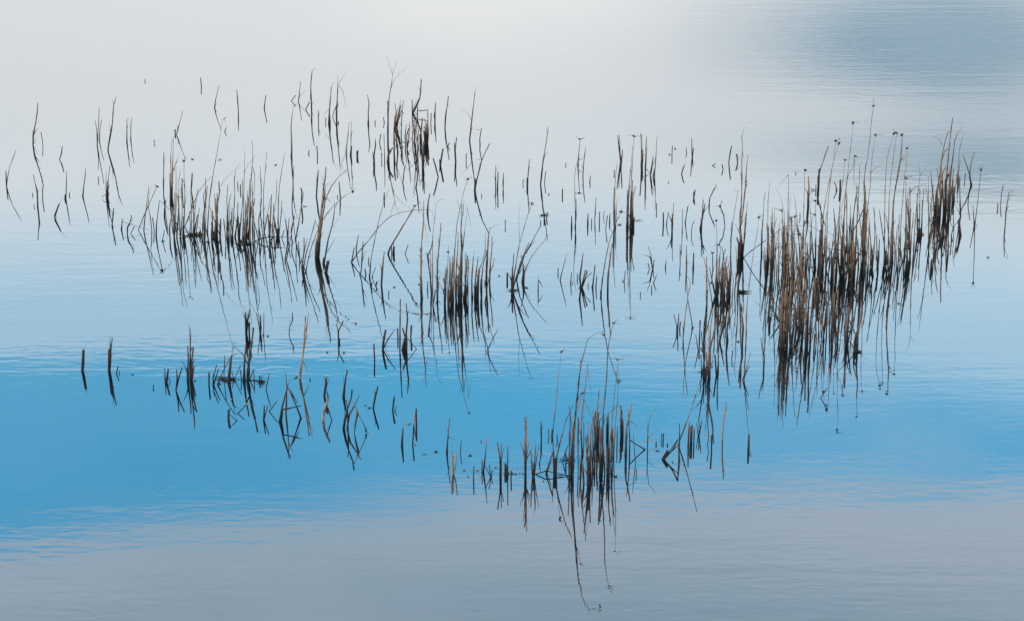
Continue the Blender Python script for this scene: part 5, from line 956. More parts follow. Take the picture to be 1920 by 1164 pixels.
R|3.4t|562.1,710 564.2,688.9 567.6,671.7 569.4,645.9 571.1,623.6 572.8,594.4|reed_stalk|reed|lone reeds in open water|tall upright leafy tan reed stalk alone, front row, centre left
L|2.4|567.6,676.9 572.8,685.5 577.9,697.5
R|2.1t|563.3,709.9 567.6,670 573.7,630.5 573.7,616.7|reed_stalk|reed|lone reeds in open water|medium-high upright leafy tan reed stalk alone, front row, centre left
L|1.4|573.8,628.7 576.2,609.8 583.4,596.1
L|2.1|573.5,620.2 578.8,587.5 576.2,580.6
D|2.4|555.6,707.8|plant_scrap|plant scrap|plant scraps floating on the water|small dark floating plant scrap, fifth such from left alone, front row, left
R|2.1|634.7,641.8 634.7,620.2 643.3,602.1|reed_stub|reed stub|lone reeds in open water|short upright reed stub, second such from left alone, front row, centre left
R|1.5|634.3,641.6 633.8,620.2 630.4,606.4|reed_stub|reed stub|lone reeds in open water|short upright reed stub, first such from left alone, front row, centre left
D|2.4|644.1,661.4|plant_scrap|plant scrap|plant scraps floating on the water|small dark floating plant scrap, second such from left alone, front row, centre left
D|2.4|613.2,660.5|plant_scrap|plant scrap|plant scraps floating on the water|small dark floating plant scrap, first such from left alone, front row, centre left
R|1.5|439.6,711.6 450.8,685.5|reed_stub|reed stub|reeds of the front left clump|short right-leaning reed stub, second such from left in the front left clump
R|1.2|488.6,713.3@713.3 466.2,711.9@713 443.9,710.5@711.2|reed_stub|reed stub|reeds of the front left clump|tiny thin bent-over reed stub in the front left clump
D|2.4|425,711.2|plant_scrap|plant scrap|plant scraps floating on the water|small dark floating plant scrap, second such from left in the front left clump
D|2.4|438.7,711.2|plant_scrap|plant scrap|plant scraps floating on the water|small dark floating plant scrap, fourth such from left in the front left clump
D|2.4|464.5,713|plant_scrap|plant scrap|plant scraps floating on the water|small dark floating plant scrap, fifth such from left in the front left clump
D|2.4|492.9,716.4|plant_scrap|plant scrap|plant scraps floating on the water|small dark floating plant scrap, sixth such from left in the front left clump
D|2.4|413,719.8|plant_scrap|plant scrap|plant scraps floating on the water|small dark floating plant scrap, first such from left in the front left clump
D|2.4|430.2,721.5|plant_scrap|plant scrap|plant scraps floating on the water|small dark floating plant scrap, third such from left in the front left clump
R|1.2|498.9,730 501.5,714.7 505.4,700.6|reed_stub|reed stub|reeds of the front left clump|short thin upright reed stub in the front left clump
R|4.1|428.4,785.2 428.8,766.8|reed_stub|reed stub|lone reeds in open water|tiny stout upright reed stub, second such from left alone, front row, left
R|2.4|494.6,787.2 495.5,761.1|reed_stub|reed stub|lone reeds in open water|short upright reed stub, eighth such from left alone, front row, left
R|1.4|495.1,786.9 502,760.4|reed_stub|reed stub|lone reeds in open water|short thin upright reed stub alone, front row, left
R|1.4|504.6,771.3 519.5,751.3|reed_stub|reed stub|reeds of the front left clump|tiny thin right-leaning reed stub in the front left clump
R|3.4|524.7,790.3 529.8,760.8 539.3,724.7|reed_stalk|reed|broken reeds in the left foreground|medium-high stout upright reed stalk, first such from left in foreground left broken group
R|2.2|536.4,776.6 537.6,726.4 535.8,702.3|reed_stalk|reed|broken reeds in the left foreground|medium-high upright leafy reed stalk in foreground left broken group
L|0.7|535.8,702.3 532.4,692.9
L|1.4|537.4,726.4 547.9,703.2
R|2.7|564.2,783.5 556.5,762.5 540.1,725|reed_stalk|reed|broken reeds in the left foreground|medium-high stout left-leaning leafy reed stalk in foreground left broken group
L|3.8|541.9,729.8 548.7,740.2 559,756.5
R|3.1|525.5,790.2 529,767.6 541.9,765.4 564.2,760.4|reed_stub|reed stub|broken reeds in the left foreground|short stout right-leaning reed stub in foreground left broken group
R|4.5|526,789.5 529,767.6|reed_stub|reed stub|broken reeds in the left foreground|tiny stout upright reed stub in foreground left broken group
R|3.8|607.7,742.4 610.6,723 611.8,708.4|reed_stub|reed stub|broken reeds in the left foreground|short stout upright leafy reed stub in foreground left broken group
L|1.4|610.3,729.8 618.3,706.6
R|3.4t|605.8,788.8 606.8,772.8 611.5,757.3 615.8,747|reed_stub|reed stub|broken reeds in the left foreground|short upright tan reed stub in foreground left broken group
R|1.7|622.3,787.6 618.3,776.2 612,757.3|reed_stub|reed stub|broken reeds in the left foreground|short left-leaning reed stub in foreground left broken group
R|3.8|643.8,743.8 645.8,724.7 648.8,705.8 651,694.6|reed_stalk|reed|broken reeds in the left foreground|medium-high stout upright leafy reed stalk in foreground left broken group
L|0.7|645,726.4 644.1,700.6
R|3.1|643.3,804.1 651.8,765.9 658.7,745.3 659.6,730.7|reed_stalk|reed|broken reeds in the left foreground|medium-high stout upright reed stalk, second such from left in foreground left broken group
R|2.4|651,803.2 655.3,776.2 665.6,759.1 673.8,741.5|reed_stalk|reed|broken reeds in the left foreground|medium-high right-leaning reed stalk in foreground left broken group
R|2.7|645,804.1 648.4,776.2|reed_stub|reed stub|broken reeds in the left foreground|short stout upright reed stub, first such from left in foreground left broken group
R|3.1|699.7,765 704,741.2 708.3,724.9|reed_stub|reed stub|broken reeds in the left foreground|short stout upright reed stub, second such from left in foreground left broken group
D|2.4|685.1,760.2|plant_scrap|plant scrap|plant scraps floating on the water|small dark floating plant scrap, first such from left in foreground left broken group
D|2.4|692.8,764.8|plant_scrap|plant scrap|plant scraps floating on the water|small dark floating plant scrap, second such from left in foreground left broken group
R|2.7|736.1,770.3 738.9,745.5|reed_stub|reed stub|lone reeds in open water|short stout upright reed stub, first such from left alone, front row, centre left
R|1.9t|775,795.6 779.6,767|reed_stub|reed stub|lone reeds in open water|short upright tan reed stub alone, front row, centre left
R|2.4|780.5,795.7 780.1,767|reed_stub|reed stub|lone reeds in open water|short upright reed stub, third such from left alone, front row, centre left
R|2.7|773.9,834.4 775.6,803.1|reed_stub|reed stub|lone reeds in open water|short stout upright reed stub, third such from left alone, front row, centre left
D|2.4|778.7,833.7|plant_scrap|plant scrap|plant scraps floating on the water|small dark floating plant scrap, fourth such from left alone, front row, centre left
D|2.4|767.6,795.4|plant_scrap|plant scrap|plant scraps floating on the water|small dark floating plant scrap, third such from left alone, front row, centre left
R|3.1|753.5,834.6 755.2,804|reed_stub|reed stub|lone reeds in open water|short stout upright reed stub, second such from left alone, front row, centre left
D|2.4|795.9,851.2|plant_scrap|plant scrap|plant scraps floating on the water|small dark floating plant scrap, fifth such from left alone, front row, centre left
D|2.4|816.5,846.9|plant_scrap|plant scrap|plant scraps floating on the water|small dark floating plant scrap, first such from left in row left of front clump
D|2.4|881.8,854.7|plant_scrap|plant scrap|plant scraps floating on the water|small dark floating plant scrap, sixth such from left in row left of front clump
R|2.4|702.3,674.4 701.4,662.2 700.5,645|reed_stub|reed stub|reeds below the central clump|short upright reed stub just below central clump
R|3.4|717.7,655.5 718.6,641.6 722.5,620.9|reed_stub|reed stub|reeds below the central clump|short stout upright reed stub, first such from left just below central clump
R|1.5|718.6,655.1 727.2,636.4 740.1,618.4|reed_stub|reed stub|reeds below the central clump|short right-leaning reed stub just below central clump
R|2.2|746.1,633.7 745.2,615.8|reed_stub|reed stub|reeds below the central clump|tiny upright reed stub just below central clump
R|2.4|749.5,655.8 749.9,615.8 750.5,561.5|reed_stalk|reed|reeds below the central clump|medium-high upright reed stalk just below central clump
R|3.1|761.9,655.6 761.5,624.4 764.1,598.6 761.5,569.4|reed_stalk|reed|reeds below the central clump|medium-high stout upright leafy reed stalk just below central clump
L|1.2|763.3,600.3 765.2,586.6 770.3,572.8
R|3.1|759,655.5 759.8,631.2 755.5,616.6|reed_stub|reed stub|reeds below the central clump|short stout upright reed stub, second such from left just below central clump
R|2.7|770.1,633.3 771,612.3|reed_stub|reed stub|reeds of the central clump|tiny stout upright reed stub in central clump, left side
R|4.1|754.7,655.8 759,636.4|reed_stub|reed stub|reeds below the central clump|tiny stout upright reed stub just below central clump
R|1.5|912.8,660.1 920,643.3 933.4,617|reed_stub|reed stub|lone reeds in open water|short right-leaning reed stub alone, front row, centre
R|1.8|1484.4,638.6 1491.9,567.2 1502.4,495.8|reed_stalk|reed|reeds of the dense right clump|tall upright reed stalk, third such from left in right clump, left-middle part
R|1.3|1465,616.1 1466.4,542.9 1469.2,469.8|reed_stalk|reed|reeds of the dense right clump|tall thin upright leafy reed stalk, first such from left in right clump, left-middle part
L|0.7|1466.4,539.9 1443.4,524.2
R|1.3|1450.1,612.8 1459,539.5 1462.4,466.3|reed_stalk|reed|reeds of the dense right clump|tall thin upright reed stalk, first such from left in right clump, left-middle part
R|2.3|1482.1,640.6 1481.3,598.6 1479.5,556.6|reed_stalk|reed|front edge reeds of the right clump|medium-high upright leafy reed stalk, first such from left in right clump, front edge
L|1.1|1481.3,595.6 1503.8,574.2
R|1.5|1504.8,601.7 1505.2,534.4 1501.7,467.1|reed_stalk|reed|front edge reeds of the right clump|tall upright reed stalk, second such from left in right clump, front edge
R|1.4|1464.7,610.8 1470.5,524.8 1471.8,438.8|reed_stalk|reed|reeds of the dense right clump|very tall thin upright leafy reed stalk, second such from left in right clump, left-middle part
L|0.7|1470.5,521.8 1477.5,491.5
R|1.3|1462,623.6 1473.2,536.1 1482,448.7|reed_stalk|reed|reeds of the dense right clump|very tall thin upright leafy reed stalk, first such from left in right clump, left-middle part
L|0.7|1473.2,533.1 1495.2,524.7
R|2.2|1497.9,627.7 1486.3,564.3|reed_stalk|reed|reeds of the dense right clump|medium-high upright reed stalk, seventh such from left in right clump, left-middle part
R|2.6|1543.5,635.2 1549.1,575.6|reed_stalk|reed|front edge reeds of the right clump|medium-high upright leafy reed stalk, second such from left in right clump, front edge
L|1.3|1543.5,632.2 1527.9,626.9
R|1.6|1533.8,582.6 1519.6,477|reed_stalk|reed|reeds of the dense right clump|tall upright reed stalk, first such from left in right clump, middle part
R|2.3|1549,634.5 1552.2,566.4|reed_stalk|reed|front edge reeds of the right clump|medium-high upright reed stalk, second such from left in right clump, front edge
R|2.5|1566.5,606.6 1570.4,562.6 1573.7,518.5|reed_stalk|reed|front edge reeds of the right clump|medium-high upright reed stalk, fifth such from left in right clump, front edge
R|1.7|1503.7,630.2 1509.8,583.1 1516.3,535.9|reed_stalk|reed|front edge reeds of the right clump|medium-high upright reed stalk, first such from left in right clump, front edge
R|1.4|1561.3,570 1563.6,497.3 1565.8,424.5|reed_stalk|reed|reeds of the dense right clump|tall thin upright reed stalk in right clump, middle part
R|2|1495.8,578.4 1492.9,466.9|reed_stalk|reed|reeds of the dense right clump|tall upright reed stalk, seventh such from left in right clump, left-middle part
R|1.2|1518.1,640.4 1520.1,620.4 1518.9,600.4|reed_stub|reed stub|front edge reeds of the right clump|short thin upright reed stub in right clump, front edge
R|2.6|1563.1,613.6 1563.3,584.1 1563.2,554.5|reed_stalk|reed|front edge reeds of the right clump|medium-high upright reed stalk, fourth such from left in right clump, front edge
R|1.7|1492.9,604.1 1497.2,540 1504.6,475.9|reed_stalk|reed|reeds of the dense right clump|tall upright reed stalk, sixth such from left in right clump, left-middle part
R|1.2|1559.1,639.3 1564.6,504|reed_stalk|reed|front edge reeds of the right clump|tall thin upright reed stalk in right clump, front edge
R|1.8|1492.1,591.5 1489.8,538.1 1492.8,484.6|reed_stalk|reed|reeds of the dense right clump|tall upright reed stalk, fifth such from left in right clump, left-middle part
R|2.1|1558.7,635.7 1565.5,553.8|reed_stalk|reed|front edge reeds of the right clump|medium-high upright reed stalk, third such from left in right clump, front edge
R|2|1550.7,587.3 1550,567.3 1549.3,547.3|reed_stub|reed stub|reeds of the dense right clump|short upright reed stub, fourth such from left in right clump, middle part
R|1.5|1545.6,640 1539.2,566.9 1529.6,493.8|reed_stalk|reed|front edge reeds of the right clump|tall upright reed stalk, third such from left in right clump, front edge
R|1.7|1511.4,567.7 1512.2,546.2 1513.8,524.6|reed_stub|reed stub|reeds of the dense right clump|short upright reed stub, second such from left in right clump, middle part
R|1.9|1499.9,571 1500.7,521.8 1500.6,472.6|reed_stalk|reed|reeds of the dense right clump|tall upright reed stalk, eighth such from left in right clump, left-middle part
R|1.5|1588.1,504.5 1585,484.1 1588.7,463.8|reed_stub|reed stub|reeds of the dense right clump|short upright reed stub, second such from left in right clump, right-middle part
R|1.8|1635.3,512.3 1639.9,451.5 1640.3,390.7|reed_stalk|reed|reeds of the dense right clump|tall upright leafy reed stalk, second such from left in right clump, right-middle part
L|0.9|1639.9,448.5 1651,436.4
R|2.3|1583.3,525.2 1583.2,457.2|reed_stalk|reed|reeds of the dense right clump|medium-high upright reed stalk, second such from left in right clump, right-middle part
R|1.5|1627.4,516.7 1629.1,421|reed_stalk|reed|reeds of the dense right clump|tall upright leafy reed stalk, first such from left in right clump, right-middle part
L|0.8|1627.4,513.7 1619.7,502.8
R|2.4|1568.5,516.6 1569.5,480.7 1571.5,444.8|reed_stalk|reed|reeds of the dense right clump|medium-high upright leafy reed stalk, third such from left in right clump, middle part
L|1.2|1569.5,477.7 1586.9,471.7
R|2.6|1582.6,518.6 1584.3,490 1584.3,461.4|reed_stalk|reed|reeds of the dense right clump|medium-high upright reed stalk, first such from left in right clump, right-middle part
R|1.3|1607.5,535.3 1608.9,480.3 1605.2,425.2|reed_stalk|reed|reeds of the dense right clump|tall thin upright reed stalk, second such from left in right clump, right-middle part
R|2|1569.9,509.5 1566.9,467.6|reed_stub|reed stub|reeds of the dense right clump|short upright reed stub, fifth such from left in right clump, middle part
R|1.9|1594.3,517.4 1595.6,410.6|reed_stalk|reed|reeds of the dense right clump|tall upright reed stalk, sixth such from left in right clump, right-middle part
R|1.9|1621.4,497.6 1607.6,370.8|reed_stalk|reed|reeds of the dense right clump|tall upright reed stalk, seventh such from left in right clump, right-middle part
R|2.5|1609.4,504.7 1608.9,448.1|reed_stalk|reed|reeds of the dense right clump|medium-high upright reed stalk, fourth such from left in right clump, right-middle part
R|1.3|1568.8,504 1567.1,447.5 1562.9,391|reed_stalk|reed|reeds of the dense right clump|tall thin upright leafy reed stalk in right clump, middle part
L|0.7|1567.1,444.5 1544.8,430.3
R|1.7|1581.6,505 1580.3,482.9 1579,460.8|reed_stub|reed stub|reeds of the dense right clump|short upright reed stub, first such from left in right clump, right-middle part
R|2.5|1619.6,519.9 1624,441.9|reed_stalk|reed|reeds of the dense right clump|medium-high upright leafy reed stalk in right clump, right-middle part
L|1.2|1619.6,516.9 1634.8,502.3
R|1.3|1585.4,535.3 1581.7,463.9 1576.9,392.5|reed_stalk|reed|reeds of the dense right clump|tall thin upright reed stalk, first such from left in right clump, right-middle part
R|1.8|1625.3,525.7 1625.6,503.2 1623.5,480.6|reed_stub|reed stub|reeds of the dense right clump|short upright reed stub, third such from left in right clump, right-middle part
R|2.3|1637.4,519 1634.3,496.2 1638.5,473.3|reed_stub|reed stub|reeds of the dense right clump|short upright leafy reed stub in right clump, right-middle part
L|1.1|1634.3,493.2 1620.7,461.7
R|1.9|1706.5,480.2 1703.2,373.2|reed_stalk|reed|reeds of the dense right clump|tall upright leafy reed stalk, third such from left in right clump, rightmost part
L|0.9|1706.5,477.2 1700.4,454
R|2.1|1682.8,506.4 1686.7,465.8|reed_stub|reed stub|reeds of the dense right clump|short upright reed stub, second such from left in right clump, rightmost part
R|1.5|1672.6,499.1 1661.7,403.5|reed_stalk|reed|reeds of the dense right clump|tall upright leafy reed stalk, second such from left in right clump, rightmost part
L|0.8|1672.6,496.1 1652.6,480.2
R|1.7|1706.3,497.3 1701.8,385.8|reed_stalk|reed|reeds of the dense right clump|tall upright reed stalk, second such from left in right clump, rightmost part
R|1.9|1695.2,483.3 1699.6,440.9|reed_stub|reed stub|reeds of the dense right clump|short upright reed stub, third such from left in right clump, rightmost part
R|2.4|1636.2,493.9 1629.7,420.4|reed_stalk|reed|reeds of the dense right clump|medium-high upright reed stalk, fifth such from left in right clump, right-middle part
R|1.5|1630.1,512 1633.7,489.4 1635.1,466.8|reed_stub|reed stub|reeds of the dense right clump|short upright reed stub, fourth such from left in right clump, right-middle part
R|1.8|1644.7,516.7 1643.4,452.5 1637.5,388.2|reed_stalk|reed|reeds of the dense right clump|tall upright leafy reed stalk, first such from left in right clump, rightmost part
L|0.9|1643.4,449.5 1650.1,444.4
R|1.7|1662.4,494 1655.6,443.5 1648.7,392.9|reed_stalk|reed|reeds of the dense right clump|tall upright reed stalk, first such from left in right clump, rightmost part
R|2.4|1646.6,497.2 1648.7,450.1|reed_stub|reed stub|reeds of the dense right clump|short upright leafy reed stub in right clump, rightmost part
L|1.2|1646.6,494.2 1636.7,479.1
R|2.1|1702.1,492.3 1700,471.3 1697.8,450.4|reed_stub|reed stub|reeds of the dense right clump|short upright reed stub, fourth such from left in right clump, rightmost part
R|2.5|1670.1,483.5 1671.2,426.3|reed_stalk|reed|reeds of the dense right clump|medium-high upright leafy reed stalk, first such from left in right clump, rightmost part
L|1.2|1670.1,480.5 1689.5,460.5
R|2.3|1666.7,512.6 1664.7,492.4 1663,472.2|reed_stub|reed stub|reeds of the dense right clump|short upright reed stub, first such from left in right clump, rightmost part
R|1.3|1646.2,514.5 1644.5,492.9 1641.2,471.3|reed_stub|reed stub|reeds of the dense right clump|short thin upright reed stub in right clump, rightmost part
R|2.5|1700.4,508 1700.5,421.8|reed_stalk|reed|reeds of the dense right clump|medium-high upright leafy reed stalk, second such from left in right clump, rightmost part
L|1.2|1700.4,505 1706.1,496.1
R|1.6|1509.4,535.7 1506.6,514.5 1507.3,493.3|reed_stub|reed stub|reeds of the dense right clump|short upright reed stub, first such from left in right clump, middle part
R|1.3|1488.5,529.5 1489.6,464.3 1491.1,399.1|reed_stalk|reed|reeds of the dense right clump|tall thin upright reed stalk, third such from left in right clump, left-middle part
R|1|1483.1,520.5 1483.2,499.2 1479.9,477.8|reed_stub|reed stub|reeds of the dense right clump|short thin upright reed stub, first such from left in right clump, left-middle part
R|1.8|1526.5,505.3 1521.9,442.6 1518.6,379.9|reed_stalk|reed|reeds of the dense right clump|tall upright leafy reed stalk, first such from left in right clump, middle part
L|0.9|1521.9,439.6 1505.4,422.9
R|1.6|1446.1,520.5 1441.5,469.4 1437.3,418.3|reed_stalk|reed|reeds of the dense right clump|tall upright reed stalk, first such from left in right clump, left-middle part
R|2.1|1487.6,526 1483.2,441.5|reed_stalk|reed|reeds of the dense right clump|medium-high upright reed stalk, fifth such from left in right clump, left-middle part
R|2.3|1435.5,532.2 1431.3,471|reed_stalk|reed|reeds of the dense right clump|medium-high upright leafy reed stalk in right clump, leftmost part
L|1.1|1435.5,529.2 1454.6,516.4
R|1.5|1468.8,500.1 1467.1,390.3|reed_stalk|reed|reeds of the dense right clump|tall upright leafy reed stalk, second such from left in right clump, left-middle part
L|0.8|1468.8,497.1 1445.9,482.7
R|1.2|1452.1,522.6 1451.5,456.8 1451.9,390.9|reed_stalk|reed|reeds of the dense right clump|tall thin upright reed stalk, second such from left in right clump, left-middle part
R|2.1|1540,523.2 1544.6,483.6 1547.2,444|reed_stalk|reed|reeds of the dense right clump|medium-high upright leafy reed stalk, first such from left in right clump, middle part
L|1.1|1544.6,480.6 1538.5,456.6
R|2|1539.8,526.2 1541.2,484.2|reed_stub|reed stub|reeds of the dense right clump|short upright reed stub, third such from left in right clump, middle part
R|1.1|1483.1,514.8 1482,470.1|reed_stub|reed stub|reeds of the dense right clump|short thin upright reed stub, second such from left in right clump, left-middle part
R|1.7|1552.1,524.4 1558.8,475.7 1564.3,427.1|reed_stalk|reed|reeds of the dense right clump|tall upright leafy reed stalk, second such from left in right clump, middle part
L|0.8|1558.8,472.7 1539.4,464.3
R|1.1|1499.9,503.8 1497.2,434.6 1489.4,365.4|reed_stalk|reed|reeds of the dense right clump|tall thin upright leafy reed stalk, third such from left in right clump, left-middle part
L|0.6|1497.2,431.6 1485.6,407.6
R|1.5|1549.4,514.7 1546,456.6 1549.8,398.5|reed_stalk|reed|reeds of the dense right clump|tall upright reed stalk, second such from left in right clump, middle part
R|2.2|1487.6,541.3 1484.9,497 1484.1,452.7|reed_stalk|reed|reeds of the dense right clump|medium-high upright reed stalk, sixth such from left in right clump, left-middle part
R|1.7|1447.4,509.1 1449.9,458 1445.2,406.8|reed_stalk|reed|reeds of the dense right clump|tall upright leafy reed stalk, first such from left in right clump, left-middle part
L|0.8|1449.9,455 1431.5,442.3
R|1.9|1490.3,530.5 1484.8,415.4|reed_stalk|reed|reeds of the dense right clump|tall upright reed stalk, fourth such from left in right clump, left-middle part
R|1.9|1358.3,540.3 1360.1,525 1360.8,509.7|reed_stub|reed stub|fringe reeds of the right clump|short upright reed stub, sixth such from left in right clump, left fringe
R|2.4|1325.1,577.2 1325.6,529.6|reed_stub|reed stub|fringe reeds of the right clump|short upright reed stub, second such from left in right clump, left fringe
R|2|1365.5,547 1354.3,463.7|reed_stalk|reed|fringe reeds of the right clump|medium-high upright reed stalk, third such from left in right clump, left fringe
R|2.3|1325.1,569.5 1325.1,526 1324.6,482.4|reed_stalk|reed|fringe reeds of the right clump|medium-high upright leafy reed stalk, first such from left in right clump, left fringe
L|1.1|1325.1,523 1317.7,512.9
R|2.2|1355.2,551.7 1356.7,528.1 1358.8,504.6|reed_stub|reed stub|fringe reeds of the right clump|short upright reed stub, third such from left in right clump, left fringe
R|1.1|1366.2,533.1 1368,511.1 1364.7,489.2|reed_stub|reed stub|fringe reeds of the right clump|short thin upright reed stub, first such from left in right clump, left fringe
R|2|1362.4,571.7 1363.3,535.5 1363.3,499.3|reed_stalk|reed|fringe reeds of the right clump|medium-high upright leafy reed stalk, second such from left in right clump, left fringe
L|1|1363.3,532.5 1345.4,521.5
R|1.6|1357,574.4 1352.3,555.3 1350.1,536.3|reed_stub|reed stub|fringe reeds of the right clump|short upright reed stub, fourth such from left in right clump, left fringe
R|2.1|1324.6,701.5 1325,661.6|reed_stub|reed stub|front tail of the right clump|short upright reed stub, ninth such from left in right clump's front tail
R|2.4|1322.1,702.8 1318.8,661.9 1315,621|reed_stalk|reed|front tail of the right clump|medium-high upright leafy reed stalk in right clump's front tail
L|1.2|1318.8,658.9 1300.6,640.9
R|2.5|1343.5,703.8 1340.7,665.1|reed_stub|reed stub|front tail of the right clump|short upright reed stub, eleventh such from left in right clump's front tail
R|1.7|1331.3,708.2 1328.3,608.6|reed_stalk|reed|front tail of the right clump|tall upright leafy reed stalk in right clump's front tail
L|0.8|1331.3,705.2 1312.8,689.1
R|2.6|1346,695.8 1347.1,661.5 1349.6,627.2|reed_stalk|reed|front tail of the right clump|medium-high upright reed stalk in right clump's front tail
R|1.8|1315.6,700.6 1314.1,666.1|reed_stub|reed stub|front tail of the right clump|short upright reed stub, sixth such from left in right clump's front tail
R|1.3|1317.9,704.4 1320.6,680.5 1317.8,656.7|reed_stub|reed stub|front tail of the right clump|short thin upright reed stub, third such from left in right clump's front tail
R|2.2|505.4,454.7 509.1,365.9|reed_stalk|reed|reeds of the left clump|medium-high upright leafy reed stalk, first such from left in left clump, right side
L|1.1|505.4,451.7 519.7,432.6
R|2.1|429.7,440.7 428.2,423.1 426.3,405.6|reed_stub|reed stub|reeds of the left clump|short upright reed stub, fifth such from left in left clump, middle part
R|1.2|398.1,454.8 400.5,436.7 395.9,418.6|reed_stub|reed stub|reeds of the left clump|short thin upright reed stub, first such from left in left clump, middle part
R|2.4|407.1,441.8 406.9,407.4 404.7,373.1|reed_stalk|reed|reeds of the left clump|medium-high upright reed stalk, sixth such from left in left clump, middle part
R|1.4|343.1,442.1 343.4,406.4|reed_stub|reed stub|reeds of the left clump|short thin upright reed stub in left clump, left side
R|2.1|408,447.1 401.6,362.8|reed_stalk|reed|reeds of the left clump|medium-high upright reed stalk, seventh such from left in left clump, middle part
R|2.6|396.7,450.5 397.5,423.1 399.1,395.6|reed_stalk|reed|reeds of the left clump|medium-high upright reed stalk, fourth such from left in left clump, middle part
R|2|539.7,445.2 537.7,428.5 535,411.7|reed_stub|reed stub|reeds of the left clump|short upright reed stub, fourth such from left in left clump, right side
R|1.8|514.1,449.9 513.3,433.5 514.9,417.1|reed_stub|reed stub|reeds of the left clump|short upright reed stub, third such from left in left clump, right side
R|2.5|505.2,443.5 504.6,423.7 502.6,403.9|reed_stub|reed stub|reeds of the left clump|short upright reed stub, second such from left in left clump, right side
R|2.6|448.4,438.8 445.8,407.4|reed_stub|reed stub|reeds of the left clump|short upright reed stub, first such from left in left clump, right side
R|1.5|432.6,438.6 431.3,426 432.1,413.4|reed_stub|reed stub|reeds of the left clump|short upright reed stub, sixth such from left in left clump, middle part
R|1.9|554,451.3 569.8,359.5|reed_stalk|reed|reeds of the left clump|medium-high upright leafy reed stalk, second such from left in left clump, right side
L|0.9|554,448.3 564.1,431.6
R|1.8|379.1,450 374.3,426.1|reed_stub|reed stub|reeds of the left clump|short upright reed stub, second such from left in left clump, middle part
R|1.6|363.2,451.3 363.1,405.2 358.1,359.1|reed_stalk|reed|reeds of the left clump|medium-high upright reed stalk, second such from left in left clump, middle part
R|1.3|855.7,554.9 857.9,518.2|reed_stub|reed stub|reeds of the central clump|short thin upright reed stub, first such from left in central clump, right side
R|2.2|811.6,573.5 814.3,558.5 816.6,543.5|reed_stub|reed stub|reeds of the central clump|short upright reed stub, first such from left in central clump, left side
R|1.4|901.5,557.4 901,540.3 901.4,523.2|reed_stub|reed stub|reeds of the central clump|short thin upright reed stub, second such from left in central clump, right side
R|2|875,551.8 873,533.1 871.9,514.4|reed_stub|reed stub|reeds of the central clump|short upright reed stub, first such from left in central clump, right side
R|2|819.2,566.9 822.6,527.6|reed_stub|reed stub|reeds of the central clump|short upright reed stub, second such from left in central clump, left side
R|1.6|834.9,570.2 835.3,543.2|reed_stub|reed stub|reeds of the central clump|short upright reed stub, third such from left in central clump, left side
R|2.1|869.1,562.8 876.9,479|reed_stalk|reed|reeds of the central clump|medium-high upright leafy reed stalk, first such from left in central clump, right side
L|1.1|869.1,559.8 859.4,525.4
R|1.7|1088.2,891.5 1086.7,851.7|reed_stub|reed stub|reeds of the front clump|short upright reed stub, fifth such from left in front clump, left part
R|2.4|746.1,286 743,262.3 743.3,238.7|reed_stub|reed stub|reeds of the back middle clump|short upright leafy reed stub, first such from left in the back middle clump
L|1.2|743,259.3 753.2,225.9
R|1.8|788.7,273.4 787.1,252.3|reed_stub|reed stub|reeds of the back middle clump|tiny upright reed stub, second such from left in the back middle clump
R|1.2|780.9,293.2 779.4,274.5 781.9,255.8|reed_stub|reed stub|reeds of the back middle clump|short thin upright reed stub, second such from left in the back middle clump
R|2.6|788.5,268 789.8,244.9 792,221.9|reed_stub|reed stub|reeds of the back middle clump|short upright leafy reed stub, third such from left in the back middle clump
L|1.3|789.8,241.9 807.4,235.7
R|1.6|762.8,267.3 762.5,254.7 765.8,242.2|reed_stub|reed stub|reeds of the back middle clump|short upright reed stub, sixth such from left in the back middle clump
R|2.1|1762.9,392.1 1762,353.8 1756.3,315.5|reed_stalk|reed|reeds of the far right clump|medium-high upright reed stalk, first such from left in the far right clump
R|2.3|1800.8,404.9 1798.9,329.7|reed_stalk|reed|reeds of the far right clump|medium-high upright leafy reed stalk, second such from left in the far right clump
L|1.1|1800.8,401.9 1786.5,375.7
R|1.9|1779.4,408 1787.8,318.1|reed_stalk|reed|reeds of the far right clump|medium-high upright reed stalk, fourth such from left in the far right clump
R|2.2|1751.9,401 1745.4,319.8|reed_stalk|reed|reeds of the far right clump|medium-high upright leafy reed stalk, first such from left in the far right clump
L|1.1|1751.9,398 1735.7,371.7
S|2.3|1543.1,502.8 1547.4,441.8
L|1.1|1543.1,499.8 1548.5,482.1
S|2.4|1351.9,552.8 1353.7,494.4
S|1.7|1529.3,585.8 1533.6,544.8 1537.1,503.8
L|0.8|1533.6,541.8 1542.5,522.6
S|1.8|840.5,560.1 843.3,521.3 843.3,482.5
L|0.9|843.3,518.3 820.2,510.8
S|1.4|338.7,444.6 341.7,394.7 339.5,344.9
S|2.2|674.9,516.3 677.5,505.6 678.9,481.6 680.6,453.2
L|1.4|679.2,490.2 686.1,469.5
S|2.4|1511.7,511.1 1515,482.2 1512.4,453.4
L|1.2|1515,479.2 1493,463.5
S|1.6|909.3,567.9 916,525.5 927.3,483.1
L|0.8|916,522.5 904.6,499
S|1.7|573.5,509.9 578.7,481.6 586.4,455.8 595.9,431.7
L|1.2|578.7,485 588.1,473
S|2.4|1431.8,691.2 1433,669.4 1429.2,653.9 1426.6,634.1
S|1.7|486.2,453.6 484.9,410.6 488.8,391.7 490.5,372.8
S|2.1|1728,440.3 1729.8,374.7
S|0.9|1176.6,425.6 1179.2,350.3 1184.4,298.7 1186.1,273
S|2.2|566.6,508.7 567.5,493.6 570.1,469.5 570.1,446.3
S|1.7|1461.4,539.4 1458,496.1 1466.6,460
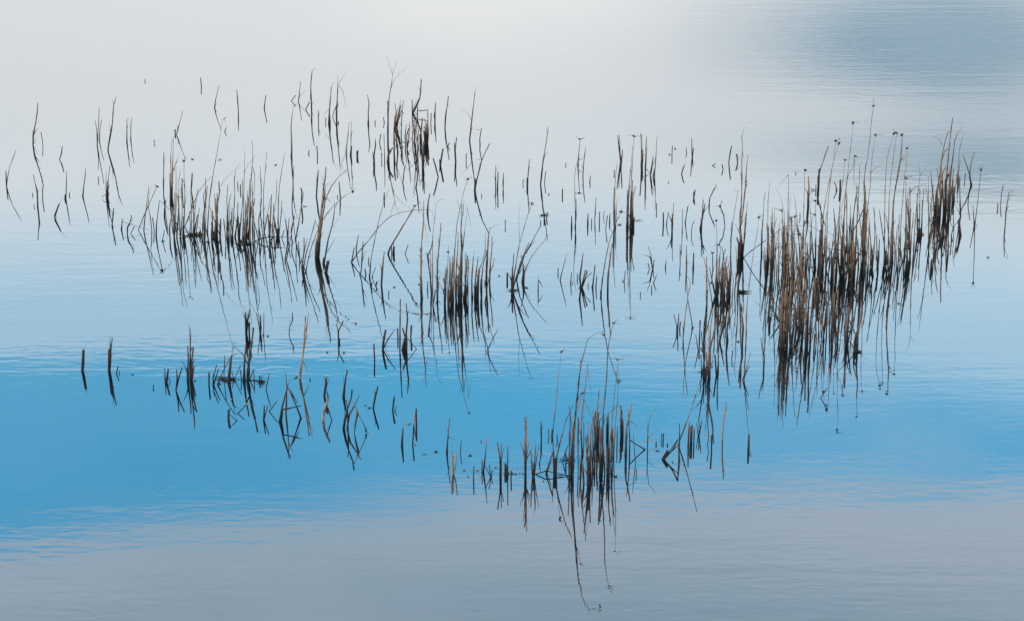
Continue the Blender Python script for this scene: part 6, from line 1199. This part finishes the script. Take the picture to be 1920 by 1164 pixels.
S|1.5|1530.5,641.9 1529.9,596.4 1527,550.8
L|0.8|1529.9,593.4 1508.6,574.8
S|2.7|793.7,315.2 794.5,265
S|2.4|1318.2,695.1 1321.3,667.1 1322.4,639
S|1.5|426.1,451.9 428.1,390 433.3,362.5
S|2.1|440.7,445.3 445,410.6 445.8,381.4
S|1.5|871.5,564.1 872.3,525.9 872.7,474.4
S|2.1|1821.4,348.4 1818.3,331.7 1820.8,307.7 1826.9,285.7
L|1.4|1821.7,347.2 1824.3,342.9
S|1.9|1555,617.8 1562,547.7
S|1.9|1466.9,504.8 1467,469.6 1466.1,434.4
L|0.9|1467,466.6 1452.1,439.7
S|1.4|453.6,451.9 458.7,417.5 463.9,391.7 463.5,357.3
S|2.2|70.8,388.3 70.5,375.9 69.6,358.7 65.3,341.6 62.7,328.7
L|0.7|69.6,362.2 73.9,353.6
S|1.4|1470,505 1468.6,423.9 1464,411.9
S|2.7|1117,822.2 1114.4,794.4 1116.2,773.7
S|1.5|359.6,445.9 358.7,402.1 357.3,358.3
L|0.8|358.7,399.1 365.6,384.9
S|2.4|1355.4,563.3 1361.1,509
L|1.2|1355.4,560.3 1339.8,533
S|2.4|1345.9,557.1 1351.1,503
S|1.8|1356.3,560.2 1357.6,524.4 1361.8,488.5
L|0.9|1357.6,521.4 1338.5,494.6
S|2|1500.7,598.9 1502.1,566.6 1498.4,534.4
L|1|1502.1,563.6 1509.1,539.7
S|1.5|1458.8,522.2 1460.5,435.9
S|2.4|652.7,804.1 651.8,765.9 649.8,750.5
S|1.6|1670.6,514.8 1670.1,434.3
L|0.8|1670.6,511.8 1666.5,483.8
S|2.4|1588.2,650.5 1589,620.3 1600.2,599.7
S|1.5|1213.9,842.5 1215.3,802.5 1219.1,778.4 1232.8,762.1
L|1.4|1214.6,809.4 1214.2,784.4
L|1|1216,821.4 1225.9,811.1 1241.4,802.5
S|2.1|1111.7,883.5 1106.3,822.7
S|2.4|1493.7,620.6 1491.1,596.2 1499.7,568.7
S|1.7|306.6,362.1 306.6,343.6 307.2,309.2 307.2,286.9
L|0.7|306.8,340.2 309.2,336.7 311.3,331.6
L|0.5|307.2,309.2 311.3,290.3
S|2.4|1342.1,556.2 1343.4,503
S|2.1|408.2,721 421.6,688.9 434.4,666.6
S|1.5|1581,505.4 1577.3,463.2 1574.6,421
L|0.8|1577.3,460.2 1572.3,451.3
S|1.4|1352.5,551.9 1348.6,506.9 1351.3,461.8
S|1.5|537.3,487.1 543.8,451.6 552.4,404.3
S|1.2|1596.7,537.4 1594.7,433.2
L|0.6|1596.7,534.4 1602.7,524.8
S|2.1|1694.6,500.6 1697.3,470.9 1698.6,441.2
S|2.3|892.7,559.9 896.8,505.7
S|2.4|1436.5,515.3 1433.9,463.4
S|2.1|834.2,240.1 835.3,220.3 838.2,199.7 840.8,181.6
L|1.2|838.2,201.4 841.6,193.7
S|1.7|457,448.4 462.2,390 459.6,376.2
S|2.1|938.9,892.3 939.5,860.3 940.1,833.7
S|1.8|1101.2,859.7 1103,825.5 1103.1,791.4
L|0.9|1103,822.5 1097,808.5
S|1.7|850.3,563.7 850,491.6
S|1.2|1477,628.5 1480.5,577.9 1487.5,527.4
S|1.6|1707.2,475.2 1709.2,437.2 1713,399.2
L|0.8|1709.2,434.2 1715.2,407.7
S|2.4|1763.6,393.1 1767.5,342.7
L|1.2|1763.6,390.1 1746.8,374.3
S|2.2|1589,649.9 1594.2,620.3 1601.1,596.2
S|2.4|998.4,894.4 996.7,863.1 995.3,844.2
S|2.4|1350.1,639.8 1351.9,628.1 1360.5,590.7
S|2.4|593.3,368 594.7,347.3 596.7,318.1
S|2.4|1164.6,303.6 1161.2,281.6 1158.6,254.1
S|2.2|1340.8,554.7 1334.7,523.7 1330.4,501.4
S|2.1|319.5,383.1 318.2,326.4
S|1.7|1751.2,409.4 1754.7,364.4 1760.7,340.3
S|2.1|1341.6,556.6 1335.6,528.7 1330.1,501.2
S|1.7|522.7,445.8 527.5,400.3 528.3,376.2
L|0.7|528.9,390 539.5,420.9
S|1.5|1680.5,502.2 1679.9,462.9 1682.6,423.5
S|1.3|1469.5,628.6 1461.6,538.2
S|1.4|384.2,455.3 385.8,413.5 386.5,371.7
S|1.4|435.5,449.3 438.1,400.3 439.8,365.9
S|1.9|874.3,562.4 878.6,501.1
L|0.9|874.3,559.4 859.1,536.2
S|1.7|1209.8,323.7 1211,281.6 1212.4,255.8
S|1.7|292.9,443.3 293.4,422.6 298.9,375.7
L|0.9|298.9,375.7@443.3 322.1,396.9@441.5 343.6,417.5@439.8 358.2,437.3@439
S|1.7|1547.3,499.9 1557.6,473.7 1569.7,435.9
S|1.5|534.4,487.1 538.6,456.7 542.1,411.2
S|2.1|690.7,233.2 690.7,210 691.8,194.5 689.2,179.1
S|1.5|547.4,388.6 549,348.7 551,312.7
S|1.7|469,445 469.9,378
S|1.3|1377.3,549.6 1381.5,506 1379.7,462.4
S|1.4|1456.2,522.2 1453.7,470.3 1452.8,441.1
S|1.4|1773.3,402.5 1768.2,362.3 1767.5,322
S|1.2|1075.3,854.5 1073.3,807.7 1066.7,760.9
S|1.7|1120.5,820.5 1122.2,777.2 1132.5,756.6
S|0.9|1152.1,425.9 1153.4,336.6 1157.7,302.2
S|1.2|488.3,403.7 490,355.6 487.9,310.9
S|1.5|877.5,560.3 877.5,508.7 878.3,486.4
L|0.7|878.3,496.7 882.6,487.3
S|1.7|1622.6,500.5 1626.1,468.1 1629.5,435.7
S|0.9|1615.9,506.1 1617.8,444.7 1618.7,383.4
S|1.9|845.7,565.6 845.8,536.6 847.8,507.7
S|1.2|1533.8,646.8 1535.9,601.5 1540.7,556.2
L|0.6|1535.9,598.5 1556.3,580.9
S|2.1|777.2,268.1 779.7,230.6 782.3,216.9
S|1.1|1503.3,605.9 1501.7,557.5 1496.4,509.2
L|0.6|1501.7,554.5 1509.3,523.5
S|1.5|1540.4,640.2 1536.4,569.4
S|1.5|457.7,448.6 462.7,413.5 466.8,378.3
S|1.5|598.4,483.1 602.7,424.7 603.9,412.6
S|2.1|988.7,349.8 989.9,334.4 992.8,299.5
L|1|988.7,345.5 982.2,337.5
S|1.5|1677.2,498.8 1677.6,463.6 1674.2,428.4
L|0.8|1677.6,460.6 1684.4,440
S|2|1498.6,621.9 1495.3,569.1
S|2.1|978.9,528.5 981.5,498.4 977.2,478.7
S|1.5|1691.9,490.7 1687.2,455.9 1684.3,421.1
L|0.8|1687.2,452.9 1680.2,439
S|1.4|322.6,369.5 324.3,321.2 333.6,296.3
L|0.5|333.6,296.3 335.9,286.9
S|1.5|182.2,273.5 183.5,250.3 184.7,233.1 186,203.9
S|2|1661.8,513.2 1658.8,461.1
S|1.7|1518.1,505 1522.4,444.5
S|1.7|1884.9,421.8 1886.1,398.7 1887.9,385.9 1891.8,361.8
L|1.2|1891.8,361.8 1900.8,355.8
L|0.9|1890.4,376.4 1900.8,356.6
S|1.1|1703.1,506.8 1701.1,460.5 1698.6,414.2
S|0.8|1706.2,481.6 1700.3,418.1 1698.5,354.6
S|2.1|779.7,352.5 782.3,338.7 784,313 784.9,304.4
L|0.9|779.7,340.5 771.1,333.6
S|2.1|1780.5,395.6 1782.2,347.2
S|1.7|1038.8,887.7 1037.1,854.5 1035.9,828.7
S|1.7|1749.5,495.3 1752.1,450.3 1754.7,436.6
S|0.9|346.2,425.2 351.3,413.2 359.9,390 372.8,359.1 386.6,340.2 399.4,330.2
S|1.8|1660.7,482.9 1657.5,455.5 1659.9,428
S|1.9|155.2,368.2 156.7,351.9 159.8,329.5 160.2,316.6
S|1.4|12.4,349.5 13.4,338.1 18,314.1 25.8,293.4 30.1,282.1
S|1.6|1588.4,508 1588.5,447.2
L|0.8|1588.4,505 1568.1,480.1
S|1.4|1704.8,430 1700.5,381.6 1703.1,360.9
S|1.2|1449.4,489.5 1450.2,435.9 1456.2,409.3
S|1.6|1084.3,886.7 1083.5,856.6 1085.6,826.4
S|1.4|428.1,451.9 431.2,383.1
S|1.4t|688.5,811.7 680.8,792.8 673,777.3 665.3,760.2 659.3,749.8
L|5.5t|668.7,767.9 669.6,777.3 666.2,796.2 664.4,813.4
L|4.1t|685.9,802.4 685.1,810
S|1.7|763.1,284.3 766.6,256.4 768.4,228.4
S|1.1|869.2,563.6 873.2,520.3 875.6,477.1
S|1.9|1657.4,509.9 1663.1,460.1
L|0.9|1657.4,506.9 1649.5,492.2
S|1.7|1314.1,429.7 1318.4,374.4
L|0.7|1320.1,398.4 1326.1,388.1
S|1.5|413.2,445 392.6,386.6
S|0.8|1631.2,509.1 1632.4,451.1 1628,393.2
S|0.9|1683.8,504.7 1686.3,401.9
L|0.5|1683.8,501.7 1675.9,496.1
S|1.4|1227.3,326.6 1228.2,315.9 1230.8,281.6 1231.6,260.9
L|0.5|1231.6,260.9 1229,254.1
L|0.5|1231.6,260.9 1234.5,252.3
S|1.5|1001.9,894.6 1005.3,863.1 1010.5,833.9
S|1.6|1141,889.8 1138.4,861.5 1137.5,833.1
L|0.8|1138.4,858.5 1115.6,842.9
S|1.4|657.7,292.1 658.6,227.2
S|1.4|779.9,294.9 777.4,262.9 773.6,230.9
L|0.7|777.4,259.9 801.2,241.9
S|1|982.3,528.5 984,508.7 997.8,479.5 1021.8,450.3
L|0.7|1021.8,450.3 1021.8,440
L|0.9|1021.8,448.6 1029.6,440.9
L|0.7|984,510.5 998.6,489.8
S|1.7|1497.5,505 1492.3,461.7 1488.9,453.1
S|1|1335.6,570 1333,549.4 1325.3,508.1 1319.3,482.3
S|1.7|1486.8,620.6 1489.4,568.7
S|1.5|284.4,430.9 281.8,406.9 278.8,393.1 278.8,372.5
S|1.2|1598,517 1591.9,480.8 1584.7,444.7
S|1.4|1507.3,608.6 1507.6,577.5 1504.9,546.5
L|0.7|1507.6,574.5 1484.3,542.7
S|1.4|1462.3,618.8 1460.3,556.7
S|1.4|566.1,507.3 571.8,464.4 576.1,446.3
S|1.7|1740.9,473 1743.5,450.3 1749.2,422.8
S|1.7|1558.4,513.6 1559.9,463.8
L|0.8|1558.4,510.6 1578.7,494.4
S|1|808.2,552.4 807.9,510.4 806.9,468.3
L|0.5|807.9,507.4 798.4,477.6
S|0.8|1447.4,521.7 1461.8,418.1
S|1.7|1509.5,520.6 1511.4,496.3 1512.6,472.1
S|1.5|1093,331.1 1094.7,304.7 1098.2,277.2
S|1.5|1753.3,413.3 1750.2,386.4 1751.6,359.5
S|1.5|1515,515 1519.4,461.5
S|1.5|1614.6,498.3 1613.3,471.5 1615.6,444.8
L|0.8|1613.3,468.5 1591.4,443.9
S|1.6|784.7,276.2 781.4,251.2 780.4,226.3
L|0.8|781.4,248.2 758.2,229.1
S|1.2|1707.4,494.5 1706.4,428.3
S|1.4|773,265.4 774.9,237.4 779.1,209.3
S|1.5|1077.6,426.3 1080.1,410 1080.5,373.9
S|1.5|1444.2,505 1445.1,473.7 1441.6,453.1
S|1.4|1553.6,509.8 1555.4,481.9 1554.2,454.1
S|1.5|367.6,440.7 373.7,390
S|1.2|495.7,435.5 501.7,400.3 506.9,372.8
S|1.2|1773.6,408.9 1776.4,377.3 1777.3,345.7
L|0.6|1776.4,374.3 1787,344.1
S|1.2|986.1,887.2 986.1,863.1 989.8,837.3 992.4,824.4
S|1.2|649.6,292.5 650,278.7 654.8,229.8
S|1.5|1164.1,303.9 1162.4,281.6 1162,254.4
S|1.2|1120.5,817.1 1119.6,770.3 1127,757.4
S|1.4|123.7,373.5 124.1,355.3 124.9,320.9
S|1.4|1260.5,433.1 1263.4,381.2
S|1.4|939.5,892.6 940.1,860.3 944,841.4
S|1.4|1050.2,525.1 1062.9,475.2
S|1.4|199,371.6 198.8,320.9
S|1.4|484.5,449.3 472.5,400.3
S|1.4|1547.6,562.5 1543.7,512.3
L|0.7|1547.6,559.5 1571.2,549.5
S|0.9|1567.9,470.6 1566.2,418.7 1563.1,393
S|1.1|1463.2,616.5 1466.5,584.9 1470.7,553.3
L|0.6|1466.5,581.9 1460.9,558.9
S|1|1741.8,415.9 1747.8,364.4 1751.2,347.2
S|1.4|390.8,451.9 386.6,431.2 381.4,403.7
S|1.3|1525,576.5 1526.1,550.3 1526.9,524.2
L|0.7|1526.1,547.3 1507.3,515.9
S|1.4|355.9,445.2 356.9,421.1 355,397
L|0.7|356.9,418.1 349.4,400.7
S|1.2|1593.2,533.1 1589.6,505.3 1591.8,477.4
S|1|752.2,254.7 754,210 756.5,188.5
S|1|782.7,287.6 785.8,221.9
L|0.5|782.7,284.6 801.8,261.2
S|1.2|1468.5,639.6 1462.5,585.5
S|1.1|1191.3,869.7 1187.4,811.7
S|1|202.1,372.1 202.8,339.8 205,319.2 205,310.6
S|0.9|1392.2,712.3 1401.7,683.1 1407.2,660.8
S|0.9|721.3,302.8 719.9,249.5
S|1|1091.6,539.2 1098.4,522 1108.7,511.7
S|0.7|182.5,272.8 181.8,246.9 178.7,226.2
S|1.2|11.9,348.1 11.2,320.9
S|1|433.8,422.6 435.5,390
S|2.1|1568.6,357.5 1568.1,350.3 1565,342.6
S|1.4|1249.7,421.1 1251,410.5 1254.3,398.4
S|1.5|399.8,721.2 399.8,699.7
S|1.4|903.6,885.4 904,862.9
S|1.4|289.1,430.9 286.1,408.6
S|0.9|1270.7,622.6 1272.8,587.7
S|1.7|452.5,713.3 450.8,694.9
S|1.5|1069.6,531.6 1071.8,510.8
S|1.4|920.8,894.2 917.4,872.3
S|1.7|1783.5,458.2 1784.2,440
S|2.4|1243.6,825.2 1243.6,812.3
S|1.7|1123.9,416.5 1123.9,398.4
S|1.2|111.4,299.3 114.8,289.8 116.9,274.4
S|1.9|1383,304.8 1382.5,297 1380.4,288.9
L|0.9|1380.8,289.3 1389.4,297.9
S|1.2|1025.9,887.5 1033.7,863.1
S|1.4|476.9,715 475.7,693.2
S|2.7|1035.4,817.7 1034.9,806.4
S|1.4|1538.6,745.7 1551,728
S|1.7|1495.4,659.1 1482.5,646.9
S|1.7|752.2,292.5 753.1,282.2 755.7,275.3
S|1.2|1135.7,430.2 1138.8,405.3
S|1.7|1278,326.8 1280.9,315.9 1282.7,309.9
S|2.1|1797.6,347.5 1797.6,333.4
S|2.4|932.7,355.3 932.7,343
S|2.4|1269.4,622.4 1269.4,610.1
S|1.2|495.4,204.2 498.5,179.8
S|1.2|781,654.1 765,635.5
S|1.4|863.2,846.7 865.3,825.9
S|3.4|670.1,294.2 670.3,285.6
S|2.7|1020.5,412.1 1020.8,401.4
S|2.7|1320.9,704.9 1320.1,694.3
S|1.7|1077.5,862.6 1065.5,851.1
S|1.7|445.6,774.9 457.6,763.4
S|2.7|696,540 697.3,529.7
S|2.4|686.1,515.4 684.4,503.9
S|1.2|920.3,894 910,873.2
S|1.9|218.3,700.2 221.4,685.9
S|1.7|595.3,291.1 594.1,275.3
S|2.1|1301.2,370.2 1302.9,357.5
S|2.1|1274.5,617.3 1275.7,604.6
S|1.4|698.5,519.4 698.1,515.9 704.1,501.8
S|1.7|1372.1,672.6 1373.9,657.3
S|1.5|759.6,475.5 765.1,459.2
S|2.4|486.9,715.9 486.9,705.2
S|1.9|720.1,374.5 720.5,361.1
S|2.2|1054.4,366.2 1054.9,354.7
S|1.4|1328.2,848 1326.5,830
S|1.5|1298.3,294.8 1300.4,278.1
S|1.2|1020.8,343 1023.1,322.3
S|1.5|444.8,788.6 431.9,778.3
S|1.5|801.5,544 801.9,527.6
S|0.9|772.9,213.8 772.9,186.8
S|1.7|711.5,267 713.9,253
S|1.7|1143.1,416.8 1143.6,402.7
L|0.7|1144,402.7 1151.7,396.7
S|2.1|1202.6,323.7 1204.6,312.5
S|1|1296.1,438.3 1297.8,422.5 1301.2,415.3
S|1.5|1224.4,504.3 1226.1,488.5
S|1.7|833.7,536.2 831.1,522.5
S|2.1|1024.8,410 1026,398.8
S|2.1|1192.9,890.1 1193.3,879
S|2.1|824.9,310.4 824.4,299.4
S|1|623.9,219.6 625.9,210 631.1,198
S|1.4|1260,290 1260.5,273.8
S|2.1|1712.6,476.6 1712.6,465.8
S|1.4|438.7,711.4 434.4,695.8
S|1|79.9,270.4 79.4,262.3 76.8,248.6
S|1.7|1011.3,870.3 1013,858
S|1.7|1045.2,826.3 1044,814.1
S|1.5|507.7,455.9 503.4,443
S|1.7|1783.9,440.3 1787.3,428.8
L|1.5|1787.3,428.8 1775.3,402.2
S|1.2|464.7,445 457.9,429.5
S|1.5|1247.4,501.4 1249.3,488
S|2.7|636.4,641.3 636.9,633.9
S|1.4|528.3,446.7 532.3,433
S|1|468,711.6 475.7,693.2
S|1|1170.3,527.7 1172.7,507.9
S|2.1|375.4,444.1 374.5,434.7
S|1.7|1240.5,825.3 1240.5,813.7
S|1.4|873.9,302.1 874.2,288.3
S|1.5|921.7,894 922.9,881.3
S|1.7|450.7,358.2 450.7,347
S|1.4|488.6,625 490.3,611.6
S|1|807.8,232.3 808.4,213.4
S|1.5|715.6,299.7 715.6,287.3
S|0.9|304.4,451.9 308.4,432.1
S|1.2|573.1,206 580,192.7
S|1.2|1225.3,530.6 1230.8,516.9
S|2.1|690.9,491.2 691.2,482.9
S|2.4|1126.8,553.3 1125.9,546.1
S|1.9|1355.9,318.7 1354.2,309.9
S|2.4|122.2,373.5 122,366.5
S|2.1|614.9,742.9 613.7,735
S|2.4|705,536.6 705.8,529.7
L|0.9|705.8,534.8 711.9,523.7
S|2.4|693,519.4 692.6,512.5
S|1.4|1131.4,407.4 1133.1,395.8
S|1.4|488.9,715.7 492,704.4
S|1.5|947.3,423.4 947.3,412.6
S|1.2|1029.4,817.6 1028,804.3
S|2.2|1083.9,310.2 1083.9,303
L|1.4|1083.9,302.1 1093,295.2
S|1.4|734.2,475.7 734.2,464.4
S|1.9|1221.8,545.2 1221.8,537
S|2.1|729,552.9 729,545.5
S|1.7|1870.7,392 1871.2,382.9
S|1.5|1527.6,357.2 1521.5,353.8 1521.2,356.9
S|1.5|445.7,350.1 445.8,340.2
S|1.4|1082.6,523.2 1082.6,512.6
S|1.4|1529.8,357.2 1529.8,346.6
S|1.7|1300.4,370.2 1300.4,361.5
S|0.5|561.8,482.5 559.3,453.3
S|1.2|1109.3,422 1109.3,410
S|1.5|1287.6,286.9 1286.3,277.8
S|2.1|328.4,251.3 328.4,244.8
S|1.2|605,494.4 606.2,483.1
S|1.4|1500.1,408.6 1500.1,399
S|0.9|244.9,438.1 251.8,424.9
S|1.2|1105.9,341.2 1106.8,330.1
S|0.9|377.7,161.8 376,147.2
S|1.2|1217.9,504.1 1215,493.7
S|1|1809.2,337.7 1809.7,324.8
S|1|1230.8,395 1231.1,382.1
S|1|512,446.7 501.7,439.8
S|1.7|1100.7,822.2 1100.7,815
S|1.5|839.5,274.8 843,267.7
S|1.2|319.4,715.7 315.9,706.6
S|1.7|1200.7,554.3 1200.7,547.5
L|0.5|1200.7,547.8 1204.6,540.9
S|1.4|980.8,345 980.8,336.9
S|1.4|184.6,339 184.4,331.2
S|1.7|1151.7,326.6 1151.7,320.2
S|2.1|1230.2,833.4 1230.2,828.3
S|1.5|1102.7,536.6 1102.7,529.8
S|1.9|579,288.2 579,283
S|1|720.5,229.9 718.7,220.3
S|1.4|909.3,532.8 908.4,525.9
S|0.9|202.4,371.6 203.3,365.6 204.5,361.3
S|1.9|287,728.2 287.6,723.4
S|1|739.5,770.3 743.5,762.2
S|1|421.2,247.2 424.1,239.1
S|2.7|1251.4,834.5 1251.7,831.4
S|1.4|1398.8,344.6 1401.1,339.1
S|1.2|288.9,269.2 289.4,262.3
S|2.4|581.4,712.6 581,709.2
S|1.2|1335.3,310.8 1341.1,307.7
S|1.5|1013.4,418.6 1014,413.4
S|0.9|1046.3,512.5 1046.3,503.9
S|1.7|1072.7,531.6 1072.7,527.2
S|2.1|634.2,231.5 634.2,228
S|0.9|610.5,230.1 610.6,222
S|1.4|903.1,368.7 903.1,363.6
S|1.5|63.9,388.3 63.9,383.7
S|2.1|1337.3,504.3 1337.3,501.1
S|1.2|223.1,700.2 224.5,695
S|1.5|632.8,370.5 632.8,366.2
S|0.5|546.1,189.8 553.9,179.8
S|1.2|1060.9,310.3 1060.9,305.2
S|1.4|579.3,288.1 579.3,283.8
S|1.4|61,366.5 61.5,362.7
S|1.4|271.5,153.2 272.2,149.6
S|0.9|129.9,367 130.1,361.3
S|0.9|703.3,232 703.3,226.3
S|1.9|1029.1,365.3 1029.1,362.9
S|1.2|1492,326.2 1492,322.8
S|1.5|1253.8,342.9 1253.8,340.8'''
recs = []
for ln in DATA.split('\n'):
    f = ln.split('|')
    if f[0] == 'L': recs[-1][1].append(f)
    else: recs.append((f, []))

def wf(s):
    i = 0
    while i < len(s) and (s[i].isdigit() or s[i] == '.'): i += 1
    return float(s[:i]), s[i:]
WS = 1.12
def stem_into(bm, w_, P, base, rnd, lean, tone):
    W = place(P, base, lean)
    w_ = max(w_, 1.45); r = w_ * (WS if w_ < 2.4 else 1.17) * px(*base) / 2
    # root the stalk below the surface
    d = (W[0] - W[1]).normalized() if len(W) > 1 else Vector((0, 0, -1))
    if W[0].z < .01:
        foot = W[0] + Vector((0, 0, -.05)) + Vector((d.x, 0, 0)) * .03; W = [foot] + W
    L = sum((W[i+1]-W[i]).length for i in range(len(W)-1))
    tip = .76 if L < .14 else .5 if L < .3 else .33
    return tube(bm, W, r*1.12, r*tip, rnd, tone=tone), r

stuff = bmesh.new()
for idx, (f, kids) in enumerate(recs):
    rnd = random.Random(idx*7 + 11)
    w_, fl = wf(f[1]); P = parse(f[2]); base = (P[0][0], P[0][1] if P[0][2] is None else P[0][2])
    loc = ground(*base)
    if f[0] in 'DF':
        s = px(*base); bm = bmesh.new()
        if f[0] == 'D':
            lw = rnd.uniform(3, 6)*s
            for k in range(rnd.randint(2, 4)):
                a = rnd.uniform(-.7, .7) + (3.14 if k % 2 else 0); ln_ = lw*rnd.uniform(.4, 1)
                c0 = Vector((rnd.uniform(-1, 1)*s, rnd.uniform(-2, 2)*s, .001)); e = c0 + Vector((math.cos(a)*ln_, math.sin(a)*ln_*1.6, rnd.uniform(.0, 1.6)*s))
                tube(bm, [c0, c0.lerp(e, .5) + Vector((0, 0, s*.6)), e], s*rnd.uniform(.5, 1.1), s*.25, rnd, flat=.5, sides=5, knots=False)
            mt = M_SCRAP
        else:
            wd = 8*s if 'slim' in f[6] or P[0][1] < 600 else 14*s
            tube(bm, [Vector((-wd, 0, .002)), Vector((-wd*.4, 0, .003)), Vector((wd*.3, 0, .004)), Vector((wd, 0, .002))], s*1.4, s*.5, rnd, flat=1, sides=8, knots=False)
            for v in bm.verts: v.co.z = .002 + v.co.z*.25; v.co.y *= 2.2*(1 - (v.co.x/wd)**2*.8)
            mt = M_SCRAP
        ob = link_mesh(f[3], bm, mt); ob.location = loc
        ob['label'] = f[6]; ob['category'] = f[4]; ob['group'] = f[5]
        continue
    lean = rnd.uniform(-.12, .12)
    tone = rnd.random() ** 1.5
    if base[0] < 800 and base[1] > 600: tone = rnd.uniform(.75, 1.1)      # stems at the near left get a darker tone
    if 't' in fl: tone = 0
    material = M_TAN if 't' in fl else M_REED
    if f[0] == 'S':
        (tip, d), r = stem_into(stuff, w_, P, base, rnd, lean, tone)
        if 'h' in fl: seedhead(stuff, tip, 3.9*px(*base), rnd)
        for k in kids:
            lw, lf = wf(k[1]); LP = place(parse(k[2]), base, lean)
            tube(stuff, LP, lw*px(*base)/2, lw*px(*base)*.12, rnd, flat=.4, sides=5, knots=False, tone=tone)
        continue
    bm = bmesh.new(); (tip, d), r = stem_into(bm, w_, P, base, rnd, lean, tone)
    has = kids or 'h' in fl
    for v in bm.verts: v.co -= loc
    if not has:
        ob = link_mesh(f[3], bm, material); root = ob
    else:
        root = bpy.data.objects.new(f[3], None); sc.collection.objects.link(root); root.empty_display_size = .05
        link_mesh('stem', bm, material, root)
        def head(c):
            hb = bmesh.new(); seedhead(hb, c - loc, 3.9*px(*base), rnd); link_mesh('seed_head', hb, M_SEED, root)
        if 'h' in fl: head(tip)
        for k in kids:
            lw, lf = wf(k[1]); LP = [q - loc for q in place(parse(k[2]), base, lean)]
            lb = bmesh.new()
            lw = max(lw, .9)
            e, _ = tube(lb, LP, lw*px(*base)/2, lw*px(*base)*(.35 if 'h' in lf else .14), rnd, flat=.35, sides=5, knots=False, tone=0 if 't' in lf else tone)
            link_mesh('leaf', lb, M_TAN if 't' in lf else material, root)
            if 'h' in lf: head(e + loc)
    root.location = loc
    root['label'] = f[6]; root['category'] = f[4]; root['group'] = f[5]
so = link_mesh('thin_reeds', stuff, M_REED)
so['kind'] = 'stuff'; so['label'] = 'smaller brown reed stems crowding between the larger stalks'; so['category'] = 'reeds'

# dark tangles of soaked leaves caught round the feet of the clumps
def tangle(name, x, y, w, n_, label, seed, grp='soaked tangles at the feet of the clumps'):
    rnd = random.Random(seed); s_ = px(x, y); bm = bmesh.new()
    for k in range(n_):
        a = rnd.uniform(-.5, .5) + (math.pi if rnd.random() < .5 else 0); L = w*s_*rnd.uniform(.25, .6)
        c = Vector((rnd.gauss(0, .28)*w*s_, rnd.gauss(0, .2)*w*s_, .002)); e = c + Vector((math.cos(a)*L, math.sin(a)*L, rnd.uniform(0, .25)*L))
        tube(bm, [c, c.lerp(e, .5) + Vector((0, 0, rnd.uniform(.02, .15)*L)), e], s_*rnd.uniform(.5, 1.1), s_*.3, rnd, flat=.6, sides=5, knots=False, tone=.9)
    ob = link_mesh(name, bm, M_SCRAP); ob.location = ground(x, y)
    ob['label'] = label; ob['category'] = 'plant tangle'; ob['group'] = grp
tangle('leaf_tangle', 364, 441, 26, 26, 'dark tangle of soaked leaves at the foot of the left clump', 1)
tangle('leaf_tangle', 455, 458, 20, 22, 'dark soaked tangle at right of the left clump beside low loop', 2)
tangle('leaf_tangle', 425, 712, 26, 26, 'brown leaf tangle among stubs of the front left clump', 3)
tangle('leaf_tangle', 490, 716, 16, 16, 'small dark tangle at the right end of front left clump', 4)
tangle('leaf_tangle', 1392, 548, 18, 30, 'brown tangle round the tall reed left of the right clump', 5)
tangle('leaf_tangle', 1606, 660, 14, 26, 'thick dark tangle at front edge of the right clump', 6)
tangle('leaf_tangle', 1064, 862, 22, 16, 'dark bent leaves lying left of the front clump', 7)
tangle('leaf_tangle', 962, 545, 14, 14, 'dark tangle at the foot of the leaning fan', 8)
tangle('leaf_tangle', 1022, 404, 10, 12, 'small dark tangle on lone tall reed in back centre', 9)
tangle('leaf_tangle', 1725, 440, 9, 16, 'dark knot round reeds between right and far right clumps', 10)
# cloud reflections in the ripples, modelled as pale flecks round the nearest stubs
m_, nn = mat('painted_glint'); p = nn.add('ShaderNodeBsdfPrincipled'); p.inputs['Base Color'].default_value = (.27, .25, .24, 1); p.inputs['Roughness'].default_value = .8
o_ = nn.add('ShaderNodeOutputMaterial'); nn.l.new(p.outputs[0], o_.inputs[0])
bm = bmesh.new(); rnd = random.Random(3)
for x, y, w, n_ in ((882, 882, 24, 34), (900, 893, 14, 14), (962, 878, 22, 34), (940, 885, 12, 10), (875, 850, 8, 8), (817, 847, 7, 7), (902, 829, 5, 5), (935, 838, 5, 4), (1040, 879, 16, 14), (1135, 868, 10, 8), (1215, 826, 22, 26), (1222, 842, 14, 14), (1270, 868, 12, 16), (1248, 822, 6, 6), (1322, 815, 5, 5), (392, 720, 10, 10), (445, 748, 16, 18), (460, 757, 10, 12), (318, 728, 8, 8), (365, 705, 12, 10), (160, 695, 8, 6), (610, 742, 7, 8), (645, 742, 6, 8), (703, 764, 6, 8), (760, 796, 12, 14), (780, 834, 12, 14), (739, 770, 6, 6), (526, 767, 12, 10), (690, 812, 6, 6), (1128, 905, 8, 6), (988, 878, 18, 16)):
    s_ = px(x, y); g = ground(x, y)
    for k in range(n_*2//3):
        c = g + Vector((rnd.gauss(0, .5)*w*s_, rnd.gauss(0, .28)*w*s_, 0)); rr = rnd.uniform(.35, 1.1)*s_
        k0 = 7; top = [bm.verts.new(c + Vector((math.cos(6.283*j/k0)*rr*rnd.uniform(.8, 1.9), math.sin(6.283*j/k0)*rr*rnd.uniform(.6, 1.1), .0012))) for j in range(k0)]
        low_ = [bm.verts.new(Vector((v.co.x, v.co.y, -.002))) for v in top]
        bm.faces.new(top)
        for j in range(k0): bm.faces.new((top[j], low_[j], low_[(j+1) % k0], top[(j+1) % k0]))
fo = link_mesh('ripple_glints', bm, m_); fo['kind'] = 'stuff'; fo['label'] = 'pale flecks painted as cloud reflections round the nearest stubs'; fo['category'] = 'scum'
